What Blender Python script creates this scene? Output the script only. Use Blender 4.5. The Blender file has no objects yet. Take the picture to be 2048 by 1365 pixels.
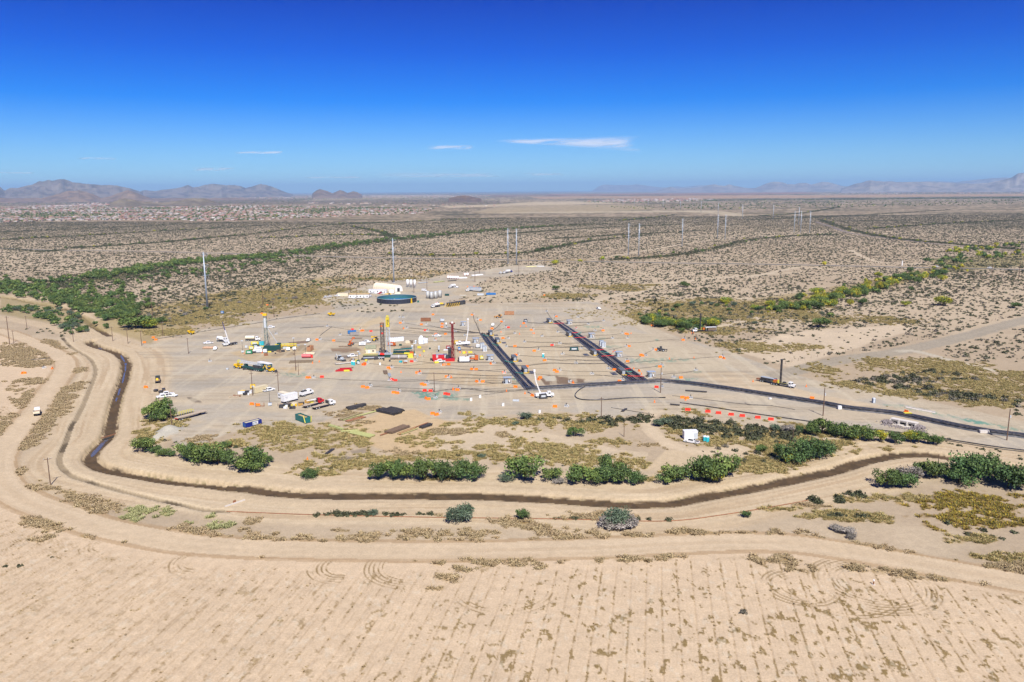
import bpy, bmesh, math, random, zlib
import numpy as np
from mathutils import Matrix, Vector, Euler

# ------------------------------------------------------------------ camera, world, sun, exposure
R = math.radians
SC = bpy.context.scene
COL = SC.collection
F, CAMH, HY, ROLL = 1593.0, 95.0, 382.0, R(0.40)          # focal length in photo pixels, camera height in m
PITCH = math.atan((682.5 - HY) / F)
CP, SP, CR, SR = math.cos(PITCH), math.sin(PITCH), math.cos(ROLL), math.sin(ROLL)
cam = bpy.data.cameras.new('camera')
cam_o = bpy.data.objects.new('camera', cam)
COL.objects.link(cam_o)
SC.camera = cam_o
cam.sensor_width = 36.0
cam.lens = 36.0 * F / 2048.0
cam.clip_start, cam.clip_end = 1.0, 300000.0
_r, _u, _f = Vector((1, 0, 0)), Vector((0, SP, CP)), Vector((0, CP, -SP))
_x, _y = _r * CR - _u * SR, _r * SR + _u * CR
_m = Matrix((_x, _y, -_f)).transposed().to_4x4()
_m.translation = (0, 0, CAMH)
cam_o.matrix_world = _m

SUN_EL, SUN_AZ = R(50.5), R(180 - 14.3)                   # the sun stands behind the camera, to the right
world = bpy.data.worlds.new('World')
SC.world = world
world.use_nodes = True
wt = world.node_tree
bg = wt.nodes['Background']
sky = wt.nodes.new('ShaderNodeTexSky')
sky.sky_type = 'NISHITA'
sky.sun_disc = False
sky.sun_elevation = SUN_EL
sky.sun_rotation = SUN_AZ
sky.altitude, sky.air_density, sky.dust_density, sky.ozone_density = 500, 1.0, 0.2, 4.0
tc = wt.nodes.new('ShaderNodeTexCoord')
sx = wt.nodes.new('ShaderNodeSeparateXYZ')
wt.links.new(tc.outputs['Generated'], sx.inputs[0])
ramp = wt.nodes.new('ShaderNodeValToRGB')                 # deep, polarised desert blue: a tint by height above the horizon
SKYR = [(0.0, (0.40, 0.62, 0.90)), (0.02, (0.34, 0.58, 0.88)), (0.045, (0.26, 0.50, 0.84)), (0.105, (0.015, 0.29, 0.82)),
        (0.16, (0.0, 0.170, 0.72)), (0.215, (0.0, 0.100, 0.58)), (0.5, (0.012, 0.11, 0.56))]
e = ramp.color_ramp.elements
while len(e) < len(SKYR):
    e.new(0.5)
for k, (p, c) in enumerate(SKYR):
    e[k].position = p
    e[k].color = (*c, 1)
wt.links.new(sx.outputs['Z'], ramp.inputs[0])
mx = wt.nodes.new('ShaderNodeMix')
mx.data_type = 'RGBA'
mx.blend_type = 'MULTIPLY'
mx.inputs[0].default_value = 1.0
wt.links.new(sky.outputs[0], mx.inputs[6])
wt.links.new(ramp.outputs[0], mx.inputs[7])
wt.links.new(mx.outputs[2], bg.inputs['Color'])
bg.inputs['Strength'].default_value = 0.10

sun = bpy.data.lights.new('sun', 'SUN')
sun.energy, sun.angle, sun.color = 4.8, R(0.53), (1.0, 0.95, 0.87)
sun_o = bpy.data.objects.new('sun', sun)
COL.objects.link(sun_o)
_d = Vector((math.sin(SUN_AZ) * math.cos(SUN_EL), math.cos(SUN_AZ) * math.cos(SUN_EL), math.sin(SUN_EL)))
sun_o.rotation_euler = _d.to_track_quat('Z', 'Y').to_euler()
SC.view_settings.view_transform = 'Standard'
SC.view_settings.look = 'None'
SC.view_settings.exposure = 0.62
SC.view_settings.gamma = 1.0
SC.view_settings.use_curve_mapping = False
SC.cycles.max_bounces = 6
SC.cycles.diffuse_bounces = 2
SC.cycles.glossy_bounces = 2
SC.cycles.transparent_max_bounces = 8
SC.cycles.volume_bounces = 0
SC.cycles.use_adaptive_sampling = True
SC.cycles.adaptive_threshold = 0.02

RNG = np.random.default_rng(7)
random.seed(7)

# ------------------------------------------------------------------ photo pixel <-> place on the ground
def P(px, py, z=0.0):
    px = np.asarray(px, float) - 1024.0
    py = np.asarray(py, float) - 682.5
    u, v = px * CR - py * SR, px * SR + py * CR
    up = -v / F
    dz = -SP + up * CP
    t = (z - CAMH) / dz
    return u / F * t, (CP + up * SP) * t

def proj(x, y, z=0.0):
    dz = z - CAMH
    w = np.maximum(y * CP - dz * SP, 1e-3)
    a, b = x / w * F, -(y * SP + dz * CP) / w * F
    return a * CR + b * SR + 1024.0, -a * SR + b * CR + 682.5

def GP(pts):
    a = np.array(pts, float)
    x, y = P(a[:, 0], a[:, 1])
    return np.stack([x, y], 1)

def smooth(a, b, x):
    t = np.clip((x - a) / (b - a), 0, 1)
    return t * t * (3 - 2 * t)

def _hash(ix, iy, s):
    h = (ix.astype(np.int64) * 374761393 + iy.astype(np.int64) * 668265263 + s * 974634777) & 0xffffffff
    h = ((h ^ (h >> 13)) * 1274126177) & 0xffffffff
    return ((h ^ (h >> 16)) & 0xffff) / 65535.0

def vnoise(x, y, s=0):
    ix, iy = np.floor(x), np.floor(y)
    fx, fy = x - ix, y - iy
    fx, fy = fx * fx * (3 - 2 * fx), fy * fy * (3 - 2 * fy)
    a, b = _hash(ix, iy, s), _hash(ix + 1, iy, s)
    c, d = _hash(ix, iy + 1, s), _hash(ix + 1, iy + 1, s)
    return (a + (b - a) * fx) * (1 - fy) + (c + (d - c) * fx) * fy

def fbm(x, y, s=0, o=4):
    t, a, n = 0, 1.0, 0
    for k in range(o):
        t = t + a * vnoise(x * 2 ** k + 17.3 * k, y * 2 ** k - 9.1 * k, s + k)
        n += a
        a *= 0.5
    return t / n

def catmull(pts, n=6):
    p = np.array(pts, float)
    q = np.vstack([2 * p[0] - p[1], p, 2 * p[-1] - p[-2]])
    out = []
    for i in range(len(p) - 1):
        a, b, c, d = q[i:i + 4]
        for t in np.linspace(0, 1, n, endpoint=False):
            out.append(0.5 * (2 * b + (c - a) * t + (2 * a - 5 * b + 4 * c - d) * t * t + (3 * b - a - 3 * c + d) * t ** 3))
    out.append(p[-1])
    return np.array(out)

def pl_dist(X, Y, line, reach=60.0):
    """signed distance (positive on the left of travel) and arc length to a polyline; far points get reach"""
    X, Y = np.atleast_1d(X), np.atleast_1d(Y)
    D = np.full(X.shape, reach)
    S = np.zeros(X.shape)
    lo, hi = line.min(0) - reach, line.max(0) + reach
    idx = np.nonzero((X > lo[0]) & (X < hi[0]) & (Y > lo[1]) & (Y < hi[1]))[0]
    if len(idx) == 0:
        return D, S
    x, y = X[idx], Y[idx]
    best, sg, ss = np.full(x.shape, reach), np.ones(x.shape), np.zeros(x.shape)
    s0 = 0.0
    for a, b in zip(line[:-1], line[1:]):
        ab = b - a
        L2 = ab @ ab
        if L2 < 1e-9:
            continue
        L = math.sqrt(L2)
        m = np.nonzero((x > min(a[0], b[0]) - reach) & (x < max(a[0], b[0]) + reach) & (y > min(a[1], b[1]) - reach) & (y < max(a[1], b[1]) + reach))[0]
        if len(m):
            dx, dy = x[m] - a[0], y[m] - a[1]
            t = np.clip((dx * ab[0] + dy * ab[1]) / L2, 0, 1)
            d = np.hypot(dx - t * ab[0], dy - t * ab[1])
            c = d < best[m]
            k = m[c]
            best[k] = d[c]
            sg[k] = np.sign(ab[0] * dy[c] - ab[1] * dx[c] + 1e-12)
            ss[k] = s0 + t[c] * L
        s0 += L
    D[idx] = best * sg
    S[idx] = ss
    return D, S

def poly_sd(U, V, poly, reach=30.0):
    """signed distance to a polygon, positive inside"""
    p = np.array(poly, float)
    out = np.full(U.shape, -reach)
    lo, hi = p.min(0) - reach, p.max(0) + reach
    idx = np.nonzero((U > lo[0]) & (U < hi[0]) & (V > lo[1]) & (V < hi[1]))[0]
    if len(idx) == 0:
        return out
    x, y = U[idx], V[idx]
    ins = np.zeros(x.shape, bool)
    best = np.full(x.shape, 1e9)
    for a, b in zip(p, np.roll(p, -1, 0)):
        ab = b - a
        L2 = ab @ ab + 1e-12
        t = np.clip(((x - a[0]) * ab[0] + (y - a[1]) * ab[1]) / L2, 0, 1)
        best = np.minimum(best, np.hypot(x - a[0] - t * ab[0], y - a[1] - t * ab[1]))
        c = (a[1] > y) != (b[1] > y)
        if abs(ab[1]) > 1e-9:
            ins ^= c & (x < a[0] + (y - a[1]) / ab[1] * ab[0])
    out[idx] = np.where(ins, np.minimum(best, reach), -np.minimum(best, reach))
    return out

# ------------------------------------------------------------------ lines of the place, read off the photo
CANAL = catmull(GP([(-160, 583), (0, 594), (72, 607), (115, 614), (143, 621.5), (164, 634), (185, 650), (205, 662), (221, 671)]))
CANAL2 = catmull(GP([(186, 681), (178, 685), (195, 693), (221, 700), (236, 706), (249, 718), (252, 732), (250, 749), (244, 767), (236, 786), (230, 806), (225, 829), (221, 850), (219, 864), (209, 879), (195, 891), (182, 907), (182, 920), (199, 932), (226, 940), (287, 951), (349, 961), (420, 968), (462, 974), (500, 977), (562, 985), (640, 989), (811, 990), (947, 991), (1084, 997), (1221, 1006), (1300, 1007), (1345, 1004), (1409, 992), (1495, 977), (1582, 959), (1668, 940), (1737, 919), (1806, 908), (1858, 909), (1910, 916), (1980, 928), (2048, 938), (2200, 962)]))
LATERAL = catmull(GP([(125, 676), (133, 685), (143, 695), (164, 707), (180, 718), (190, 734), (190, 749), (182, 771), (170, 802), (154, 835), (143, 852), (131, 885), (120, 912), (121, 930), (139, 949), (168, 960), (226, 977), (308, 998), (369, 1011), (410, 1020), (453, 1023)]))
PROAD = catmull(GP([(-250, 640), (-60, 655), (0, 662), (41, 675), (82, 693), (113, 708), (130, 724), (129, 740), (115, 761), (92, 790), (68, 824), (45, 850), (12, 893), (-4, 924), (2, 957), (20, 981), (61, 1006), (123, 1027), (188, 1051), (281, 1071), (375, 1087), (500, 1096), (640, 1100), (811, 1102), (982, 1101), (1187, 1096), (1340, 1089), (1478, 1084), (1582, 1087), (1686, 1101), (1824, 1125), (2048, 1166), (2300, 1210)]))
HAUL = catmull(GP([(300, 690), (380, 670), (480, 655), (600, 637), (690, 625), (760, 612), (860, 612), (960, 613), (1060, 610), (1130, 608), (1185, 612), (1220, 626), (1290, 656), (1350, 682), (1420, 708), (1500, 738), (1570, 757), (1650, 772), (1728, 786), (1822, 803), (1931, 827), (2048, 852), (2250, 895)]))
XROAD = catmull(GP([(1545, 752), (1571, 746), (1685, 720), (1811, 701), (1938, 671), (2048, 641), (2300, 580)]))
XTRACK = catmull(GP([(1800, 703), (1837, 704), (1938, 731), (2048, 752), (2250, 790)]))
LROAD = catmull(GP([(-160, 622), (0, 636), (80, 650), (130, 664), (180, 674), (240, 680), (300, 684), (340, 676)]))
HIGHWAY = catmull(GP([(-700, 480), (0, 497.4), (102, 501), (254, 502.5), (406, 506), (508, 509), (600, 512), (678, 514), (787, 516.7), (920, 518), (1006, 520), (1100, 522), (1170, 523), (1228, 524.2), (1381, 527), (1500, 528.5), (1580, 530), (1722, 533), (1874, 536.6), (2048, 539.6), (2700, 556)]))
RAIL = catmull(GP([(1630, 444), (1660, 453), (1690, 464), (1740, 473), (1800, 480), (1900, 491), (2048, 503), (2400, 530)]))
TRACK = catmull(GP([(1310, 822), (1300, 830), (1293, 842), (1306, 862), (1324, 880), (1350, 893), (1390, 903), (1440, 905), (1480, 898)]))
NTRACK = catmull(GP([(760, 612), (700, 600), (668, 597), (640, 596)]))
NORTHRD = [catmull(GP(q)) for q in (
    [(935, 600), (1000, 590), (1080, 582), (1180, 575), (1290, 570), (1380, 562), (1450, 555), (1600, 545)],
    [(1188, 604), (1230, 592), (1290, 583), (1300, 572)],
    [(1280, 608), (1340, 605), (1420, 600), (1480, 598), (1540, 596), (1600, 590), (1640, 580)],
    [(1430, 655), (1480, 645), (1530, 632), (1545, 624)],
    [(1500, 555), (1600, 535), (1660, 540), (1760, 545)],
    [(1700, 500), (1740, 520), (1780, 527), (1840, 528)],
    [(1040, 527), (1130, 522), (1230, 512), (1320, 497), (1400, 484), (1500, 474), (1600, 470)],
    [(640, 596), (560, 612), (460, 628), (420, 640)],
    [(0, 545), (60, 540), (120, 541), (160, 545)],
)]
WASH = [catmull(GP(q)) for q in (
    [(0, 465), (150, 458), (300, 452), (420, 447), (520, 444)],
    [(0, 480), (160, 472), (330, 462), (520, 452)],
    [(140, 497), (250, 490), (350, 483), (420, 476), (520, 467), (640, 452), (760, 446)],
    [(520, 477), (700, 470), (780, 472)], [(700, 452), (760, 464), (790, 475)],
    [(640, 448), (800, 445), (900, 440), (1020, 437)],
    [(780, 510), (920, 511), (1050, 506), (1100, 497), (1150, 487), (1200, 480), (1300, 470)],
    [(1230, 520), (1340, 512), (1440, 495), (1500, 480), (1600, 472), (1680, 470)],
    [(1240, 442), (1290, 437), (1350, 430)], [(1520, 432), (1600, 427), (1680, 415)],
    [(1640, 440), (1700, 460), (1780, 476), (1900, 488), (2048, 500)], [(1740, 458), (1850, 450), (2048, 440)],
    [(1000, 470), (1100, 462), (1220, 455), (1350, 450)], [(0, 497), (80, 503), (120, 501)],
    [(1100, 478), (1250, 470), (1400, 462)], [(1850, 430), (1950, 427), (2048, 428)], [(1500, 440), (1700, 432), (1900, 420)],
)]
BIGWASH = catmull(GP([(-100, 570), (60, 575), (180, 560), (300, 540), (400, 520), (520, 512), (640, 497), (740, 485), (820, 477), (900, 468), (1000, 459), (1100, 453), (1200, 448)]))
PAD = [(262, 705), (285, 684), (330, 674), (450, 652), (560, 634), (640, 627), (672, 618), (640, 600), (655, 590), (700, 580), (740, 570), (800, 560), (860, 556), (900, 546), (960, 541), (1030, 530), (1080, 529), (1110, 536), (1100, 543), (1050, 549), (980, 558), (952, 572), (960, 590), (900, 603), (960, 607), (1100, 606), (1190, 604), (1230, 622), (1290, 650), (1370, 680), (1420, 692), (1470, 708), (1560, 742), (1640, 765), (1728, 782), (1822, 800), (1931, 822), (2048, 846), (2120, 862), (2120, 915), (2048, 905), (1960, 893), (1880, 880), (1760, 862), (1640, 862), (1540, 848), (1440, 836), (1330, 824), (1200, 836), (1120, 822), (1000, 832), (900, 840), (870, 842), (740, 812), (640, 845), (560, 850), (460, 866), (380, 900), (350, 890), (330, 860), (300, 800), (300, 740), (285, 712)]
# dry grass and ground cover: (x, y, rx, ry, kind) in photo pixels; kinds 0 straw, 1 ochre, 2 yellow green, 3 rust and yellow
GRASS = [(742, 1072, 38, 9, 0), (831, 1069, 44, 12, 0), (660, 1081, 40, 8, 0), (684, 1062, 22, 4, 0), (985, 1125, 150, 11, 0), (937, 1137, 62, 10, 0), (893, 1160, 30, 14, 0), (876, 1178, 26, 8, 0), (1269, 1118, 75, 9, 0), (1088, 1135, 25, 5, 0), (1340, 1113, 40, 5, 0), (1000, 1072, 150, 14, 0), (1050, 1055, 60, 18, 0), (1130, 1070, 110, 14, 0), (1170, 1034, 90, 8, 0), (1260, 1084, 60, 6, 0), (1270, 1070, 30, 5, 0), (1565, 1118, 75, 10, 0), (1606, 1134, 36, 11, 0), (1480, 1068, 85, 6, 0), (1370, 1066, 40, 8, 0), (290, 1029, 50, 12, 2), (431, 1049, 40, 12, 2), (503, 1042, 24, 9, 0), (87, 1079, 22, 8, 0), (120, 1052, 54, 11, 0), (200, 1072, 40, 6, 0), (270, 1083, 24, 6, 0), (510, 1112, 28, 4, 0), (880, 1030, 40, 6, 0),
         (1950, 1010, 115, 22, 3), (1800, 997, 100, 7, 1), (1990, 1046, 105, 12, 3), (1900, 1032, 70, 6, 3), (1960, 1080, 50, 7, 1), (2020, 1115, 60, 8, 1), (1690, 1030, 70, 9, 1), (1740, 1040, 50, 6, 1), (1560, 1018, 40, 5, 1), (1620, 1012, 60, 4, 0),
         (669, 869, 75, 20, 1), (599, 889, 95, 17, 1), (560, 862, 80, 14, 1), (838, 882, 44, 13, 1), (716, 884, 50, 9, 1), (720, 845, 26, 5, 0), (742, 817, 20, 8, 0), (685, 830, 30, 7, 0), (899, 864, 28, 8, 0), (1005, 867, 16, 7, 0), (985, 912, 100, 16, 1), (1055, 901, 65, 20, 1), (1125, 908, 64, 20, 1), (886, 910, 44, 8, 1), (1060, 846, 115, 15, 1), (1180, 848, 60, 16, 1), (1420, 868, 120, 32, 1), (1240, 922, 85, 15, 1), (1235, 882, 55, 15, 1), (1560, 885, 150, 32, 1), (1500, 925, 90, 22, 1), (1300, 890, 40, 12, 0), (330, 850, 50, 16, 1), (300, 878, 26, 20, 1), (440, 888, 70, 10, 1), (400, 880, 40, 8, 0), (700, 925, 90, 14, 1), (640, 940, 50, 8, 1), (780, 920, 60, 8, 1), (800, 905, 40, 6, 0),
         (50, 705, 75, 12, 0), (60, 727, 60, 5, 0), (40, 716, 60, 4, 0), (70, 765, 50, 6, 0), (20, 780, 30, 6, 0), (60, 800, 50, 6, 0), (20, 860, 26, 14, 0), (30, 833, 30, 6, 0), (55, 800, 20, 18, 0),
         (1220, 633, 50, 8, 1), (1180, 625, 40, 6, 1), (1330, 640, 120, 16, 1), (1480, 660, 80, 10, 1), (1420, 620, 160, 18, 1), (1560, 630, 140, 14, 1), (1700, 640, 120, 10, 1), (1480, 690, 50, 8, 1), (1560, 700, 90, 8, 1), (1800, 740, 140, 16, 1), (1930, 790, 150, 20, 1), (1720, 770, 60, 8, 1), (2000, 760, 90, 18, 1), (660, 585, 100, 10, 1), (560, 600, 120, 14, 1), (470, 620, 110, 12, 1), (380, 640, 90, 10, 1), (330, 665, 50, 6, 1), (860, 548, 90, 6, 1), (760, 556, 70, 6, 1), (1120, 521, 60, 3, 1), (1290, 514, 60, 4, 1), (1250, 575, 80, 5, 1), (1130, 592, 60, 4, 1)]
GRASS_LINES = [(catmull(GP([(82, 682), (110, 698), (150, 722), (153, 737), (146, 758), (131, 787), (112, 815), (92, 840), (70, 868), (48, 900), (36, 930), (40, 955), (60, 974), (95, 989), (140, 1008), (190, 1024), (250, 1042), (310, 1055), (400, 1066), (470, 1074), (560, 1085), (640, 1091), (720, 1090)])), 4.2),
               (catmull(GP([(1620, 1072), (1700, 1086), (1800, 1106), (1900, 1121), (2048, 1138), (2200, 1160)])), 2.2),
               (catmull(GP([(1700, 1135), (1800, 1148), (1900, 1158), (2048, 1176)])), 0.8),
               (catmull(GP([(70, 1040), (120, 1054), (170, 1063), (230, 1072), (280, 1084)])), 2.6)]
MOUNDS = [(332, 866, 5.0, 2.0), (318, 874, 4.0, 1.4), (345, 862, 4.5, 1.5), (1336, 656, 6, 1.2), (1380, 660, 5, 1.0), (358, 800, 6, 1.0), (690, 640, 9, 0.6), (1560, 672, 7, 1.4), (1600, 668, 6, 1.2), (1515, 676, 5, 1.3), (1800, 648, 8, 1.6), (1690, 668, 9, 1.0), (600, 735, 6, .5)]
RIP = (1781, 845)

def terrain_z(X, Y):
    X, Y = np.atleast_1d(np.asarray(X, float)), np.atleast_1d(np.asarray(Y, float))
    d1, _ = pl_dist(X, Y, CANAL2, 14)
    d0, _ = pl_dist(X, Y, CANAL, 14)
    a = np.minimum(np.abs(d1), np.abs(d0))
    hw_ = np.where(np.minimum(np.abs(d0), np.abs(d1)) == np.abs(d0), 1.3, np.where(X < -95, 1.5, 1.9))
    z = np.where(X < -95, -1.5, -.75) * (1 - smooth(hw_, hw_ + 2.0, a)) + 0.14 * np.exp(-((a - 6.8) / 1.6) ** 2)
    d2, _ = pl_dist(X, Y, LATERAL, 8)
    b = np.abs(d2)
    z += -0.5 * (1 - smooth(0.3, 1.0, b)) + 0.14 * np.exp(-((b - 2.2) / 0.9) ** 2)
    for mx_, my_, r_, h_ in MOUNDS:
        x0, y0 = P(mx_, my_)
        z += h_ * np.exp(-((X - x0) ** 2 + (Y - y0) ** 2) / (r_ * r_ * 0.5))
    return z

def GZ(x, y):
    return float(terrain_z(x, y)[0])
# ------------------------------------------------------------------ materials
EXPO = np.array([1.68, 1.635, 1.84])
def lin(c):
    c = np.asarray(c, float) / 255.0
    return np.where(c <= 0.04045, c / 12.92, ((c + 0.055) / 1.055) ** 2.4)

def ALB(r, g, b):
    """reflectance of a matt surface that the photo's sun shows as this colour"""
    return lin((r, g, b)) / EXPO

MATS = {}
def mat(name, color, rough=0.6, metal=0.0, vary=0.25, scale=2.0, dust=0.0, vcol=False, rnd=0.0):
    if name in MATS:
        return MATS[name]
    m = bpy.data.materials.new(name)
    m.use_nodes = True
    nt = m.node_tree
    b = nt.nodes['Principled BSDF']
    b.inputs['Roughness'].default_value = rough
    b.inputs['Metallic'].default_value = metal
    L = nt.links.new
    src = None
    if vcol:
        at = nt.nodes.new('ShaderNodeAttribute')
        at.attribute_name = 'Col'
        src = at.outputs['Color']
    else:
        rg = nt.nodes.new('ShaderNodeRGB')
        rg.outputs[0].default_value = (*color, 1)
        src = rg.outputs[0]
    def mixn(a, bb, fac, mode='MULTIPLY'):
        n = nt.nodes.new('ShaderNodeMix')
        n.data_type = 'RGBA'
        n.blend_type = mode
        if hasattr(fac, 'links'):
            L(fac, n.inputs[0])
        else:
            n.inputs[0].default_value = fac
        for s, i in ((a, 6), (bb, 7)):
            if hasattr(s, 'links'):
                L(s, n.inputs[i])
            else:
                n.inputs[i].default_value = (*s, 1)
        return n.outputs[2]
    if vary > 0:
        g = nt.nodes.new('ShaderNodeNewGeometry')
        no = nt.nodes.new('ShaderNodeTexNoise')
        no.inputs['Scale'].default_value = scale
        no.inputs['Detail'].default_value = 4
        L(g.outputs['Position'], no.inputs['Vector'])
        mr = nt.nodes.new('ShaderNodeMapRange')
        mr.inputs[1].default_value, mr.inputs[2].default_value = 0.3, 0.7
        mr.inputs[3].default_value, mr.inputs[4].default_value = 1 - vary, 1 + vary * 0.6
        L(no.outputs[0], mr.inputs[0])
        src = mixn(src, mr.outputs[0], 1.0)
        if dust > 0:
            mr2 = nt.nodes.new('ShaderNodeMapRange')
            mr2.inputs[1].default_value, mr2.inputs[2].default_value = 0.42, 0.75
            mr2.inputs[3].default_value, mr2.inputs[4].default_value = 0.0, dust
            L(no.outputs[0], mr2.inputs[0])
            src = mixn(src, (0.36, 0.28, 0.21), mr2.outputs[0], 'MIX')
    if rnd > 0:
        oi = nt.nodes.new('ShaderNodeObjectInfo')
        hs = nt.nodes.new('ShaderNodeHueSaturation')
        mr = nt.nodes.new('ShaderNodeMapRange')
        mr.inputs[3].default_value, mr.inputs[4].default_value = 1 - rnd, 1 + rnd
        L(oi.outputs['Random'], mr.inputs[0])
        L(mr.outputs[0], hs.inputs['Value'])
        mr3 = nt.nodes.new('ShaderNodeMapRange')
        mr3.inputs[3].default_value, mr3.inputs[4].default_value = 0.5 - rnd * 0.05, 0.5 + rnd * 0.05
        mm = nt.nodes.new('ShaderNodeMath')
        mm.operation = 'FRACT'
        mul = nt.nodes.new('ShaderNodeMath')
        mul.operation = 'MULTIPLY'
        mul.inputs[1].default_value = 7.31
        L(oi.outputs['Random'], mul.inputs[0])
        L(mul.outputs[0], mm.inputs[0])
        L(mm.outputs[0], mr3.inputs[0])
        L(mr3.outputs[0], hs.inputs['Hue'])
        L(src, hs.inputs['Color'])
        src = hs.outputs[0]
    L(src, b.inputs['Base Color'])
    MATS[name] = m
    return m

def leafmat(name, rnd=0.12):
    m = mat(name, (0, 0, 0), 0.65, vary=0.0, vcol=True, rnd=rnd)
    b = m.node_tree.nodes['Principled BSDF']
    b.inputs['Specular IOR Level'].default_value = 0.25
    return m

# ground: colours of soil zones come from the mesh, grain and clods from noise
gm = bpy.data.materials.new('desert_soil')
gm.use_nodes = True
nt = gm.node_tree
b = nt.nodes['Principled BSDF']
b.inputs['Specular IOR Level'].default_value = 0.15
at = nt.nodes.new('ShaderNodeAttribute')
at.attribute_name = 'Col'
geo = nt.nodes.new('ShaderNodeNewGeometry')
src = at.outputs['Color']
for sc_, lo, hi in ((5.5, 0.86, 1.10), (2.0, 0.88, 1.09), (0.45, 0.92, 1.07), (0.06, 0.95, 1.05)):
    no = nt.nodes.new('ShaderNodeTexNoise')
    no.inputs['Scale'].default_value = sc_
    no.inputs['Detail'].default_value = 3
    nt.links.new(geo.outputs['Position'], no.inputs['Vector'])
    mr = nt.nodes.new('ShaderNodeMapRange')
    mr.inputs[1].default_value, mr.inputs[2].default_value = 0.3, 0.7
    mr.inputs[3].default_value, mr.inputs[4].default_value = lo, hi
    nt.links.new(no.outputs[0], mr.inputs[0])
    mi = nt.nodes.new('ShaderNodeMix')
    mi.data_type = 'RGBA'
    mi.blend_type = 'MULTIPLY'
    mi.inputs[0].default_value = 1
    nt.links.new(src, mi.inputs[6])
    nt.links.new(mr.outputs[0], mi.inputs[7])
    src = mi.outputs[2]
nt.links.new(src, b.inputs['Base Color'])
b.inputs['Roughness'].default_value = 0.95

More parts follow.
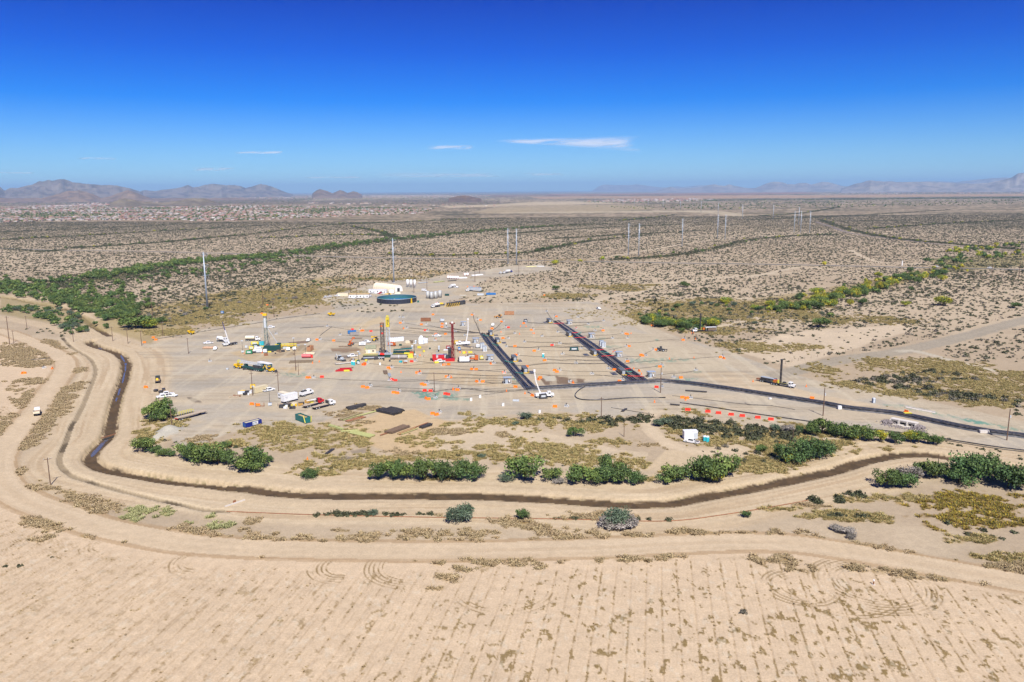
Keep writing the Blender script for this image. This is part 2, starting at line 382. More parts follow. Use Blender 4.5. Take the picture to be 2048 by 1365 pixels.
# ------------------------------------------------------------------ the ground, one sheet to the horizon
def make_ground():
    az = np.concatenate([np.radians(np.linspace(-180, -37, 44, endpoint=False)), np.linspace(R(-37), R(37), 1060), np.radians(np.linspace(37, 180, 45)[1:])])
    ys = np.concatenate([np.arange(1400, 460, -2.0), np.arange(460, 392, -1.0), np.arange(392, 386.4, -0.5)])
    _, dist = P(np.full(ys.shape, 1024.0), ys)
    dist = np.concatenate([[2, 20, 50, 80, 105, 125], dist[dist > 130], [70000.0, 110000.0]])
    na, nr = len(az), len(dist)
    # rings of equal depth in front, circles behind
    k = 1.0 / np.maximum(np.cos(az), math.cos(R(37)))
    X = (dist[:, None] * np.sin(az)[None] * k[None]).ravel()
    Y = (dist[:, None] * np.cos(az)[None] * k[None]).ravel()
    n = X.size
    far = np.hypot(X, Y)
    front = Y > 60
    U, V = np.full(n, -9e5), np.full(n, -9e5)
    U[front], V[front] = proj(X[front], Y[front])
    near = front & (far < 3200)
    Z = np.zeros(n)
    nn = np.nonzero(front & (far < 1400))[0]
    Z[nn] = terrain_z(X[nn], Y[nn])
    # low swells of the desert beyond the yard, furrows and clods of the field
    n1 = fbm(X / 23, Y / 23, 3, 4)
    n2 = fbm(X / 4.1, Y / 4.1, 11, 3)
    n3 = fbm(X / 160, Y / 160, 23, 4)
    n4 = fbm(X / 900, Y / 900, 31, 4)
    n5 = fbm(X / 1.3, Y / 1.3, 41, 2)

    C = np.empty((n, 3))
    C[:] = ALB(211, 189, 168)
    zone = np.zeros(n, np.int8)
    def blend(w, rgb):
        w = np.clip(w, 0, 1)[:, None]
        C[:] = C * (1 - w) + np.asarray(rgb) * w
    def poly(pts, soft=3.0, amp=2.0, nz=None):
        d = poly_sd(U, V, pts)
        nz = n1 if nz is None else nz
        return smooth(-soft, soft, d + (nz - 0.5) * 2 * amp)
    blend(smooth(0.40, 0.62, n3) * 0.6, ALB(190, 168, 148))
    blend(smooth(0.55, 0.75, n1) * 0.4, ALB(220, 199, 178))
    # far desert: shrub cover blends into a grey-brown tone with streaks of wash growth
    streak = fbm(X / 260, Y / 60, 53, 4)
    farw = smooth(1700, 2900, far)
    cover = smooth(0.40, 0.62, fbm(X / 14, Y / 22, 57, 3))
    blend(farw * (0.30 + 0.55 * cover), ALB(130, 115, 96))
    blend(farw * smooth(0.55, 0.72, streak) * 0.75, ALB(84, 84, 62))
    blend(smooth(700, 2200, far) * smooth(0.56, 0.72, fbm(X / 380, Y / 120, 61, 4)) * 0.35, ALB(150, 135, 112))
    # ------- far country, towns and farm land
    FP = [([(0, 400), (560, 398), (1000, 402), (1000, 408), (560, 409), (0, 411)], (132, 116, 106), 1.5, .8),
          ([(0, 386), (2048, 372), (2048, 384), (1000, 392), (430, 396), (0, 399)], (168, 152, 136), 1.5, .8),
          ([(430, 398), (560, 392), (900, 390), (1000, 391), (980, 396), (700, 397), (560, 400)], (150, 140, 126), 1, .7),
          ([(0, 413), (250, 407), (500, 411), (700, 413), (880, 417), (850, 428), (700, 434), (560, 441), (420, 444), (110, 443), (0, 446)], (176, 152, 132), 1.5, .85),
          ([(1090, 389), (1600, 385), (1650, 387), (1500, 391), (1100, 393)], (182, 128, 108), .8, .9),
          ([(1060, 394), (1500, 391), (2048, 388), (2048, 392), (1500, 397), (1200, 397), (1080, 398)], (208, 168, 140), .8, .95),
          ([(1090, 391.3), (1640, 388), (1640, 389.4), (1100, 392.6)], (86, 96, 74), .5, .8),
          ([(1380, 400), (1600, 397), (2048, 394), (2048, 397), (1600, 400), (1400, 402)], (74, 80, 58), .8, .9),
          ([(1150, 402), (1420, 398), (1440, 401), (1380, 406), (1170, 405)], (150, 138, 122), .8, .8),
          ([(1000, 409), (1060, 405), (1130, 403), (1200, 404), (1240, 407), (1180, 409), (1080, 411), (900, 416), (880, 413)], (226, 204, 180), 1, .95),
          ([(940, 425), (1000, 414), (1100, 410), (1250, 410), (1330, 418), (1200, 423), (1000, 427)], (196, 176, 148), 1.2, .9),
          ([(1000, 425.5), (1200, 423), (1400, 421), (1440, 424), (1200, 426), (1000, 427.5)], (222, 204, 182), .7, .85),
          ([(1360, 424), (1430, 422), (1480, 427), (1500, 434), (1470, 434), (1430, 428)], (220, 202, 180), 1, .85),
          ([(650, 396), (760, 391), (900, 390), (900, 394), (800, 397), (720, 400), (600, 403)], (206, 182, 158), .8, .75),
          ([(960, 391), (1100, 389), (1110, 391.5), (1000, 394)], (158, 112, 100), .8, .7),
          ([(640, 386), (1100, 386), (1100, 389), (640, 391)], (120, 118, 106), .8, .7),
          ([(1640, 386), (1760, 382), (2048, 380), (2048, 386), (1700, 389)], (120, 116, 98), .8, .8)]
    for pts, c, s, a in FP:
        m = poly(pts, s, 1.0, streak)
        blend(m * a * (0.75 + 0.5 * (streak - .5)), ALB(*c))
    # ------- yard of grey gravel, sandy clearings
    pad = smooth(-1.5, 1.5, poly_sd(U, V, PAD) + (n1 - .5) * 5)
    wash_ = smooth(0.36, 0.66, fbm(X / 30 + n1, Y / 12, 71, 4))
    blend(pad, ALB(201, 188, 178))
    blend(pad * wash_ * 0.7, ALB(217, 196, 174))
    blend(pad * smooth(0.58, 0.74, fbm(X / 40, Y / 26, 77, 4)) * 0.8, ALB(188, 177, 169))
    SANDY = [([(662, 872), (720, 842), (760, 826), (830, 818), (860, 832), (900, 845), (960, 842), (970, 860), (900, 905), (800, 912), (720, 885)], (222, 192, 158)),
             ([(700, 655), (760, 634), (770, 646), (740, 652), (720, 664)], (222, 198, 168)),
             ([(460, 706), (520, 695), (600, 690), (640, 700), (580, 716), (500, 722)], (214, 188, 156)),
             ([(556, 736), (600, 733), (615, 742), (580, 748)], (216, 188, 156)),
             ([(960, 668), (1100, 650), (1230, 740), (1190, 762), (1090, 768)], (216, 196, 174)),
             ([(1120, 640), (1330, 672), (1440, 720), (1470, 760), (1330, 750)], (214, 196, 176)),
             ([(700, 690), (940, 680), (950, 716), (850, 740), (700, 720)], (216, 194, 168)),
             ([(860, 740), (1000, 745), (1040, 775), (960, 772), (850, 760)], (214, 190, 164)),
             ([(900, 846), (1000, 842), (1100, 866), (1240, 900), (1300, 905), (1280, 945), (1100, 900), (960, 898), (880, 905), (860, 880)], (224, 202, 180)),
             ([(1470, 690), (1620, 660), (1800, 650), (1830, 660), (1700, 700), (1580, 735), (1480, 705)], (226, 204, 184)),
             ([(1380, 748), (1480, 744), (1640, 790), (1760, 812), (1740, 818), (1600, 795), (1470, 775)], (222, 198, 174)),
             ([(1290, 940), (1330, 900), (1480, 888), (1510, 912), (1420, 925), (1340, 940)], (222, 198, 172)),
             ([(900, 585), (1000, 560), (1120, 570), (1180, 590), (1000, 605), (940, 600)], (210, 190, 168)),
             ([(1300, 805), (1640, 850), (1760, 866), (1860, 890), (1860, 905), (1600, 872), (1400, 842), (1290, 825)], (212, 194, 176))]
    for pts, c in SANDY:
        blend(poly(pts, 2.0, 3.0) * 0.9, ALB(*c))
    STAIN = [([(1076, 755), (1100, 750), (1170, 760), (1168, 767), (1090, 771)], (124, 98, 84), .85), ([(1083, 752), (1110, 752), (1112, 761), (1092, 763)], (230, 224, 216), .7),
             ([(662, 697), (712, 694), (724, 701), (690, 706), (664, 703)], (150, 120, 98), .8), ([(672, 713), (700, 712), (700, 717), (675, 718)], (120, 104, 104), .8),
             ([(804, 694), (826, 694), (822, 700), (800, 700)], (120, 100, 90), .7), ([(590, 690), (625, 690), (622, 700), (596, 702)], (150, 130, 112), .6), ([(540, 709), (590, 704), (586, 712), (544, 714)], (160, 138, 118), .6),
             ([(374, 797), (392, 797), (404, 806), (388, 806)], (110, 96, 88), .7), ([(700, 902), (740, 895), (742, 905), (706, 909)], (128, 116, 110), .5),
             ([(0, 746), (60, 740), (110, 728), (112, 742), (80, 754), (0, 765)], (206, 200, 194), .8), ([(0, 760), (90, 748), (100, 752), (40, 770), (0, 775)], (226, 216, 206), .6),
             ([(1010, 820), (1100, 816), (1120, 826), (1020, 830)], (206, 190, 176), .4), ([(840, 772), (880, 768), (876, 784), (840, 782)], (228, 216, 204), .6)]
    for pts, c, a in STAIN:
        blend(poly(pts, 1.2, 2.0, n2) * a, ALB(*c))
    # teal dust-binder sprayed on the yard
    TEAL = [([(822, 784), (880, 782), (925, 788), (905, 794), (880, 802), (840, 796)], .8), ([(760, 775), (800, 770), (800, 773), (765, 777)], .7), ([(845, 792), (940, 797), (936, 802), (850, 799)], .6), ([(1024, 752), (1040, 756), (1036, 764), (1022, 760)], .7),
            ([(1250, 718), (1340, 716), (1396, 719), (1340, 724), (1260, 728)], .5), ([(1352, 756), (1400, 758), (1380, 764), (1350, 762)], .6), ([(1262, 668), (1245, 672), (1256, 673)], .6), ([(1166, 652), (1210, 652), (1206, 656), (1170, 657)], .6), ([(1180, 677), (1212, 676), (1210, 680), (1182, 680)], .6), ([(1196, 690), (1246, 694), (1240, 697), (1200, 695)], .6),
            ([(1308, 731), (1328, 731), (1326, 736), (1312, 736)], .7), ([(1380, 742), (1404, 743), (1398, 747), (1384, 745)], .7), ([(1310, 679), (1320, 680), (1314, 683)], .7), ([(1752, 808), (1830, 812), (1930, 838), (2048, 856), (2048, 864), (1960, 850), (1900, 836), (1800, 818)], .6),
            ([(1910, 836), (1950, 838), (2048, 852), (2048, 858), (1950, 848)], .7), ([(556, 746), (600, 748), (614, 744), (610, 752), (590, 756), (566, 750)], .6), ([(1030, 757), (1024, 766), (1034, 770), (1044, 762)], .5), ([(1100, 640), (1300, 755), (1306, 758), (1110, 640)], .0)]
    for pts, a in TEAL:
        blend(poly(pts, 1.2, 2.2, n2) * a * smooth(.3, .6, n5), ALB(104, 160, 150))
    # ------- field, roads, canal
    dr, sr = pl_dist(X, Y, PROAD, 220)
    inner = poly_sd(U, V, [(-300, 640), *[tuple(q) for q in np.stack(proj(PROAD[:, 0], PROAD[:, 1]), 1)[::4]], (2600, 1300), (2600, 2400), (-1500, 2400), (-1500, 640)])
    south = front & (inner > 0) & (V > 640)
    field = np.where(south, smooth(3.5, 6.0, np.abs(dr)), 0)
    field[(~front) | (V > 1500)] = 1
    blend(field, ALB(231, 204, 180))
    a_ = R(10.2)
    c_ = X * math.cos(a_) - Y * math.sin(a_)
    l_ = X * math.sin(a_) + Y * math.cos(a_)
    rows = np.abs(((c_ + 0.5 * (fbm(l_ / 40, c_ / 40, 83, 2) - .5)) / 3.75) % 1 - 0.5) * 2
    big = fbm(X / 38, Y / 38, 85, 3)
    crisp = smooth(.36, .50, n5 * .6 + n2 * .4)
    line = smooth(.80, .97, rows)
    grit = fbm(c_ / .42, l_ / .6, 89, 2)
    clump = smooth(.64, .69, fbm(c_ / 1.25, l_ / 2.3, 87, 4) + .07 * line + .20 * (big - .5) + .26 * (grit - .5))
    dots = line * smooth(.53, .60, fbm(c_ / .7, l_ / 3.2, 91, 3) + .25 * (big - .5) + .35 * (grit - .5))
    rows2 = np.abs((c_ / .94) % 1 - .5) * 2
    hatch = smooth(.5, .9, rows2) * smooth(.52, .62, fbm(c_ / .8, l_ / 10, 93, 4) + .3 * (grit - .5))
    rightness = smooth(-90, 10, X + (n3 - .5) * 80)
    frow = field * (far < 420) * smooth(6, 12, np.abs(dr) + (n1 - .5) * 10)
    weed = np.clip(clump * (.35 + .65 * rightness) + dots * (.35 + .65 * rightness), 0, 1) * crisp
    weed2 = hatch * (1 - .75 * rightness) * crisp
    blend(frow * weed * .92, ALB(148, 123, 78))
    blend(frow * weed2 * .62, ALB(166, 136, 102))
    blend(frow * line * .26, ALB(190, 160, 130))
    blend(frow * smooth(.50, .60, fbm(c_ / .5, l_ / .9, 95, 3)) * (1 - rightness * .6) * .16, ALB(196, 164, 132))
    blend(frow * smooth(.68, .74, fbm(c_ / 1.3, l_ / 2.4, 97, 3)) * 0.25, ALB(238, 226, 214))
    leftw = weed2 * frow
    Z -= frow * 0.08 * line
    Z += frow * 0.06 * (n2 - .5) + frow * 0.06 * weed
    # turning circles left by a tractor
    RINGS = [(1746, 1168, 8, 15.5, 0, 360), (1600, 1174, 4.5, 9.5, 100, 330), (1680, 1176, 12, 14.5, 180, 330), (405, 1122, 3.5, 8.5, 90, 270), (690, 1132, 4, 10, 110, 280), (215, 1092, 3, 7.5, 120, 260), (60, 1090, 5, 7, 100, 220), (830, 1130, 8, 13, 150, 280), (1010, 1176, 10, 13, 200, 350)]
    for rx, ry, r0, r1, a0, a1 in RINGS:
        x0, y0 = P(rx, ry)
        dx, dy = X - x0, Y - y0
        rr = np.hypot(dx, dy) + (n1 - .5) * 1.2
        m = (rr > r0) & (rr < r1) & (far < 420)
        an = np.degrees(np.arctan2(dy, dx)) % 360
        m &= (an >= a0) & (an <= a1)
        g = 0.5 + 0.5 * np.cos(rr / 1.15 * 2 * math.pi)
        w = m * smooth(.45, .95, g) * smooth(.32, .6, fbm(rr / 1.2, an / 26, int(rx), 3))
        blend(w * 0.9 * smooth(.25, .5, fbm(X / 5, Y / 5, 119, 2)) * field, ALB(150, 124, 84))
        Z -= 0.07 * m * g * field
    # strip between the perimeter road and the canal
    strip = np.where(front & (inner <= 0) & (V > 560) & (far < 700), 1.0, 0)
    d2, s2 = pl_dist(X, Y, CANAL2, 60)
    d0, s0 = pl_dist(X, Y, CANAL, 60)
    dc = np.where(np.abs(d2) < np.abs(d0), d2, d0)
    scn = np.where(np.abs(d2) < np.abs(d0), s2, s0)
    ac = np.abs(dc)
    cw = smooth(26, 19, ac + (n1 - .5) * 6)
    blend(cw * (far < 900), ALB(222, 198, 173))
    ruts = smooth(.42, .75, fbm(ac / 0.9, scn / 45, 101, 3))
    blend(cw * smooth(4.4, 6, ac) * ruts * 0.7, ALB(200, 172, 145))
    blend(cw * smooth(.6, .72, fbm(ac / 1.1, scn / 30, 103, 3)) * .5, ALB(233, 211, 188))
    blend(smooth(3.8, 2.4, ac) * 0.7, ALB(206, 180, 150))
    blend(smooth(3.4, 2.0, ac + (n2 - .5) * 2.4) * smooth(.50, .62, n2 * .5 + n5 * .5) * smooth(.45, .6, n1) * .7, ALB(132, 122, 84))
    hw_ = np.where((np.abs(d0) < np.abs(d2)) | (X > -95), np.where(np.abs(d0) < np.abs(d2), 1.4, 2.0), 1.75)
    bed = smooth(hw_ + .35, hw_ - .25, ac + (n2 - .5) * 1.5 + (n1 - .5) * 1.2)
    blend(bed, ALB(110, 89, 70))
    blend(bed * smooth(.45, .65, fbm(X / 2.5, Y / 2.5, 107, 3)) * .6, ALB(84, 70, 57))
    dl, sl = pl_dist(X, Y, LATERAL, 14)
    al = np.abs(dl)
    blend(smooth(2.6, 1.4, al) * .6, ALB(226, 204, 180))
    blend(smooth(.95, .45, al) * .7, ALB(150, 132, 112))
    blend(smooth(.85, .35, al) * smooth(.54, .66, n1) * .8, ALB(88, 76, 64))
    rd = smooth(5.6, 4.6, np.abs(dr) + (n2 - .5) * 1.6)
    blend(rd, ALB(226, 201, 177))
    rut = smooth(.40, .7, fbm(dr / .8, sr / 60, 109, 3))
    blend(rd * rut * .45, ALB(207, 180, 154))
    blend(smooth(1.2, .3, np.abs(np.abs(dr) - 5.4 + (n1 - .5) * 1.4)) * .75, ALB(190, 158, 126))
    blend(rd * smooth(2.2, .5, np.abs(np.abs(dr) - 1.6)) * .35, ALB(230, 206, 183))
    for line, w, c in ((HAUL, 6.2, (212, 194, 176)), (XROAD, 6.5, (184, 171, 159)), (LROAD, 5.5, (220, 196, 172)), (XTRACK, 2.4, (216, 203, 190)), (TRACK, 3.0, (230, 207, 184)), (NTRACK, 6, (206, 192, 177))):
        d, s = pl_dist(X, Y, line, 26)
        d = np.abs(d)
        m = smooth(w + .8, w - .8, d + (n2 - .5) * 2)
        blend(m * .9, ALB(*c))
        blend(m * smooth(.42, .7, fbm(d / .9, s / 70, 113, 3)) * .45, ALB(*(np.array(c) - 17)))
        if line is HAUL or line is LROAD or line is XROAD:
            zone[(d < w) & (far < 1500)] = 3
    for line in NORTHRD:
        d, s = pl_dist(X, Y, line, 20)
        blend(smooth(4.2, 2.6, np.abs(d) + (n2 - .5) * 1.5) * .85, ALB(222, 202, 182))
    d, s = pl_dist(X, Y, HIGHWAY, 40)
    d = np.abs(d)
    blend(smooth(20, 12, d + (n1 - .5) * 8) * .6, ALB(210, 190, 168))
    zone[(pad > .5) & (zone == 0)] = 2
    zone[(field > .5)] = 1
    zone[rd > .5] = 3
    zone[(bed > .5) & (far < 900)] = 4
    # wash beds and green ground below the thickets
    for i, line in enumerate(WASH):
        d, s = pl_dist(X, Y, line, 40)
        blend(smooth(13, 4, np.abs(d) + (n1 - .5) * 16) * .62, ALB(112, 106, 76))
    d, s = pl_dist(X, Y, BIGWASH, 90)
    yrd = smooth(1100, 500, Y)
    blend(smooth(20 + 48 * yrd, 8 + 20 * yrd, np.abs(d) + (n1 - .5) * 24) * .75, ALB(140, 128, 88))
    for pts, c in (([(0, 590), (110, 606), (190, 640), (160, 655), (60, 640), (0, 628)], (170, 152, 112)), ([(1290, 640), (1420, 652), (1450, 630), (1600, 610), (1780, 575), (1900, 540), (1880, 530), (1700, 570), (1500, 600), (1380, 600), (1300, 612)], (170, 148, 102)), ([(1860, 520), (2048, 505), (2048, 530), (1900, 545)], (150, 138, 88)),
                   ([(180, 650), (300, 690), (330, 668), (480, 610), (640, 575), (740, 560), (640, 555), (480, 575), (360, 600), (240, 620)], (182, 160, 116))):
        blend(poly(pts, 3, 4) * .7, ALB(*c))
    # dry grass
    G = np.zeros(n)
    GK = np.zeros(n, np.int8)
    gcol = [(174, 144, 96), (176, 146, 84), (178, 172, 110), (146, 112, 44)]
    gn = fbm(X / 3.2, Y / 3.2, 131, 4)
    for gx, gy, rx, ry, k in GRASS:
        m = near & (np.abs(U - gx) < rx * 1.5) & (np.abs(V - gy) < ry * 1.6)
        idx = np.nonzero(m)[0]
        q = 1.25 - np.hypot((U[idx] - gx) / rx, (V[idx] - gy) / ry)
        w = smooth(0.04, .62, q * .8 + (n1[idx] - .5) * 1.6 + (gn[idx] - .5) * 1.5) * smooth(.30, .52, n2[idx] * .6 + gn[idx] * .4)
        if gy < 805 and gx > 1140:
            w = w * (.25 + .5 * smooth(.45, .62, n1[idx]))
        if gy < 800 and gx > 400:
            w = w * (1 - pad[idx] * .9)
        w = w * (1 - bed[idx]) * (1 - rd[idx])
        GK[idx[w > G[idx]]] = k
        G[idx] = np.maximum(G[idx], w)
    for line, wd in GRASS_LINES:
        d, s = pl_dist(X, Y, line, 16)
        w = smooth(.5, -.4, (np.abs(d) / wd - 1) + (n1 - .5) * 2.2 + (gn - .5) * 1.4) * (1 - rd) * smooth(.30, .52, n2 * .6 + gn * .4) * smooth(.34, .54, fbm(X / 15, Y / 15, 137, 3))
        G = np.maximum(G, w)
    # scattered cover between canal and yard
    isl = poly_sd(U, V, [(330, 905), (480, 880), (640, 850), (740, 872), (860, 852), (1000, 836), (1200, 842), (1310, 830), (1560, 856), (1760, 880), (1900, 893), (1700, 905), (1560, 940), (1380, 965), (1000, 965), (760, 960), (520, 945)]) > 0
    w = isl * smooth(.58, .70, n1 * .55 + gn * .45) * .8
    GK[(w > G)] = 1
    G = np.maximum(G, w)
    dt, _ = pl_dist(X, Y, TRACK, 12)
    G *= smooth(2.4, 3.6, np.abs(dt) + (n2 - .5) * 2) * (1 - .9 * poly(SANDY[11][0], 2, 3))
    for k in range(4):
        m = (GK == k)
        blend(G * m * .72 * smooth(.25, .5, gn * .5 + n5 * .5), ALB(*gcol[k]))
    blend((GK == 3) * G * smooth(.5, .62, n2 * .5 + n1 * .5) * .7, ALB(186, 148, 40))
    # tyre tracks in the yard and clearings
    tr = smooth(.60, .72, fbm(X / 40 + 2.2 * fbm(X / 60, Y / 60, 141, 2), Y / 2.2, 143, 3))
    blend(pad * tr * .6, ALB(180, 164, 148))
    tr2 = smooth(.60, .70, fbm(X / 3.0, Y / 50 + 2 * fbm(X / 50, Y / 50, 147, 2), 149, 3))
    blend(pad * tr2 * .5, ALB(224, 208, 190))
    for mx_, my_, r_, h_ in MOUNDS[:3]:
        x0, y0 = P(mx_, my_)
        blend(smooth(1.15, .8, np.hypot(X - x0, Y - y0) / r_ + (n2 - .5) * .5), ALB(204, 196, 190))
    # rip-rap, dirt clods
    Z += near * (1 - pad) * (1 - rd) * (1 - bed) * 0.10 * (n2 - .5)
    Z += G * .12 * n5
    keep = dict(X=X, Y=Y, U=U, V=V, G=G, GK=GK, far=far, weed=frow * weed + leftw * .25, pad=pad, rd=rd, ac=ac)

    iq = np.arange((nr - 1) * na).reshape(nr - 1, na)
    i00 = iq
    i01 = np.roll(iq, -1, 1)
    quads = np.stack([i00, i01, i01 + na, i00 + na], -1).reshape(-1, 4)
    fz = zone[quads[:, 0]]
    names = ['desert_ground', 'field', 'gravel_yard', 'dirt_road', 'canal_bed']
    co = np.stack([X, Y, Z], 1).astype(np.float32)
    for k, nm in enumerate(names):
        q = quads[fz == k]
        if not len(q):
            continue
        used, inv = np.unique(q, return_inverse=True)
        q2 = inv.reshape(-1, 4)[:, ::-1].astype(np.int32)
        me = bpy.data.meshes.new(nm)
        me.vertices.add(len(used))
        me.vertices.foreach_set('co', co[used].ravel())
        me.loops.add(q2.size)
        me.loops.foreach_set('vertex_index', q2.ravel())
        me.polygons.add(len(q2))
        me.polygons.foreach_set('loop_start', np.arange(0, q2.size, 4, dtype=np.int32))
        me.polygons.foreach_set('use_smooth', np.ones(len(q2), bool))
        me.update(calc_edges=True)
        ca = me.color_attributes.new('Col', 'FLOAT_COLOR', 'POINT')
        cc = np.ones((len(used), 4), np.float32)
        cc[:, :3] = C[used]
        ca.data.foreach_set('color', cc.ravel())
        me.materials.append(gm)
        o = bpy.data.objects.new(nm, me)
        COL.objects.link(o)
        o['kind'] = 'structure'
    return keep

GR = make_ground()
# ------------------------------------------------------------------ mesh helpers
class MB:
    """collects vertices and faces of one part"""
    def __init__(s):
        s.v, s.f = [], []
    def add(s, vs, fs):
        n = len(s.v)
        s.v += [tuple(map(float, q)) for q in vs]
        s.f += [tuple(i + n for i in q) for q in fs]
        return s
    def box(s, cx, cy, z0, sx, sy, sz, tx=1.0, ty=1.0, rz=0.0, ox=0.0):
        """box standing on z0; tx, ty shrink its top; ox shifts the top"""
        c, w = math.cos(rz), math.sin(rz)
        vs = []
        for k in (0, 1):
            hx, hy = sx / 2 * (tx if k else 1), sy / 2 * (ty if k else 1)
            for a, b in ((-hx, -hy), (hx, -hy), (hx, hy), (-hx, hy)):
                a += ox * k
                vs.append((cx + a * c - b * w, cy + a * w + b * c, z0 + sz * k))
        return s.add(vs, [(3, 2, 1, 0), (4, 5, 6, 7), (0, 1, 5, 4), (1, 2, 6, 5), (2, 3, 7, 6), (3, 0, 4, 7)])
    def cyl(s, p, q, r, n=8, r2=None, caps=True):
        p, q = Vector(p), Vector(q)
        d = (q - p).normalized()
        a = d.orthogonal().normalized()
        b = d.cross(a)
        r2 = r if r2 is None else r2
        vs = []
        for c, rr in ((p, r), (q, r2)):
            for k in range(n):
                t = 2 * math.pi * k / n
                vs.append(c + (a * math.cos(t) + b * math.sin(t)) * rr)
        fs = [(k, (k + 1) % n, n + (k + 1) % n, n + k) for k in range(n)]
        if caps:
            fs += [tuple(range(n - 1, -1, -1)), tuple(range(n, 2 * n))]
        return s.add(vs, fs)
    def prism(s, prof, y0, y1):
        """outline in the XZ plane drawn out along Y"""
        n = len(prof)
        vs = [(x, y0, z) for x, z in prof] + [(x, y1, z) for x, z in prof]
        return s.add(vs, [tuple(range(n)), tuple(range(2 * n - 1, n - 1, -1))] + [(k, n + k, n + (k + 1) % n, (k + 1) % n) for k in range(n)])
    def tube(s, pts, r, n=5):
        pts = [Vector(p) for p in pts]
        vs = []
        for i, p in enumerate(pts):
            d = (pts[min(i + 1, len(pts) - 1)] - pts[max(i - 1, 0)]).normalized()
            a = d.cross(Vector((0, 0, 1)))
            a = a.normalized() if a.length > 1e-4 else Vector((1, 0, 0))
            b = a.cross(d)
            for k in range(n):
                t = 2 * math.pi * k / n
                vs.append(p + (a * math.cos(t) + b * math.sin(t)) * r)
        fs = []
        for i in range(len(pts) - 1):
            for k in range(n):
                fs.append((i * n + k, i * n + (k + 1) % n, (i + 1) * n + (k + 1) % n, (i + 1) * n + k))
        fs += [tuple(range(n)), tuple(range(len(pts) * n - 1, len(pts) * n - n - 1, -1))]
        return s.add(vs, fs)
    def mesh(s, name, m):
        me = bpy.data.meshes.new(name)
        me.from_pydata(s.v, [], s.f)
        me.materials.append(m)
        me.update()
        return me

def part(name, mb, m, parent=None, smooth_=False):
    me = mb.mesh(name, m) if isinstance(mb, MB) else mb
    if smooth_:
        me.polygons.foreach_set('use_smooth', [True] * len(me.polygons))
    o = bpy.data.objects.new(name, me)
    COL.objects.link(o)
    if parent is not None:
        o.parent = parent
    return o

def thing(name, label, cat, loc=(0, 0, 0), rz=0.0, group=None):
    o = bpy.data.objects.new(name, None)
    COL.objects.link(o)
    o.location = loc
    o.rotation_euler = (0, 0, rz)
    o.empty_display_size = 0.5
    return tag(o, label, cat, group)

def tag(o, label, cat, group=None):
    o['label'], o['category'] = label, cat
    if group:
        o['group'] = group
    return o

KIDS = {}
def kids(o):
    return o.children

def dup(root, loc=None, rz=None, label=None, scale=None, group=None):
    r = root.copy()
    COL.objects.link(r)
    if loc is not None:
        r.location = loc
    if rz is not None:
        r.rotation_euler = (0, 0, rz)
    if scale is not None:
        r.scale = scale if hasattr(scale, '__len__') else (scale,) * 3
    if label:
        r['label'] = label
    if group:
        r['group'] = group
    for ch in PROTO_KIDS[root.name]:
        c = ch[0].copy()
        COL.objects.link(c)
        c.parent = r
        for g in ch[1]:
            d = g.copy()
            COL.objects.link(d)
            d.parent = c
    return r

PROTO_KIDS = {}
class Kind:
    """one builder of a thing; the first place moves the thing itself, later places copy it with its parts"""
    def __init__(s, root, parts, sub=()):
        s.root, s.used = root, False
        PROTO_KIDS[root.name] = [(p, [g for g, q in sub if q is p]) for p in parts]
    def put(s, x, y, rz=0.0, label=None, scale=None, z=None, group=None):
        z = GZ(x, y) if z is None else z
        if not s.used:
            s.used = True
            o = s.root
            o.location, o.rotation_euler = (x, y, z), (0, 0, rz)
            if scale is not None:
                o.scale = scale if hasattr(scale, '__len__') else (scale,) * 3
            if label:
                o['label'] = label
            if group:
                o['group'] = group
            return o
        return dup(s.root, (x, y, z), rz, label, scale, group)
    def at(s, px, py, hd=None, rz=0.0, **k):
        """at a photo pixel; hd = pixel step towards the thing's front"""
        x, y = map(float, P(px, py))
        return s.put(x, y, head(px, py, hd) if hd is not None else rz, **k)

def head(px, py, hd):
    a, b = np.array(P(px, py)), np.array(P(px + hd[0], py + hd[1]))
    return math.atan2(b[1] - a[1], b[0] - a[0])

def xyz(px, py, z=0.0):
    x, y = map(float, P(px, py))
    return (x, y, GZ(x, y) + z)

# labels of repeats: where each stands, told by the landmark beside it
LAND = [('the red drill rig', 905, 722), ('the tall yellow topped rig', 772, 712), ('the green drill rig', 537, 700), ('the blue dumpster', 504, 848), ('the green dumpster', 606, 840), ('the round water tank', 794, 606),
        ('the quonset tent', 780, 582), ('the concrete culvert', 1806, 846), ('the drill truck by the trunk pipes', 1552, 772), ('the far drill truck', 1405, 662), ('the canal weir', 216, 865), ('the dump truck', 75, 828),
        ('the grey rubble heap', 330, 866), ('the flatbed trailer', 382, 830), ('the teal toilet pair', 1411, 882), ('the white boom truck', 1087, 792), ('the stacked black pipes', 780, 822), ('the parked mast truck', 504, 738),
        ('the road crossing over the canal', 205, 676), ('the turning circle', 1746, 1168), ('the lone teal bush', 920, 1038), ('the grey twig bush', 1236, 1048), ('the pipe corner', 1060, 778), ('the trunk pipe junction', 1284, 765),
        ('the red barrier row', 1450, 828), ('the cream silos', 868, 597), ('the near left monopole', 415, 617), ('the monopole behind the tent', 788, 566), ('the twin monopoles', 1024, 528), ('the gravel crossroad', 1690, 720), ('the yellow rust patch', 1950, 1010),
        ('the canal bend', 190, 915), ('the mid yard kiosk', 1210, 688), ('the lone teal toilet', 1086, 715), ('the orange grader', 998, 635), ('the rusty container', 1018, 630), ('the railway', 1680, 460), ('the highway bend', 1150, 523), ('the far twin monopoles', 1266, 511), ('the left power poles', 20, 690), ('the pale scraped lot', 1640, 572), ('the town edge', 560, 440), ('the wash edge', 120, 575), ('the brown soil heaps', 1520, 672), ('the cable drum row', 905, 556)]
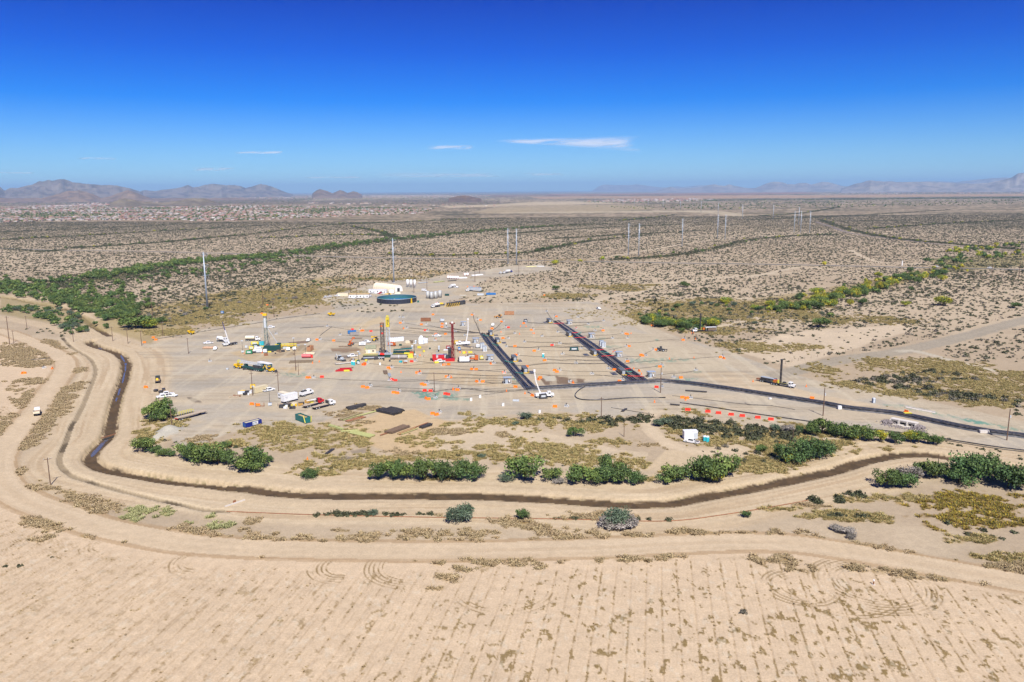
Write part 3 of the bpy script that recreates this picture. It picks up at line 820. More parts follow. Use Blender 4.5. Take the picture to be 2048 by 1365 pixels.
ORD = ['nearest', 'second', 'third', 'fourth', 'fifth', 'sixth', 'seventh', 'eighth', 'ninth', 'tenth', 'eleventh', 'twelfth', 'thirteenth', 'fourteenth', 'fifteenth', 'sixteenth', 'seventeenth', 'eighteenth', 'nineteenth']
TENS = ['', '', 'twenty', 'thirty', 'forty', 'fifty', 'sixty', 'seventy', 'eighty', 'ninety']
def ordw(k):
    if k < len(ORD):
        return ORD[k] + (' from' if k else ' to')
    t, u = divmod(k + 1, 10)
    if t > 9:
        return 'outermost from'
    return (TENS[t][:-1] + 'ieth' if u == 0 else TENS[t] + '-' + (['', 'first'] + ORD[1:])[u]) + ' from'
LANDG = GP([(a[1], a[2]) for a in LAND])
def relabel(items):
    """items: (object, look); each gets look + relation + landmark, counted outward from it"""
    groups = {}
    for o, look in items:
        x, y = o.location.x, o.location.y
        d = np.hypot((LANDG[:, 0] - x), (LANDG[:, 1] - y) * .8)
        k = int(d.argmin())
        u, v = proj(x, y)
        du, dv = float(u) - LAND[k][1], (float(v) - LAND[k][2]) * 2.5
        rel = ('right of' if du > 0 else 'left of') if abs(du) > abs(dv) else ('in front of' if dv > 0 else 'behind')
        groups.setdefault((look, k, rel), []).append((d[k], o))
    for (look, k, rel), q in groups.items():
        q.sort(key=lambda t: t[0])
        for i, (_, o) in enumerate(q):
            o['label'] = f'{look} {rel} {LAND[k][0]}' + ('' if len(q) == 1 else f', {ordw(i)} it')

def ribbon(line, w, z, name, m, kind='structure'):
    t = np.gradient(line, axis=0)
    t /= np.linalg.norm(t, axis=1)[:, None] + 1e-9
    nrm = np.stack([-t[:, 1], t[:, 0]], 1)
    mb = MB()
    L, Rr = line + nrm * w, line - nrm * w
    n = len(line)
    vs = [(p[0], p[1], z) for p in L] + [(p[0], p[1], z) for p in Rr]
    mb.add(vs, [(k, n + k, n + k + 1, k + 1) for k in range(n - 1)])
    o = part(name, mb, m)
    if kind:
        o['kind'] = kind
    return o

def offset(line, w):
    t = np.gradient(line, axis=0)
    t /= np.linalg.norm(t, axis=1)[:, None] + 1e-9
    return line + np.stack([-t[:, 1], t[:, 0]], 1) * w

def carr(name, v, f, col, m):
    """mesh from arrays; f quads or tris; col per vertex"""
    me = bpy.data.meshes.new(name)
    v, f = np.asarray(v, np.float32), np.asarray(f, np.int32)
    me.vertices.add(len(v))
    me.vertices.foreach_set('co', v.ravel())
    me.loops.add(f.size)
    me.loops.foreach_set('vertex_index', f.ravel())
    me.polygons.add(len(f))
    me.polygons.foreach_set('loop_start', np.arange(0, f.size, f.shape[1], dtype=np.int32))
    me.update(calc_edges=True)
    if col is not None:
        ca = me.color_attributes.new('Col', 'FLOAT_COLOR', 'POINT')
        cc = np.ones((len(v), 4), np.float32)
        cc[:, :3] = col
        ca.data.foreach_set('color', cc.ravel())
    me.materials.append(m)
    return me

# ------------------------------------------------------------------ highway, railway, water
asphalt = mat('asphalt', (0.075, 0.07, 0.066), .85, vary=.15, scale=.3)
ribbon(HIGHWAY, 5.6, .10, 'highway', asphalt)
ribbon(HIGHWAY, .2, .11, 'road_marking', mat('worn_yellow_line', (.45, .33, .08), .8))
for w_ in (5.2, -5.2):
    ribbon(offset(HIGHWAY, w_), .2, .11, 'road_marking', mat('worn_white_line', (.6, .58, .54), .8))
ribbon(RAIL, 3.2, .25, 'railway_bed', mat('ballast', (.16, .13, .12), .95, vary=.3))
for w_ in (.75, -.75, 4.2, -4.2):
    ribbon(offset(RAIL, w_), .14, .42, 'rail', mat('rail_steel', (.2, .17, .16), .5, .6))
wat = mat('canal_water', (.10, .10, .115), .22, vary=.3, scale=1.5)
def puddle(pts, z=-1.45):
    q = catmull(pts + pts[:1], 4)[:-1]
    mb = MB()
    g = P(q[:, 0], q[:, 1], z)
    mb.add([(x, y, z) for x, y in zip(*g)], [tuple(range(len(q)))[::-1]])
    o = part('canal_water', mb, wat)
    o['kind'] = 'structure'
for pts in ([(240.5, 711), (244, 712), (250, 723), (248, 724), (243, 717)], [(249, 727), (253.5, 727), (253, 731), (249.5, 731)], [(249.5, 733), (252.5, 733), (252, 742), (249.5, 743)], [(248, 746), (250.5, 746), (247, 764), (243.5, 765)],
            [(238, 778), (241.5, 778), (238, 790), (235, 790)], [(232, 796), (235.5, 796), (233, 803), (230.5, 802)], [(210, 880), (217, 880), (212, 884), (207, 884)], [(203, 886), (210, 887), (188, 912), (181.5, 913), (184, 906), (194, 896)], [(198, 696.5), (206, 698), (203, 698.6), (197, 697.4)], [(151, 627.6), (156, 629.4), (153, 630), (150.6, 628.6)], [(463, 976.5), (476, 980), (470, 982), (456, 980)]):
    puddle(pts)

# ------------------------------------------------------------------ mountains and hills, built at their distance
def range_(name, prof, dist, depth, col1, col2, seed, rough=1.0, base=392):
    prof = np.array(prof, float)
    # silhouette points to azimuth and height
    u = (prof[:, 0] - 1024)
    azp = np.arctan2(u, F * 1.0)
    hz = HY - u * math.tan(ROLL)
    hp = np.maximum((hz - prof[:, 1]) / F * dist * np.cos(azp) ** 0 + CAMH, 0) if False else np.maximum((hz - prof[:, 1]) / F * (dist * np.cos(azp)) + CAMH, 0)
    n, m = max(60, int((azp[-1] - azp[0]) * 1100)), 40
    az = np.linspace(azp[0], azp[-1], n)
    t = np.linspace(-1, 1, m)
    A, T = np.meshgrid(az, t)
    dd = dist + T * depth
    X, Y = np.sin(A) * dd, np.cos(A) * dd
    s = dist * (az[1] - az[0]) * 9
    rid = 1 - np.abs(2 * fbm(X / (s * 1.2), Y / (s * 1.2), seed, 5) - 1)
    h = np.interp(A, azp, hp)
    sh = np.clip(1 - np.abs(T + (fbm(X / (4 * s), Y / (4 * s), seed + 9, 3) - .5) * .9), 0, 1)
    Z = h * np.where(np.abs(T) < .04, 1.0, sh ** (1.15)) * (1 - rough * .42 * (1 - rid) * (np.abs(T) > .03)) * (1 + .05 * (fbm(X / (s * .35), Y / (s * .35), seed + 3, 3) - .5))
    Z[0] = Z[-1] = -4
    Z[:, 0] = Z[:, -1] = -4
    w = smooth(.40, .66, fbm(X / (s * .8), Y / (s * .8), seed + 5, 4))[..., None]
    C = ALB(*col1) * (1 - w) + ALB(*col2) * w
    iq = np.arange((m - 1) * n).reshape(m - 1, n)[:, :-1].ravel()
    q = np.stack([iq, iq + 1, iq + n + 1, iq + n], 1)
    me = carr(name, np.stack([X, Y, Z], -1).reshape(-1, 3), q, C.reshape(-1, 3), leafmat('mountain_rock', 0))
    o = bpy.data.objects.new(name, me)
    COL.objects.link(o)
    o['kind'] = 'structure'
    return o
RK_HAZED = ((180, 168, 166), (146, 138, 142))  # rock paled for the right-hand ranges, distance haze mixed into the colour
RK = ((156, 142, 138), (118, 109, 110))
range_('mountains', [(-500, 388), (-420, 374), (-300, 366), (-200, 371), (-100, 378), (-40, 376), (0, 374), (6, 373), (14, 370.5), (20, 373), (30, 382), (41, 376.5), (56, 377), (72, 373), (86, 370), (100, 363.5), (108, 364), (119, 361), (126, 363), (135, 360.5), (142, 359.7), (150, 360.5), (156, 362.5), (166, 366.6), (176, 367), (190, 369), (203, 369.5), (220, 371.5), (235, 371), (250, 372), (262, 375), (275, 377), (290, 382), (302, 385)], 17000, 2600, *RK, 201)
range_('mountains', [(288, 386), (298, 382.5), (306, 380.5), (314, 382), (326, 382.5), (340, 380), (353, 379), (366, 377.5), (378, 375), (390.6, 371), (400, 375.5), (412, 374.5), (424, 370.5), (440.6, 368.8), (452, 370), (466, 371.5), (481, 371), (492, 373), (503, 376.5), (512, 375), (522, 372), (533, 368.8), (542, 371), (552, 373), (562.5, 377.5), (574, 382), (584, 386), (596, 389)], 20000, 2400, *RK, 211)
range_('mountains', [(632, 389), (637.5, 384), (643, 381), (648, 379), (656, 380.5), (664, 383), (673, 387), (680, 384), (688, 380.6), (695, 382.5), (702.5, 386.5), (708, 385), (715, 383), (722, 385), (727.5, 388), (732, 390)], 13000, 700, (152, 130, 118), (128, 110, 102), 221, .5)
range_('hills', [(-120, 402), (-60, 396), (0, 394), (40, 397), (80, 396), (104, 396), (124, 391), (140, 386), (152, 382), (166, 382.5), (176, 381.5), (192, 385), (205, 390), (216, 396), (232, 394), (246, 389), (258, 385), (272, 380.5), (286, 385), (300, 391), (318, 397), (360, 396), (420, 397), (480, 395.5), (540, 398), (600, 403)], 11500, 900, (164, 138, 122), (132, 114, 104), 231, .5)
range_('hills', [(232, 406), (244, 402), (254, 398.5), (264, 396.8), (276, 398), (290, 402), (304, 404), (340, 405), (372, 401), (386, 397.6), (400, 396.5), (420, 397), (432, 400), (446, 405), (456, 406)], 6300, 260, (144, 130, 118), (124, 112, 102), 241, .4)
range_('hills', [(900, 396.5), (916, 393), (926, 391.6), (933, 391), (942, 392.4), (960, 396), (966, 397)], 7200, 200, (130, 108, 98), (112, 94, 88), 251, .4)
range_('mountains', [(1180, 385), (1196, 374), (1204, 370.5), (1214, 370), (1226, 371.5), (1244, 371), (1256, 371), (1272, 369.5), (1284, 371), (1300, 373.5), (1318, 375), (1332, 376), (1350, 373), (1364, 375), (1386, 372), (1404, 371), (1420, 372.5), (1440, 376), (1460, 379)], 46000, 4000, *RK_HAZED, 261)
range_('mountains', [(1300, 384), (1322, 378.6), (1338, 374), (1350, 378), (1380, 376.5), (1400, 374), (1412, 371), (1424, 369.6), (1432, 371.5), (1444, 372.5), (1453, 369.6), (1462, 372), (1480, 375.5), (1492, 377), (1505, 376.5), (1520, 370), (1532, 366), (1542.5, 364.2), (1552, 364.8), (1560, 366.5), (1566, 369), (1580, 369.5), (1592, 366.6), (1604, 367), (1614, 370), (1626, 367), (1636, 364.3), (1646, 365.5), (1656, 367.5), (1664, 370), (1674, 372.5), (1688, 374)], 30000, 3400, *RK_HAZED, 271)
range_('mountains', [(1672, 378), (1688, 373), (1700, 368.5), (1714, 366), (1722, 363), (1730, 361.6), (1742, 363.5), (1756, 364.5), (1768, 363.4), (1780, 365), (1800, 365), (1824, 364.5), (1850, 365.5), (1880, 366.5), (1900, 367.5), (1936, 368.5), (1960, 366.5), (1976, 364), (1992, 360.5), (2004, 357), (2010, 354), (2013, 351.5), (2018, 348.8), (2028, 347.6), (2040, 346), (2060, 344), (2120, 343), (2200, 347), (2300, 354), (2420, 368)], 23000, 3000, *RK_HAZED, 281)
range_('mountains', [(1760, 372), (1800, 367), (1840, 363.5), (1870, 364), (1900, 365), (1930, 361.5), (1960, 358.5), (1990, 356.5), (2006, 357.5), (2040, 362)], 38000, 4000, *RK_HAZED, 291)

# ------------------------------------------------------------------ air: one closed box of thin haze
hz = bpy.data.materials.new('thin_air')
hz.use_nodes = True
hn = hz.node_tree
hn.nodes.remove(hn.nodes['Principled BSDF'])
pv = hn.nodes.new('ShaderNodeVolumePrincipled')
pv.inputs['Color'].default_value = (0.42, 0.68, 1.0, 1)
pv.inputs['Density'].default_value = 3.4e-5
pv.inputs['Anisotropy'].default_value = 0.0
hn.links.new(pv.outputs[0], hn.nodes['Material Output'].inputs['Volume'])
hb = MB().box(0, 0, -6, 116000, 116000, 640)
ho = part('haze', hb, hz)
ho['kind'] = 'stuff'

# ------------------------------------------------------------------ thin cirrus, level sheets of ice far beyond the mountains
cm = bpy.data.materials.new('cirrus_ice')
cm.use_nodes = True
cn = cm.node_tree
cb = cn.nodes['Principled BSDF']
out = cn.nodes['Material Output']
cn.nodes.remove(cb)
tr, df, tl = cn.nodes.new('ShaderNodeBsdfTransparent'), cn.nodes.new('ShaderNodeBsdfDiffuse'), cn.nodes.new('ShaderNodeBsdfTranslucent')
tl.inputs[0].default_value = df.inputs[0].default_value = (.95, .95, .95, 1)
ad, ms = cn.nodes.new('ShaderNodeMixShader'), cn.nodes.new('ShaderNodeMixShader')
cn.links.new(df.outputs[0], ad.inputs[1])
cn.links.new(tl.outputs[0], ad.inputs[2])
ca_ = cn.nodes.new('ShaderNodeAttribute')
ca_.attribute_name = 'Col'
cn.links.new(ca_.outputs['Fac'], ms.inputs[0])
cn.links.new(tr.outputs[0], ms.inputs[1])
cn.links.new(ad.outputs[0], ms.inputs[2])
cn.links.new(ms.outputs[0], out.inputs['Surface'])
def cirrus(x0, x1, y0, y1, tail, dens, seed, look):
    alt = 5200.0
    n, m = 130, 60
    us, vs = np.linspace(x0, x1, n), np.linspace(y0, y1, m)
    Uu, Vv = np.meshgrid(us, vs)
    X, Y = P(Uu, Vv, alt)
    a, b = (Uu - x0) / (x1 - x0), (Vv - y0) / (y1 - y0)
    cen = .5 + .16 * (a - .5) * tail + .1 * (fbm(a * 3, b * 0 + seed, seed, 2) - .5)
    wid = (.10 + .34 * a ** 1.3) if tail else .3 * np.ones_like(a)
    w = smooth(1, .1, np.abs(b - cen) / wid) * smooth(0, .25, a) * smooth(1.0, .86, a + (fbm(a * 4, b * 5, seed + 2, 3) - .5) * .2)
    w = w * smooth(.12, .66, fbm(a * 5, b * 7 + a * 4, seed + 4, 5)) * dens
    iq = np.arange((m - 1) * n).reshape(m - 1, n)[:, :-1].ravel()
    q = np.stack([iq, iq + 1, iq + n + 1, iq + n], 1)
    me = carr('cirrus_cloud', np.stack([X, Y, np.full_like(X, alt)], -1).reshape(-1, 3), q, np.repeat(w.reshape(-1, 1), 3, 1), cm)
    o = bpy.data.objects.new('cirrus_cloud', me)
    COL.objects.link(o)
    tag(o, look, 'cloud', 'thin clouds low in the sky')
cirrus(985, 1280, 264, 308, 1, .62, 5, 'largest white wisp of cloud, forked at its right end')
cirrus(850, 950, 286, 305, 0, .5, 11, 'small faint cloud wisp left of the forked cloud')
cirrus(465, 565, 300, 311, 0, .55, 17, 'thin cloud streak high above the two left mountain ranges')
cirrus(380, 470, 331, 347, 0, .5, 23, 'short pale cloud streak just above the middle of the left mountains')
cirrus(600, 730, 350, 361, 0, .45, 29, 'long faint streak above the three small brown hills')
cirrus(745, 1000, 340, 362, 0, .4, 35, 'broad faint cloud veil above the town in the middle')
cirrus(1040, 1130, 342, 356, 0, .38, 41, 'faint cloud veil below the forked cloud')
cirrus(-20, 70, 342, 350, 0, .4, 47, 'pale streak at the far left above the mountain')
cirrus(150, 235, 312, 323, 0, .35, 53, 'faint streak above the highest left peak')
# ------------------------------------------------------------------ vegetation
def leaves(pts, nrm, size, col, rng, flat=1.0):
    """one four-cornered leaf spray per point"""
    n = len(pts)
    a = rng.normal(size=(n, 3))
    d = nrm + 0.8 * rng.normal(size=(n, 3))
    d /= np.linalg.norm(d, axis=1)[:, None]
    a -= (a * d).sum(1)[:, None] * d
    a /= np.linalg.norm(a, axis=1)[:, None]
    b_ = np.cross(d, a)
    s = (size * rng.uniform(.6, 1.3, n))[:, None]
    v = np.stack([pts - a * s - b_ * s * .6, pts + a * s * .5 - b_ * s, pts + a * s + b_ * s * .5, pts - a * s * .4 + b_ * s], 1).reshape(-1, 3)
    return v, np.arange(n * 4).reshape(-1, 4), np.repeat(col, 4, 0)

def crown_mesh(name, seed, nl, nleaf, w, h, cols, size, m, low=.12):
    """a crown of uneven lobes, unit radius w, height h"""
    rng = np.random.default_rng(seed)
    P_, N_, C_ = [], [], []
    for k in range(nl):
        t = rng.uniform(0, 2 * math.pi)
        rr = math.sqrt(rng.uniform(0, 1)) * w * .68
        cz = h * (low + (1 - low) * (.30 + .45 * rng.uniform(0, 1) * (1 - .5 * rr / w)))
        c = np.array([rr * math.cos(t), rr * math.sin(t), cz])
        r = np.array([1, 1, .82]) * w * rng.uniform(.20, .50)
        r[2] = min(r[2], cz - h * low * .4, (h - cz) * 1.1 + .1)
        q = rng.normal(size=(nleaf // nl, 3))
        q /= np.linalg.norm(q, axis=1)[:, None]
        rad = rng.uniform(.45, 1.0, (len(q), 1)) * (1 + .22 * rng.normal(size=(len(q), 1)) * (rng.uniform(size=(len(q), 1)) < .3))
        P_.append(c + q * r * rad)
        N_.append(q)
        base = np.array(cols[rng.integers(len(cols))]) * rng.uniform(.8, 1.2)
        C_.append(base[None] * rng.uniform(.7, 1.3, (len(q), 1)))
    p, nn, c = np.vstack(P_), np.vstack(N_), np.vstack(C_)
    p[:, 2] = np.maximum(p[:, 2], .05)
    return carr(name, *leaves(p, nn, size, c, rng), m)

def trunk_mesh(name, seed, h, r, m, limbs=4, spread=1.0):
    rng = np.random.default_rng(seed)
    mb = MB()
    fork = h * .28
    mb.cyl((0, 0, -.15), (.05, .03, fork), r, 6, r * .75)
    for k in range(limbs):
        t = 2 * math.pi * (k + rng.uniform(-.3, .3)) / limbs
        e = spread * h * rng.uniform(.28, .42)
        p = (e * .5 * math.cos(t), e * .5 * math.sin(t), h * .52)
        q = (e * math.cos(t), e * math.sin(t), h * rng.uniform(.68, .85))
        mb.cyl((.05, .03, fork * .92), p, r * .6, 5, r * .4, caps=False)
        mb.cyl(p, q, r * .4, 5, r * .12, caps=False)
    return mb.mesh(name, m)

bark = mat('bark', (.09, .065, .045), .9, vary=.3, scale=3)
leafm = leafmat('tree_leaves', .16)
scrubm = leafmat('scrub_leaves', .22)
drym = leafmat('dry_grass', .12)
twigm = mat('grey_twigs', (.22, .19, .17), .9, vary=.25, scale=3)
GREEN = [(.112, .164, .042), (.084, .130, .034), (.144, .192, .048), (.066, .106, .032)]
YEL = [(.40, .36, .03), (.26, .29, .035), (.15, .21, .036), (.46, .39, .03)]
DARK = [(.072, .124, .038), (.096, .150, .044), (.056, .100, .032)]
TEALB = [(.10, .14, .085), (.085, .125, .075), (.12, .15, .10)]
GREYB = [(.26, .235, .21), (.30, .265, .23), (.20, .18, .15)]
SPEC = {'green': ('mesquite_tree', 'tree', GREEN), 'yellow': ('palo_verde_tree', 'tree', YEL), 'dark': ('ironwood_tree', 'tree', DARK), 'teal': ('saltbush', 'bush', TEALB), 'grey': ('dead_bush', 'bush', GREYB)}
TREEK = {}
for s_, (nm, cat, cols) in SPEC.items():
    TREEK[s_] = []
    for k in range(4 if s_ in ('green', 'dark') else 3):
        root = thing(nm, nm.replace('_', ' ') + ' on the desert ground', cat, group={'mesquite_tree': 'green mesquite trees', 'palo_verde_tree': 'yellow flowering palo verdes', 'ironwood_tree': 'dark green ironwoods', 'saltbush': 'grey green saltbushes', 'dead_bush': 'leafless grey bushes'}[nm])
        cr = part('crown', crown_mesh('crown', 300 + k * 7 + len(s_), 19, 2100, 1.0, 1.30, cols, .044, leafm if s_ != 'grey' else scrubm, low=.05), leafm, root)
        tk = part('trunk', trunk_mesh('trunk', 500 + k, 1.1, .055, bark if s_ != 'grey' else twigm, 5), bark, root)
        TREEK[s_].append(Kind(root, [cr, tk]))

TREES = []                                   # (pixel x, pixel y of the foot, width, height in photo pixels, species)
def T(s, *rows):
    for r in rows:
        TREES.append((*r, s))
T('green', (305, 837, 40, 26), (325, 833, 44, 34), (336, 839, 30, 20), (316, 842, 34, 18), (289, 905, 36, 28), (275, 898, 20, 14), (327, 912, 24, 13), (374, 919, 40, 30), (391, 923, 36, 30), (416, 927, 52, 36), (437, 929, 34, 26), (491, 940, 52, 42), (513, 937, 40, 34), (504, 945, 38, 22), (479, 939, 24, 14), (755, 957, 42, 32), (785, 958, 46, 38), (815, 960, 42, 34), (850, 961, 50, 42), (1050, 958, 66, 44), (1103, 962, 40, 26), (1160, 966, 56, 32), (1195, 968, 40, 28), (1225, 956, 48, 42), (1345, 963, 56, 34), (1330, 966, 34, 22), (1425, 960, 70, 50), (1455, 951, 48, 38), (1405, 961, 52, 42), (1390, 958, 40, 34),
  (1570, 922, 42, 30), (1625, 870, 30, 24), (1645, 868, 36, 28), (1690, 878, 36, 26), (1720, 880, 32, 28), (1740, 882, 32, 22), (1838, 886, 32, 22), (1855, 887, 24, 14), (1875, 890, 20, 18), (1865, 956, 52, 36), (1845, 950, 34, 26), (1900, 955, 40, 28), (1770, 973, 50, 36), (272, 657, 50, 22), (258, 655, 30, 16), (290, 656, 36, 20), (322, 646, 22, 10), (311, 646, 18, 9), (453, 895, 20, 13), (1520, 905, 26, 14), (1152, 873, 32, 17))
T('dark', (452, 929, 36, 26), (344, 913, 16, 10), (311, 906, 20, 14), (885, 960, 46, 40), (920, 960, 44, 40), (955, 960, 40, 34), (1215, 967, 44, 34), (1245, 968, 40, 34), (1276, 970, 36, 26), (1590, 925, 46, 36), (1610, 919, 44, 42), (1636, 915, 46, 36), (1655, 906, 26, 20), (1600, 866, 18, 14), (1666, 870, 26, 20), (1793, 885, 32, 20), (1790, 973, 40, 34), (1806, 974, 50, 30), (1935, 960, 62, 50), (1960, 950, 58, 46), (1920, 968, 52, 30), (2015, 975, 66, 48), (2036, 978, 50, 40), (1995, 962, 44, 36), (2075, 970, 50, 40), (538, 926, 16, 14), (622, 955, 34, 15), (1044, 1040, 27, 22), (1491, 1034, 18, 12))
T('yellow', (1575, 925, 26, 18), (1705, 880, 20, 20), (1760, 884, 24, 20), (1820, 885, 26, 20), (300, 657, 28, 16), (1180, 960, 30, 22), (1433, 962, 40, 26))
T('teal', (912, 1043, 40, 32), (928, 1042, 42, 38), (1228, 1050, 44, 36), (1244, 1050, 40, 38), (1050, 838, 24, 16), (1030, 850, 15, 8), (745, 1030, 20, 12), (1320, 852, 26, 18), (1330, 850, 20, 16), (1550, 862, 18, 16), (1012, 962, 28, 16), (965, 915, 16, 7))
T('grey', (1218, 1052, 40, 22), (1256, 1052, 44, 24), (1238, 1054, 60, 16), (1575, 866, 24, 20), (1690, 1066, 30, 14), (1675, 1062, 24, 12), (1704, 1078, 18, 12), (1815, 958, 44, 30), (1832, 956, 30, 24), (327, 909, 20, 12), (1115, 966, 26, 10))
rng = np.random.default_rng(21)
def scatter_line(pts, hw, n, kinds, hpx=(1.8, 5.2), near=0):
    line = catmull(GP(pts))
    s = np.linspace(0, len(line) - 1, n)
    for t in s:
        i = min(int(t), len(line) - 2)
        p = line[i] + (line[i + 1] - line[i]) * (t - i) + rng.normal(size=2) * hw * .6
        u, v = proj(p[0], p[1])
        sc = F / math.hypot(p[0], p[1], CAMH)
        hgt = rng.uniform(*hpx)
        TREES.append((float(u), float(v), hgt * rng.uniform(1.1, 1.9) * sc, hgt * sc, kinds[rng.integers(len(kinds))]))
# the thicket by the yard's right edge and the wash behind it
scatter_line([(1302, 646), (1330, 652), (1370, 656), (1410, 652), (1440, 648)], 11, 46, ['green', 'yellow', 'green', 'dark'], (3.4, 6.2))
scatter_line([(1300, 634), (1330, 628), (1380, 612), (1430, 608), (1480, 620)], 16, 26, ['green', 'dark', 'dark', 'teal', 'yellow'], (1.8, 4))
scatter_line([(1530, 622), (1580, 618), (1620, 612), (1660, 600), (1720, 588), (1760, 576)], 15, 64, ['green', 'yellow', 'yellow', 'green'], (3.2, 6.8))
scatter_line([(1600, 606), (1700, 590), (1780, 566), (1830, 556)], 22, 54, ['green', 'dark', 'yellow', 'green'], (3, 6))
scatter_line([(1820, 562), (1880, 545), (1900, 525), (1960, 515), (2048, 510)], 24, 60, ['green', 'yellow', 'dark'], (3, 6.5))
scatter_line([(1900, 505), (1980, 497), (2048, 490), (2120, 484)], 30, 44, ['yellow', 'green', 'yellow'], (3, 6.5))
scatter_line([(1500, 640), (1560, 622), (1640, 612)], 22, 12, ['green', 'teal', 'yellow'], (1.5, 3.5))
T('yellow', (1885, 612, 30, 16), (1811, 612, 16, 9), (1452, 606, 20, 12))
T('green', (1640, 655, 34, 18), (2030, 617, 18, 10), (1660, 634, 14, 8), (1110, 580, 16, 9), (1370, 575, 20, 11))
# the big wash on the left
scatter_line([(-60, 578), (60, 592), (130, 610), (200, 628), (268, 640)], 11, 130, ['green', 'green', 'dark'], (2.8, 5.2))
scatter_line([(-60, 568), (80, 582), (180, 600), (270, 622)], 20, 150, ['green', 'green', 'dark', 'green'], (2.8, 5.4))
scatter_line([(-60, 560), (90, 568), (200, 580), (290, 600)], 24, 90, ['green', 'dark'], (2.2, 4.8))
scatter_line([(150, 562), (250, 545), (330, 533), (420, 522), (520, 515)], 26, 240, ['green', 'green', 'dark'], (2.8, 5.6))
scatter_line([(250, 566), (330, 552), (430, 540), (520, 528), (560, 522)], 34, 90, ['dark', 'green'], (2, 4.4))
scatter_line([(500, 520), (560, 512), (640, 498), (700, 490), (760, 483)], 26, 170, ['green', 'dark', 'green'], (2.8, 5.4))
scatter_line([(760, 482), (840, 474), (920, 467), (1000, 460), (1100, 453)], 26, 170, ['dark', 'green'], (2.4, 4.6))
scatter_line([(20, 618), (60, 622), (100, 632), (130, 640), (150, 650), (160, 668)], 11, 80, ['green', 'dark', 'dark', 'teal'], (2.2, 4.2))
scatter_line([(280, 640), (350, 630), (450, 606), (560, 598), (640, 585)], 16, 22, ['teal', 'dark', 'grey'], (1.4, 2.8))
scatter_line([(520, 585), (640, 570), (720, 560), (760, 562)], 14, 16, ['dark', 'teal'], (1.5, 3))
for w_ in WASH[1:12]:
    u_, v_ = proj(w_[:, 0], w_[:, 1])
    scatter_line(list(zip(u_[::5], v_[::5])), 16, 26, ['yellow', 'green', 'dark', 'yellow'], (2, 4.2))
T('yellow', (1111, 530, 14, 9), (1203, 522, 13, 9), (1161, 525, 10, 6), (1650, 532, 12, 8))

tl = []
for px, py, w, h, s in TREES:
    if px > 1740 and py > 930:
        w, h = w * .88, h * .88
    x, y = map(float, P(px, py))
    dd = math.sqrt(x * x + y * y + CAMH * CAMH)
    tl.append((w * h * 1.0, x, y, w * dd / F * .64, h * dd / F * (1.0 if s in ('teal', 'grey') else 1.2) / 1.30, s))
tl.sort(key=lambda t: -t[0])
seen = [t for t in tl if abs(t[1]) < t[2] * .68 + 20]
LOOK = {'green': 'green mesquite', 'yellow': 'yellow flowering palo verde', 'dark': 'dark green ironwood', 'teal': 'grey green saltbush', 'grey': 'leafless grey bush'}
lab, far_t = [], []
ntree = 0
for a, x, y, w, h, s in seen:
    if s in ('teal', 'grey') or ntree < 296:
        k = TREEK[s][int(rng.integers(len(TREEK[s])))]
        o = k.put(x, y, float(rng.uniform(0, 6.28)), scale=(w, w * float(rng.uniform(.85, 1.15)), h))
        size = 'large ' if h * 1.3 > 5.2 else ('small ' if h * 1.3 < 2.4 else '')
        lab.append((o, size + LOOK[s]))
        ntree += s not in ('teal', 'grey')
    else:
        far_t.append((x, y, w, h, s))
relabel(lab)

# stuff: scatter by geometry nodes, one object for each kind of cover
def scatter(name, pts, rot, scl, idx, protos):
    me = bpy.data.meshes.new(name)
    n = len(pts)
    me.vertices.add(n)
    me.vertices.foreach_set('co', np.asarray(pts, np.float32).ravel())
    for an, ty, key, val in (('rot', 'FLOAT_VECTOR', 'vector', np.stack([np.zeros(n), np.zeros(n), rot], 1)), ('scl', 'FLOAT_VECTOR', 'vector', scl), ('kind_index', 'INT', 'value', idx)):
        at_ = me.attributes.new(an, ty, 'POINT')
        at_.data.foreach_set(key, np.ascontiguousarray(val, np.int32 if ty == 'INT' else np.float32).ravel())
    o = bpy.data.objects.new(name, me)
    COL.objects.link(o)
    o['kind'] = 'stuff'
    ng = bpy.data.node_groups.new('scatter', 'GeometryNodeTree')
    ng.interface.new_socket('Geometry', in_out='INPUT', socket_type='NodeSocketGeometry')
    ng.interface.new_socket('Geometry', in_out='OUTPUT', socket_type='NodeSocketGeometry')
    N, L = ng.nodes.new, ng.links.new
    gi, go, jn = N('NodeGroupInput'), N('NodeGroupOutput'), N('GeometryNodeJoinGeometry')
    def named(an, ty):
        q = N('GeometryNodeInputNamedAttribute')
        q.data_type = ty
        q.inputs[0].default_value = an
        return q.outputs[0]
    ro, sc_, ki = named('rot', 'FLOAT_VECTOR'), named('scl', 'FLOAT_VECTOR'), named('kind_index', 'INT')
    for k, me_ in enumerate(protos):
        po = bpy.data.objects.new('cover_sprig', me_)
        oi = N('GeometryNodeObjectInfo')
        oi.inputs['Object'].default_value = po
        oi.inputs['As Instance'].default_value = True
        ip = N('GeometryNodeInstanceOnPoints')
        cmpn = N('FunctionNodeCompare')
        cmpn.data_type, cmpn.operation = 'INT', 'EQUAL'
        L(ki, cmpn.inputs[2])
        cmpn.inputs[3].default_value = k
        L(gi.outputs[0], ip.inputs['Points'])
        L(cmpn.outputs[0], ip.inputs['Selection'])
        L(oi.outputs['Geometry'], ip.inputs['Instance'])
        L(ro, ip.inputs['Rotation'])
        L(sc_, ip.inputs['Scale'])
        L(ip.outputs[0], jn.inputs[0])
    L(jn.outputs[0], go.inputs[0])
    md = o.modifiers.new('scatter', 'NODES')
    md.node_group = ng
    return o

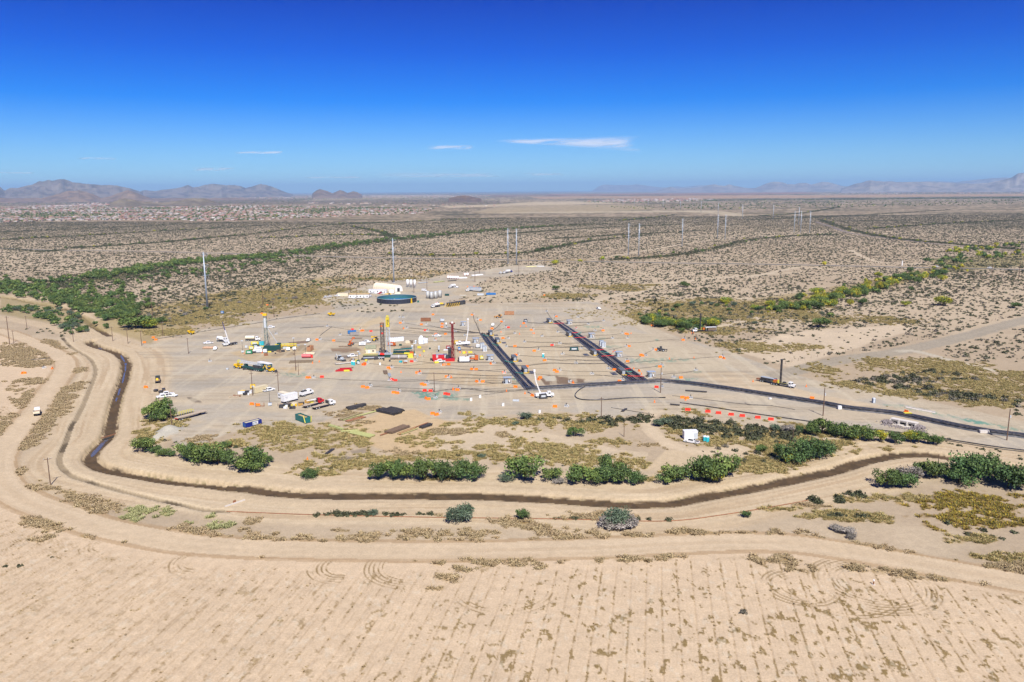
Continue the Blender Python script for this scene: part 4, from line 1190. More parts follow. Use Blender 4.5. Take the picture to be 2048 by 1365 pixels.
def bush_mesh(name, seed, n, cols, size, h=.8):
    r_ = np.random.default_rng(seed)
    q = r_.normal(size=(n, 3))
    q /= np.linalg.norm(q, axis=1)[:, None]
    q[:, 2] = np.abs(q[:, 2])
    p = q * r_.uniform(.45, 1.05, (n, 1)) * np.array([1, 1, h]) * (1 + .3 * np.sin(3 * np.arctan2(q[:, 1], q[:, 0]) + seed))[:, None]
    p[:, 2] += .06
    c = np.array([cols[i] for i in r_.integers(len(cols), size=n)]) * r_.uniform(.7, 1.3, (n, 1))
    return leaves(p, q, size, c, r_)

CRE = [(.062, .068, .032), (.080, .082, .044), (.050, .056, .027)]
BUR = [(.130, .118, .086), (.150, .134, .100), (.105, .096, .070)]
DRYB = [(.19, .16, .125), (.15, .13, .10)]
scr_v = [bush_mesh('scrub', 900 + k, 46, c, .24) for k, c in enumerate((CRE, CRE, BUR, DRYB))]
protos = [carr('scrub_sprig', *v, scrubm) for v in scr_v]
protos[0], protos[1] = protos[0], protos[1]

def region_ok(x, y):
    u, v = proj(x, y)
    bx = [-400, 0, 100, 200, 290, 330, 450, 560, 640, 700, 800, 900, 1000, 1190, 1240, 1300, 1370, 1470, 1560, 1728, 1931, 2048, 2400]
    by = [560, 575, 592, 612, 640, 655, 642, 624, 612, 612, 612, 610, 606, 603, 625, 652, 680, 706, 738, 776, 818, 846, 900]
    ok = v < np.interp(u, bx, by)
    ok &= poly_sd(u, v, PAD, 12) < 1
    for line, w in ((HIGHWAY, 13), (RAIL, 6), (XROAD, 9), (XTRACK, 4), (NTRACK, 8), (HAUL, 9), (CANAL, 16), *[(l, 3.5) for l in NORTHRD]):
        d, _ = pl_dist(x, y, line, 20)
        ok &= np.abs(d) > w
    return ok, u, v

n0 = 520000
yy = np.sqrt(rng.uniform(430 ** 2, 2900 ** 2, n0))
xx = rng.uniform(-1, 1, n0) * (yy * .665 + 40)
dens = .75 + .5 * (fbm(xx / 60, yy / 60, 301, 3) - .5)
dens *= np.where(fbm(xx / 9, yy / 9, 303, 3) > .43, 1, .35) * np.interp(yy, [400, 1100, 1900, 2900], [.95, .80, .66, .56])
ok, u, v = region_ok(xx, yy)
for poly, f in (([(1470, 690), (1620, 660), (1800, 650), (1830, 665), (1700, 705), (1580, 735), (1480, 705)], .25), ([(1590, 735), (1830, 705), (1900, 735), (1760, 760), (1650, 765)], .35), ([(900, 585), (1000, 562), (1120, 568), (1180, 592), (1000, 604), (940, 600)], .5), ([(380, 660), (450, 640), (640, 600), (670, 615), (560, 632), (400, 660)], .22), ([(940, 428), (1000, 410), (1330, 412), (1440, 424), (1200, 427)], .25), ([(1590, 566), (1640, 562), (1690, 570), (1640, 580), (1590, 576)], .0), ([(700, 640), (640, 625), (700, 610), (830, 610), (800, 625)], .3), ([(1210, 620), (1300, 648), (1300, 600), (1220, 600)], .5), ([(740, 556), (900, 548), (960, 540), (860, 545), (740, 552)], .35)):
    dens = np.where(poly_sd(u, v, poly, 5) > 0, dens * f, dens)
dens = np.where((u > 0) & (u < 880) & (v < 444) & (v > 405) & (yy > 2150), 0, dens)
keep = ok & (rng.uniform(size=n0) < dens)
xx, yy = xx[keep], yy[keep]
size = np.clip(rng.lognormal(0.0, .34, len(xx)), .45, 2.2) * .80
kind = rng.choice(4, len(xx), p=[.34, .26, .26, .14])
# denser, darker growth along the washes
wx, wy, ws, wk = [], [], [], []
for line in WASH + [BIGWASH]:
    seg = np.linalg.norm(np.diff(line, axis=0), axis=1)
    L_ = seg.sum()
    n = int(L_ / (1.1 if line is not BIGWASH else .7))
    t = rng.uniform(0, len(line) - 1.001, n)
    i = t.astype(int)
    p = line[i] + (line[i + 1] - line[i]) * (t - i)[:, None] + rng.normal(size=(n, 2)) * (6.0 if line is not BIGWASH else 26)
    wx.append(p[:, 0]); wy.append(p[:, 1])
    ws.append(np.clip(rng.lognormal(.25, .35, n), .6, 2.6)); wk.append(rng.choice([0, 1], n))
# patches of thick scrub round the thickets
for poly, n in (([(1280, 640), (1420, 600), (1560, 596), (1640, 600), (1780, 560), (1900, 530), (2048, 530), (2048, 560), (1900, 590), (1750, 612), (1600, 640), (1500, 660), (1440, 640), (1320, 656)], 1500), ([(0, 560), (200, 560), (500, 512), (680, 495), (700, 520), (560, 575), (380, 630), (290, 640), (180, 610)], 4200), ([(1790, 745), (1900, 740), (1990, 770), (1960, 800), (1800, 780)], 150), ([(1690, 762), (1800, 745), (1950, 790), (2048, 800), (2048, 836), (1900, 806)], 330), ([(1230, 596), (1450, 570), (1700, 560), (1500, 600), (1300, 625)], 420)):
    q = np.array(poly, float)
    g = GP(q)
    lo, hi = g.min(0), g.max(0)
    p = rng.uniform(lo, hi, (n * 6, 2))
    p = p[poly_sd(p[:, 0], p[:, 1], g, 3) > 0][:n]
    o2, _, _ = region_ok(p[:, 0], p[:, 1])
    p = p[o2 & (fbm(p[:, 0] / 18, p[:, 1] / 18, 307, 3) > .42)]
    wx.append(p[:, 0]); wy.append(p[:, 1])
    ws.append(np.clip(rng.lognormal(.12, .35, len(p)), .5, 2.2)); wk.append(rng.choice([0, 1, 2], len(p)))
# bushes between the canal and the yard, edges of the yard
def bushes(poly, n, s0, s1, ks=(0, 1)):
    g = GP(poly)
    p = rng.uniform(g.min(0), g.max(0), (n * 8, 2))
    p = p[poly_sd(p[:, 0], p[:, 1], g, 3) > 0][:n]
    wx.append(p[:, 0]); wy.append(p[:, 1]); ws.append(rng.uniform(s0, s1, len(p))); wk.append(rng.choice(ks, len(p)))
bushes([(1250, 836), (1310, 830), (1300, 850), (1240, 848)], 9, 1.0, 2.0)
bushes([(1312, 832), (1440, 842), (1560, 858), (1600, 866), (1590, 885), (1480, 885), (1400, 868), (1330, 860)], 105, 1.0, 2.3)
bushes([(1180, 836), (1290, 832), (1290, 850), (1230, 856), (1170, 846)], 16, 1.2, 2.2)
bushes([(1070, 832), (1180, 838), (1170, 850), (1070, 842)], 8, .9, 1.7)
bushes([(1400, 885), (1600, 880), (1580, 915), (1500, 935), (1430, 915)], 26, .5, 1.3, (0, 1, 2))
bushes([(1600, 1000), (1700, 982), (1760, 990), (1650, 1022), (1610, 1020)], 13, .7, 1.9)
bushes([(1620, 1026), (1740, 1032), (1760, 1040), (1630, 1036)], 9, .6, 1.5)
bushes([(620, 1024), (880, 1026), (880, 1034), (620, 1036)], 42, .5, 1.3)
bushes([(1080, 1034), (1370, 1038), (1370, 1046), (1080, 1042)], 8, .5, 1.1)
bushes([(660, 600), (840, 612), (820, 626), (720, 626), (650, 612)], 40, .7, 1.5)
bushes([(600, 934), (680, 930), (720, 944), (620, 950)], 8, .4, .9)
bushes([(780, 905), (1300, 905), (1300, 940), (780, 940)], 22, .4, 1.0, (0, 1, 2))
bushes([(320, 880), (560, 890), (540, 915), (330, 895)], 16, .4, 1.2, (0, 1, 2))
bushes([(60, 652), (140, 662), (170, 672), (120, 680), (40, 660)], 12, .6, 1.5)
bushes([(1870, 870), (2048, 910), (2048, 925), (1860, 886)], 18, .4, 1.0)
bushes([(1880, 1040), (2048, 1050), (2048, 1100), (1880, 1070)], 8, .5, 1.2)
bushes([(0, 1110), (160, 1090), (160, 1160), (0, 1160)], 4, .4, .9, (0,))
bushes([(1460, 1215), (1500, 1215), (1500, 1235), (1460, 1235)], 2, .5, .9, (2,))
bushes([(330, 670), (640, 604), (660, 618), (340, 680)], 40, .4, 1.0)
ax, ay = np.concatenate([xx, *wx]), np.concatenate([yy, *wy])
as_, ak = np.concatenate([size, *ws]), np.concatenate([kind, *wk])
app = as_ / np.hypot(ax, ay) * (np.abs(ax) < ay * .645)
order = np.argsort(-app)
top, rest = order[:296], order[296:]
BK = []
for k, (nm, lk) in enumerate((('creosote_bush', 'dark creosote bush'), ('creosote_bush', 'dark creosote bush'), ('bursage_bush', 'olive grey bursage bush'), ('dry_bush', 'pale dry bush'))):
    vv = bush_mesh('bush', 900 + k, 150, (CRE, CRE, BUR, DRYB)[k], .16)
    o = part(nm, carr(nm, *vv, scrubm), scrubm)
    tag(o, lk + ' on desert soil', 'bush', 'bushes dotted over the desert')
    PROTO_KIDS[o.name] = []
    BK.append((Kind(o, []), lk))
lab = []
for i in top:
    k, lk = BK[ak[i]]
    o = k.put(float(ax[i]), float(ay[i]), float(rng.uniform(0, 6.28)), scale=float(as_[i]))
    lab.append((o, lk))
relabel(lab)
for k, _ in BK:
    if not k.used:
        bpy.data.objects.remove(k.root)
az_ = np.zeros(len(rest))
nr_ = ay[rest] < 900
az_[nr_] = terrain_z(ax[rest][nr_], ay[rest][nr_])
scatter('desert_scrub', np.stack([ax[rest], ay[rest], az_], 1), rng.uniform(0, 6.28, len(rest)), np.stack([as_[rest], as_[rest], as_[rest] * rng.uniform(.7, 1.2, len(rest))], 1), ak[rest], protos)
if far_t:
    a = np.array([(x, y, w, h) for x, y, w, h, s in far_t])
    ii = np.array([{'green': 0, 'dark': 1, 'yellow': 2}[s] for *_, s in far_t])
    fp = [crown_mesh('thicket_crown', 700 + k, 7, 150, 1.0, 1.3, c, .15, leafm, low=.05) for k, c in enumerate((GREEN, DARK, YEL))]
    scatter('far_thicket', np.stack([a[:, 0], a[:, 1], np.zeros(len(a))], 1), rng.uniform(0, 6.28, len(a)), np.stack([a[:, 2], a[:, 2], a[:, 3]], 1), ii, fp)

# dry grass and field weeds
def tuft(seed, n, h, cols, wdt=.045):
    r_ = np.random.default_rng(seed)
    V_, C_ = [], []
    for k in range(n):
        t, rr = r_.uniform(0, 6.28), math.sqrt(r_.uniform()) * .42
        x, y = rr * math.cos(t), rr * math.sin(t)
        a = r_.uniform(0, 6.28)
        l = h * r_.uniform(.5, 1.1)
        tx, ty = x * 1.5 + r_.normal() * .18, y * 1.5 + r_.normal() * .18
        c, s = math.cos(a) * wdt * 2.2, math.sin(a) * wdt * 2.2
        V_ += [(x - c, y - s, 0), (x + c, y + s, 0), (tx + c * .6, ty + s * .6, l), (tx - c * .6, ty - s * .6, l)]
        C_ += [np.array(cols[r_.integers(len(cols))]) * r_.uniform(.75, 1.25)] * 4
    return np.array(V_), np.arange(4 * n).reshape(-1, 4), np.array(C_)
STRAW = [(.37, .28, .155), (.30, .225, .12), (.42, .33, .19), (.24, .18, .10)]
OCH = [(.35, .265, .11), (.26, .21, .08), (.41, .32, .14), (.15, .16, .06)]
YG = [(.30, .30, .13), (.36, .35, .17), (.24, .25, .11)]
RUST = [(.36, .26, .03), (.42, .31, .03), (.22, .15, .05), (.14, .15, .04), (.24, .16, .05), (.20, .14, .05)]
tufts = [carr('tuft', *tuft(800 + k, 54, .5, c, .034), drym) for k, c in enumerate((STRAW, OCH, YG, RUST))] + [carr('tumbleweed', *bush_mesh('tumbleweed', 860, 110, STRAW, .12, .75), drym)]
far, G = GR['far'], GR['G']
area = (far / 797.0) * (far ** 2 / (797.0 * CAMH))
expn = np.where((far < 900) & (GR['Y'] > 60) & (np.abs(GR['U'] - 1024) < 1150), G * area * 1.5, 0)
cnt = np.floor(expn + rng.uniform(size=len(expn))).astype(int)
cnt = np.minimum(cnt, 6)
ii = np.repeat(np.arange(len(cnt)), cnt)
jx = GR['X'][ii] + rng.uniform(-.5, .5, len(ii)) * np.maximum(far[ii] / 797, .5) * 1.3
jy = GR['Y'][ii] + rng.uniform(-.5, .5, len(ii)) * far[ii] ** 2 / (797 * CAMH)
sz = rng.uniform(.5, 1.35, len(ii))
gk = GR['GK'][ii].astype(int)
rd_ = (gk == 0) & (rng.uniform(size=len(ii)) < .30)
gk[rd_] = 4
sz[rd_] *= .75
scatter('dry_grass', np.stack([jx, jy, terrain_z(jx, jy)], 1), rng.uniform(0, 6.28, len(ii)), np.stack([sz * 1.3, sz * 1.3, sz], 1), gk, tufts)
expn = np.where((far < 420) & (GR['Y'] > 60) & (np.abs(GR['U'] - 1024) < 1150), GR['weed'] * area * .8, 0)
cnt = np.minimum(np.floor(expn + rng.uniform(size=len(expn))).astype(int), 4)
ii2 = np.repeat(np.arange(len(cnt)), cnt)
jx = GR['X'][ii2] + rng.uniform(-.5, .5, len(ii2)) * .3
jy = GR['Y'][ii2] + rng.uniform(-.5, .5, len(ii2)) * .6
sz = rng.uniform(.2, .55, len(ii2))
WEED = [(.30, .22, .115), (.25, .19, .10), (.36, .27, .15)]
scatter('field_weeds', np.stack([jx, jy, np.zeros(len(jx))], 1), rng.uniform(0, 6.28, len(ii2)), np.stack([sz * 1.2, sz * 1.2, sz * .6], 1), np.zeros(len(ii2), int), [carr('weed', *tuft(850, 30, .5, WEED, .05), drym)])
print('SCRUB', len(rest), 'GRASS', len(ii), 'WEEDS', len(ii2), 'TREES', len(seen), 'far', len(far_t))
# ------------------------------------------------------------------ paints
white = mat('white_paint', (.74, .74, .73), .35, vary=.10, scale=1.5)
cream = mat('cream_paint', (.68, .60, .44), .5, vary=.10)
grey = mat('grey_paint', (.34, .37, .40), .5, vary=.12)
lgrey = mat('light_grey_steel', (.50, .54, .57), .45, vary=.12)
galv = mat('galvanised_steel', (.40, .46, .53), .4, .25, vary=.10)
dark = mat('dark_steel', (.045, .045, .048), .6, vary=.3)
black = mat('black_plastic', (.024, .026, .030), .38, vary=.3, scale=1.0, dust=.22)
liner = mat('black_liner', (.062, .068, .080), .5, vary=.35, scale=.5, dust=.38)
glass = mat('window_glass', (.015, .02, .025), .08, vary=0)
tyre = mat('tyre_rubber', (.022, .021, .020), .85, vary=.1)
rust = mat('rusty_steel', (.25, .105, .05), .85, vary=.35, scale=1.5)
brown = mat('brown_timber', (.19, .13, .085), .85, vary=.35, scale=2)
pole_w = mat('pole_wood', (.14, .085, .055), .85, vary=.25)
tan_w = mat('pale_deck_wood', (.42, .34, .25), .8, vary=.25)
orange = mat('orange_plastic', (.86, .19, .01), .45, vary=.08)
redp = mat('red_plastic', (.85, .035, .015), .45, vary=.06)
red = mat('red_paint', (.50, .018, .022), .4, vary=.15)
yellow = mat('yellow_paint', (.75, .47, .01), .45, vary=.12)
lemon = mat('lemon_paint', (.66, .58, .06), .5, vary=.15)
blue = mat('blue_paint', (.012, .025, .20), .45, vary=.12)
lblue = mat('mid_blue_paint', (.03, .16, .42), .45, vary=.12)
green = mat('green_paint', (.012, .12, .10), .5, vary=.15)
dgreen = mat('dark_green_paint', (.012, .062, .055), .5, vary=.2)
bgreen = mat('bright_green_paint', (.02, .24, .09), .5, vary=.1)
teal = mat('teal_plastic', (.03, .42, .48), .4, vary=.08)
ngrey = mat('blue_grey_plastic', (.16, .21, .30), .5, vary=.08)
concrete = mat('concrete', (.55, .51, .46), .85, vary=.15)
pvc = mat('pale_green_pipe', (.36, .37, .15), .55, vary=.15)
canvas = mat('cream_canvas', (.78, .68, .50), .7, vary=.06, scale=.5)
skin = mat('skin', (.42, .26, .18), .6, vary=0)
vest = mat('hi_vis_cloth', (.45, .75, .05), .7, vary=0)
jeans = mat('dark_work_trousers', (.03, .035, .06), .8, vary=0)
pink = mat('faded_red_tank', (.62, .12, .13), .5, vary=.15)

lab_all = []
def L_(o, look):
    lab_all.append((o, look))
    return o

# ------------------------------------------------------------------ transmission poles and wooden power poles
root = thing('steel_monopole', 'tall pale steel transmission monopole', 'transmission pole', group='steel monopoles of the transmission line')
ps = [part('shaft', MB().cyl((0, 0, -.5), (0, 0, 47), .88, 10, .36), galv, root, True), part('base_plate', MB().cyl((0, 0, -.1), (0, 0, .35), 1.5, 10), concrete, root)]
for k, z in enumerate((45, 36, 27.5)):
    ps.append(part('arm', MB().cyl((0, 0, z), (3.4, 0, z + .5), .20, 6, .10).cyl((0, 0, z), (-2.4, 0, z + .4), .16, 6, .08), galv, root))
    ps.append(part('insulator', MB().tube([(.6, 0, z - .1), (2.0, 0, z - 3.6), (3.3, 0, z + .4)], .09, 4), lgrey, root))
mono = Kind(root, ps)
MONO = [(415, 617, 'steel monopole with three arms, closest to the canal'), (788, 566, 'steel monopole with arms standing behind the quonset tent'), (1016, 528, 'western pole of the twin monopoles beyond the yard'), (1033, 529.5, 'eastern pole of the twin monopoles beyond the yard'), (1256.5, 510, 'western pole of the second pair of monopoles'), (1277.3, 511.4, 'eastern pole of the second pair of monopoles'), (1364, 493, 'lone monopole beside the dirt track beyond the second pair'), (1434.7, 477, 'taller looking pole of the third monopole pair'), (1450, 478.4, 'shorter looking pole of the third monopole pair'),
        (1402, 426), (1360.6, 420.8), (1484.5, 437.8), (1546, 439.5), (1588, 465), (1597, 449.7), (1601, 465), (1619, 465.8), (1326, 417), (1296, 413.6), (1269, 412), (1246, 411.5), (1226.5, 408.6), (1190, 407), (1164, 405.5), (1436, 431)]
for q in MONO:
    o = mono.at(q[0], q[1], rz=R(-35 if q[0] > 900 else 8), label=q[2] if len(q) > 2 else None)
    if len(q) < 3:
        L_(o, 'distant pale steel monopole')
def pole_kind(nm, h, arms, r=.17, look='brown wooden power pole', transformer=False):
    root = thing(nm, look, 'power pole', group='wooden power poles')
    ps = [part('pole', MB().cyl((0, 0, -.3), (0, 0, h), r * 1.15, 7, r * .75), pole_w, root)]
    for z, w in arms:
        ps.append(part('crossarm', MB().box(0, .2, z, w, .14, .16), pole_w, root))
        for x in (-w * .44, 0.35, w * .44):
            ps.append(part('insulator', MB().cyl((x, .2, z + .16), (x, .2, z + .42), .06, 5), lgrey, root))
    if transformer:
        ps.append(part('transformer', MB().cyl((.38, 0, h * .72), (.38, 0, h * .72 + .9), .28, 8), lgrey, root))
    return Kind(root, ps)
PK = {'a': pole_kind('power_pole', 9.6, [(8.9, 2.4)]), 'b': pole_kind('power_pole', 12.6, [(11.9, 2.8), (10.6, 1.8)]), 'c': pole_kind('power_pole', 12.4, [], .21, 'bare brown power pole with transformer', True), 'd': pole_kind('power_pole', 18.5, [(17.4, 3.0)], .24, 'tall brown power pole'), 'e': pole_kind('power_pole', 6.2, [], .13, 'short bare wooden pole')}
WP = [(19.5, 689.6, 'd', 0), (28.3, 690.8, 'a', 0), (54, 658.4, 'a', 0), (147, 684, 'a', 0), (225.6, 682.6, 'a', 0), (256, 687.6, 'a', 1.2), (283.4, 691.7, 'a', 1.2), (326, 672, 'a', 0), (377, 707.7, 'a', 0), (305.6, 640, 'd', .5), (101, 971, 'a', .6), (344.5, 859.5, 'a', .1), (505.5, 791.4, 'b', .1), (558, 795, 'b', .9), (591.7, 742, 'b', .1), (597.5, 750.8, 'e', 0), (548, 634, 'b', .5), (526, 610, 'd', .4), (868.8, 784.4, 'a', .3), (1321, 786, 'c', 0), (1202.5, 839, 'a', .3), (1248, 873.8, 'e', 0), (1646, 832, 'c', 0), (1585, 890, 'e', 0), (2013.6, 881, 'c', 0), (1875, 943, 'e', 0), (700.5, 584, 'd', .4), (714, 603.4, 'b', .3), (648, 506, 'd', .2), (828, 586, 'd', .3), (854, 581.6, 'b', .3), (842, 563, 'd', .3), (959.4, 547, 'd', .3), (950, 564.4, 'd', .3), (1037.5, 549.5, 'b', .3), (1057.5, 531.6, 'd', .3), (1089, 530, 'd', .3), (1172, 538, 'b', .2), (1269.7, 537, 'b', .2), (1286, 532, 'd', .2), (1383, 519, 'd', .2), (1499.5, 534, 'd', .2), (1723, 539, 'd', .2), (1740, 524.6, 'd', .2), (1983.5, 547, 'd', .2), (2037, 558, 'd', .2), (1715, 467, 'd', .2), (1779.6, 478, 'd', .2), (1910, 484.5, 'd', .2), (1666, 445.7, 'd', .2)]
PL = {'a': 'wooden pole with one crossarm', 'b': 'wooden pole with two crossarms', 'c': 'bare pole with transformer', 'd': 'tall brown transmission pole', 'e': 'short bare wooden pole'}
for x, y, k, rz in WP:
    L_(PK[k].at(x, y, rz=rz), PL[k])

# ------------------------------------------------------------------ pipe corridors: black lining with pipes in it
def gline(pts, n=5):
    return catmull(GP(pts), n)
C1L, C1R = [(960, 667), (975, 690), (1000, 719), (1028, 752), (1052, 780.5)], [(979, 668), (1002, 697), (1028, 727), (1052, 755), (1074, 777)]
C2L, C2R = [(1107, 643.5), (1145, 673), (1190, 709), (1230, 740), (1262, 766)], [(1117, 642), (1165, 673), (1220, 709), (1262, 739), (1297, 762)]
TRK = [(1052, 779), (1150, 773.4), (1250, 767), (1290, 764.5), (1330, 763.5), (1369, 766.5), (1400, 770), (1470, 780), (1554, 793), (1644, 807), (1694, 816.5), (1780, 826), (1815, 832), (1853, 840), (1915, 853), (1978, 864), (2048, 873), (2160, 890)]
def sheet(L, Rr, z, name, m, edge=.35):
    a, b_ = gline(L), gline(Rr)
    n = len(a)
    mb = MB()
    d = (b_ - a) / np.linalg.norm(b_ - a, axis=1)[:, None]
    rows = [(a - d * .6, 0.02), (a, z + edge), (a + d * .8, z), (b_ - d * .8, z), (b_, z + edge), (b_ + d * .6, 0.02)]
    vs = [(p[0], p[1], zz) for r, zz in rows for p in r]
    fs = [(r * n + k, r * n + k + 1, (r + 1) * n + k + 1, (r + 1) * n + k) for r in range(5) for k in range(n - 1)]
    o = part(name, mb.add(vs, fs), m)
    o['kind'] = 'structure'
    return a, b_
c1 = sheet(C1L, C1R, .10, 'lined_pipe_trench', liner)
c2 = sheet(C2L, C2R, .10, 'lined_pipe_trench', liner)
tk = gline(TRK)
tl_, tr_ = offset(tk, 3.0), offset(tk, -3.0)
n = len(tk)
o = part('lined_pipe_trench', MB().add([(p[0], p[1], z) for r, z in ((offset(tk, 3.5), .02), (tl_, .55), (offset(tk, 2.2), .16), (offset(tk, -2.2), .16), (tr_, .55), (offset(tk, -3.5), .02)) for p in r], [(r * n + k, (r + 1) * n + k, (r + 1) * n + k + 1, r * n + k + 1) for r in range(5) for k in range(n - 1)]), liner)
o['kind'] = 'structure'
def pipe(line, r, z, label, m=black, name='pipeline', cat='pipe', group='black pipelines in the lined trenches', wob=0.0):
    pts = [(p[0], p[1], z) for p in line]
    o = part(name, MB().tube(pts, r, 6), m, None, True)
    return tag(o, label, cat, group)
for (a, b_), nm in ((c1, 'western'), (c2, 'eastern')):
    for t, r, w in ((.28, .30, 'second from the west edge'), (.14, .2, 'thin one along the west edge'), (.42, .26, 'beside the pale centre line'), (.52, .22, 'in the middle'), (.66, .34, 'thickest, towards the east side'), (.80, .28, 'second from the east edge'), (.91, .2, 'thin one along the east edge')):
        ln = a + (b_ - a) * t
        ln = ln + np.stack([np.sin(np.arange(len(ln)) * .9 + t * 20) * .18, np.zeros(len(ln))], 1)
        pipe(ln, r, .10 + r, f'black pipe in the {nm} lined trench, {w}')
    ln = a + (b_ - a) * .47
    pipe(ln, .16, .5, f'thin pale hose lying along the middle of the {nm} trench', tan_w, 'hose', 'hose')
    pipe(a + (b_ - a) * .585, .13, .45, f'second pale hose, east of the middle of the {nm} trench', tan_w, 'hose', 'hose')
for t, r, w in ((1.9, .34, 'northernmost pipe'), (1.1, .40, 'second pipe from the north'), (.15, .40, 'middle pipe'), (-.8, .45, 'thick second pipe from the south'), (-1.7, .40, 'southernmost pipe')):
    pipe(offset(tk, t), r, .16 + r, f'{w} of the long black trunk line across the yard')
pipe(gline([(1360, 806.6), (1420, 815), (1480, 824.5), (1554, 835), (1632, 846), (1700, 855), (1780, 864), (1856, 874.5), (1915, 883), (1993, 895), (2100, 908)]), .24, .24, 'long black pipe behind the red barrier row')
pipe(gline([(1860, 877), (1930, 888), (1993, 898), (2100, 911)]), .15, .15, 'second black pipe beside the long one near the culvert')
pipe(gline([(453, 1024), (640, 1031), (880, 1036), (1050, 1038), (1200, 1041), (1340, 1043), (1450, 1030), (1560, 1012), (1640, 997)]), .13, .13, 'thin rusty pipe along the canal strip', rust, 'thin_pipe')
pipe(gline([(1280, 753), (1330, 759)]), .2, .4, 'short pipe crossing at the trunk junction', tan_w)
pipe(gline([(305, 680), (380, 668), (460, 655), (520, 646), (560, 638), (640, 628)]), .14, .14, 'long thin black hose along the north edge of the yard', black, 'hose', 'hose')
pipe(gline([(1182, 770), (1160, 780), (1150, 792), (1162, 800), (1200, 801), (1260, 797), (1331, 796.5)]), .26, .26, 'black pipe curled in a loop below the trunk line')
pipe(gline([(1222, 816), (1290, 827), (1298, 826)]), .12, .12, 'thin hose lying by the track entrance', black, 'hose', 'hose')
pipe(gline([(1345, 792), (1380, 796), (1480, 808), (1540, 812), (1590, 820)]), .10, .10, 'thin black cable on the gravel south of the trunk line', black, 'hose', 'hose')
pipe(gline([(1490, 806), (1500, 811), (1545, 812)]), .09, .09, 'short curved hose south of the trunk line', black, 'hose', 'hose')
pipe(gline([(0, 731), (40, 723), (100, 717)]), .2, .2, 'black pipe on the dry grass left of the perimeter road')
pipe(gline([(640, 672), (650, 664), (664, 654)]), .14, .14, 'bent hose on the gravel left of the sandy patch', black, 'hose', 'hose')
pipe(gline([(600, 657), (640, 654), (648, 653)]), .14, .14, 'short dark hose on the northern gravel', black, 'hose', 'hose')
# red flagging bands across the eastern trench
for (x0, y0), (x1, y1) in (((1107, 650), (1128, 649)), ((1144, 668.8), (1156, 668)), ((1149.5, 678.8), (1172.5, 677.5)), ((1191.5, 703), (1208, 702.5)), ((1203, 716), (1228, 714.5)), ((1247.5, 742.5), (1262, 740.5)), ((1255, 756), (1287, 756.5))):
    a, b_ = np.array(P(x0, y0)), np.array(P(x1, y1))
    o = part('barrier_boom', MB().box(0, 0, .9, float(np.linalg.norm(b_ - a)), .12, .2).box(0, 0, 0, .12, .12, .9), redp)
    o.location = (*((a + b_) / 2), 0)
    o.rotation_euler.z = math.atan2(*(b_ - a)[::-1])
    tag(o, 'red boom', 'boom', 'red booms across the eastern trench')
    L_(o, 'red boom over the eastern trench')
# teal hoses across the trenches
for k, (x0, y0, x1, y1) in enumerate(((966, 672, 978, 675), (985, 690, 997, 694), (1010, 725, 1027, 728), (1032, 748, 1047, 750), (1152, 672, 1162, 668), (1201, 706, 1218, 709), (1246, 745, 1264, 747))):
    x, y = map(float, P((x0 + x1) / 2, (y0 + y1) / 2))
    q = catmull(GP([(x0, y0), ((x0 + x1) / 2, (y0 + y1) / 2 + 1), (x1, y1)]), 4) - np.array([x, y])
    o = pipe(q, .22, .85, 'p', mat('teal_hose', (.05, .24, .20), .6), 'manifold_pipe', 'pipe', 'teal manifold pipes over the trenches')
    o.location = (x, y, 0)
    L_(o, 'teal manifold pipe over black pipes')

# ------------------------------------------------------------------ header houses, kiosks, cabinets
root = thing('header_house', 'black', 'equipment house', group='black header houses beside the trenches')
ps = [part('body', MB().box(0, 0, .25, 6.6, 2.4, 2.3), black, root), part('roof', MB().box(0, 0, 2.55, 6.9, 2.7, .16), mat('dark_roof', (.11, .12, .135), .6, vary=.2), root), part('door', MB().box(3.32, .2, .3, .06, 1.5, 2.0), grey, root), part('base_frame', MB().box(0, 0, 0, 6.9, 2.5, .25), dark, root)]
for k in range(5):
    ps.append(part('panel', MB().box(-2.6 + k * 1.3, 1.23, .4, 1.1, .06, 1.9), dark, root))
ps += [part('guard_rail', MB().box(0, 1.95, .1, 6.4, .22, .45), yellow, root), part('guard_rail', MB().box(4.0, .2, .1, .22, 2.6, .4), yellow, root)]
hh = Kind(root, ps)
HHD = {1: head(985, 680, (52, 80)), 2: head(1150, 680, (100, 78))}
for x, y, c, lb in ((980.5, 670, 1, 'northernmost'), (994.5, 685, 1, 'second northernmost'), (1028, 721, 1, 'third'), (1049, 744, 1, 'southernmost')):
    hh.at(x, y, rz=HHD[1], label=f'{lb} black header house with yellow guards on the western trench')
for x, y, c, lb in ((1098, 645, 2, 'northernmost'), (1137.5, 672, 2, 'second northernmost'), (1187, 709, 2, 'third'), (1243, 748, 2, 'southernmost')):
    hh.at(x, y, rz=HHD[2], label=f'{lb} black header house with yellow guards on the eastern trench')
root = thing('shade_kiosk', 'kiosk', 'kiosk', group='open steel kiosks with pale roofs')
ps = [part('roof', MB().box(0, 0, 3.0, 4.2, 3.2, .14), galv, root), part('back_panel', MB().box(-1.5, 0, .3, .15, 2.6, 2.5), dark, root), part('cabinet', MB().box(-.5, -.3, .2, 1.4, 1.5, 2.1), galv, root), part('meter_box', MB().box(.9, -1.0, .9, .5, .5, .9), white, root), part('floor_slab', MB().box(0, 0, 0, 4.0, 3.0, .12), concrete, root)]
for sx_ in (-1.9, 1.9):
    for sy_ in (-1.4, 1.4):
        ps.append(part('post', MB().box(sx_, sy_, .1, .12, .12, 2.9), galv, root))
kio = Kind(root, ps)
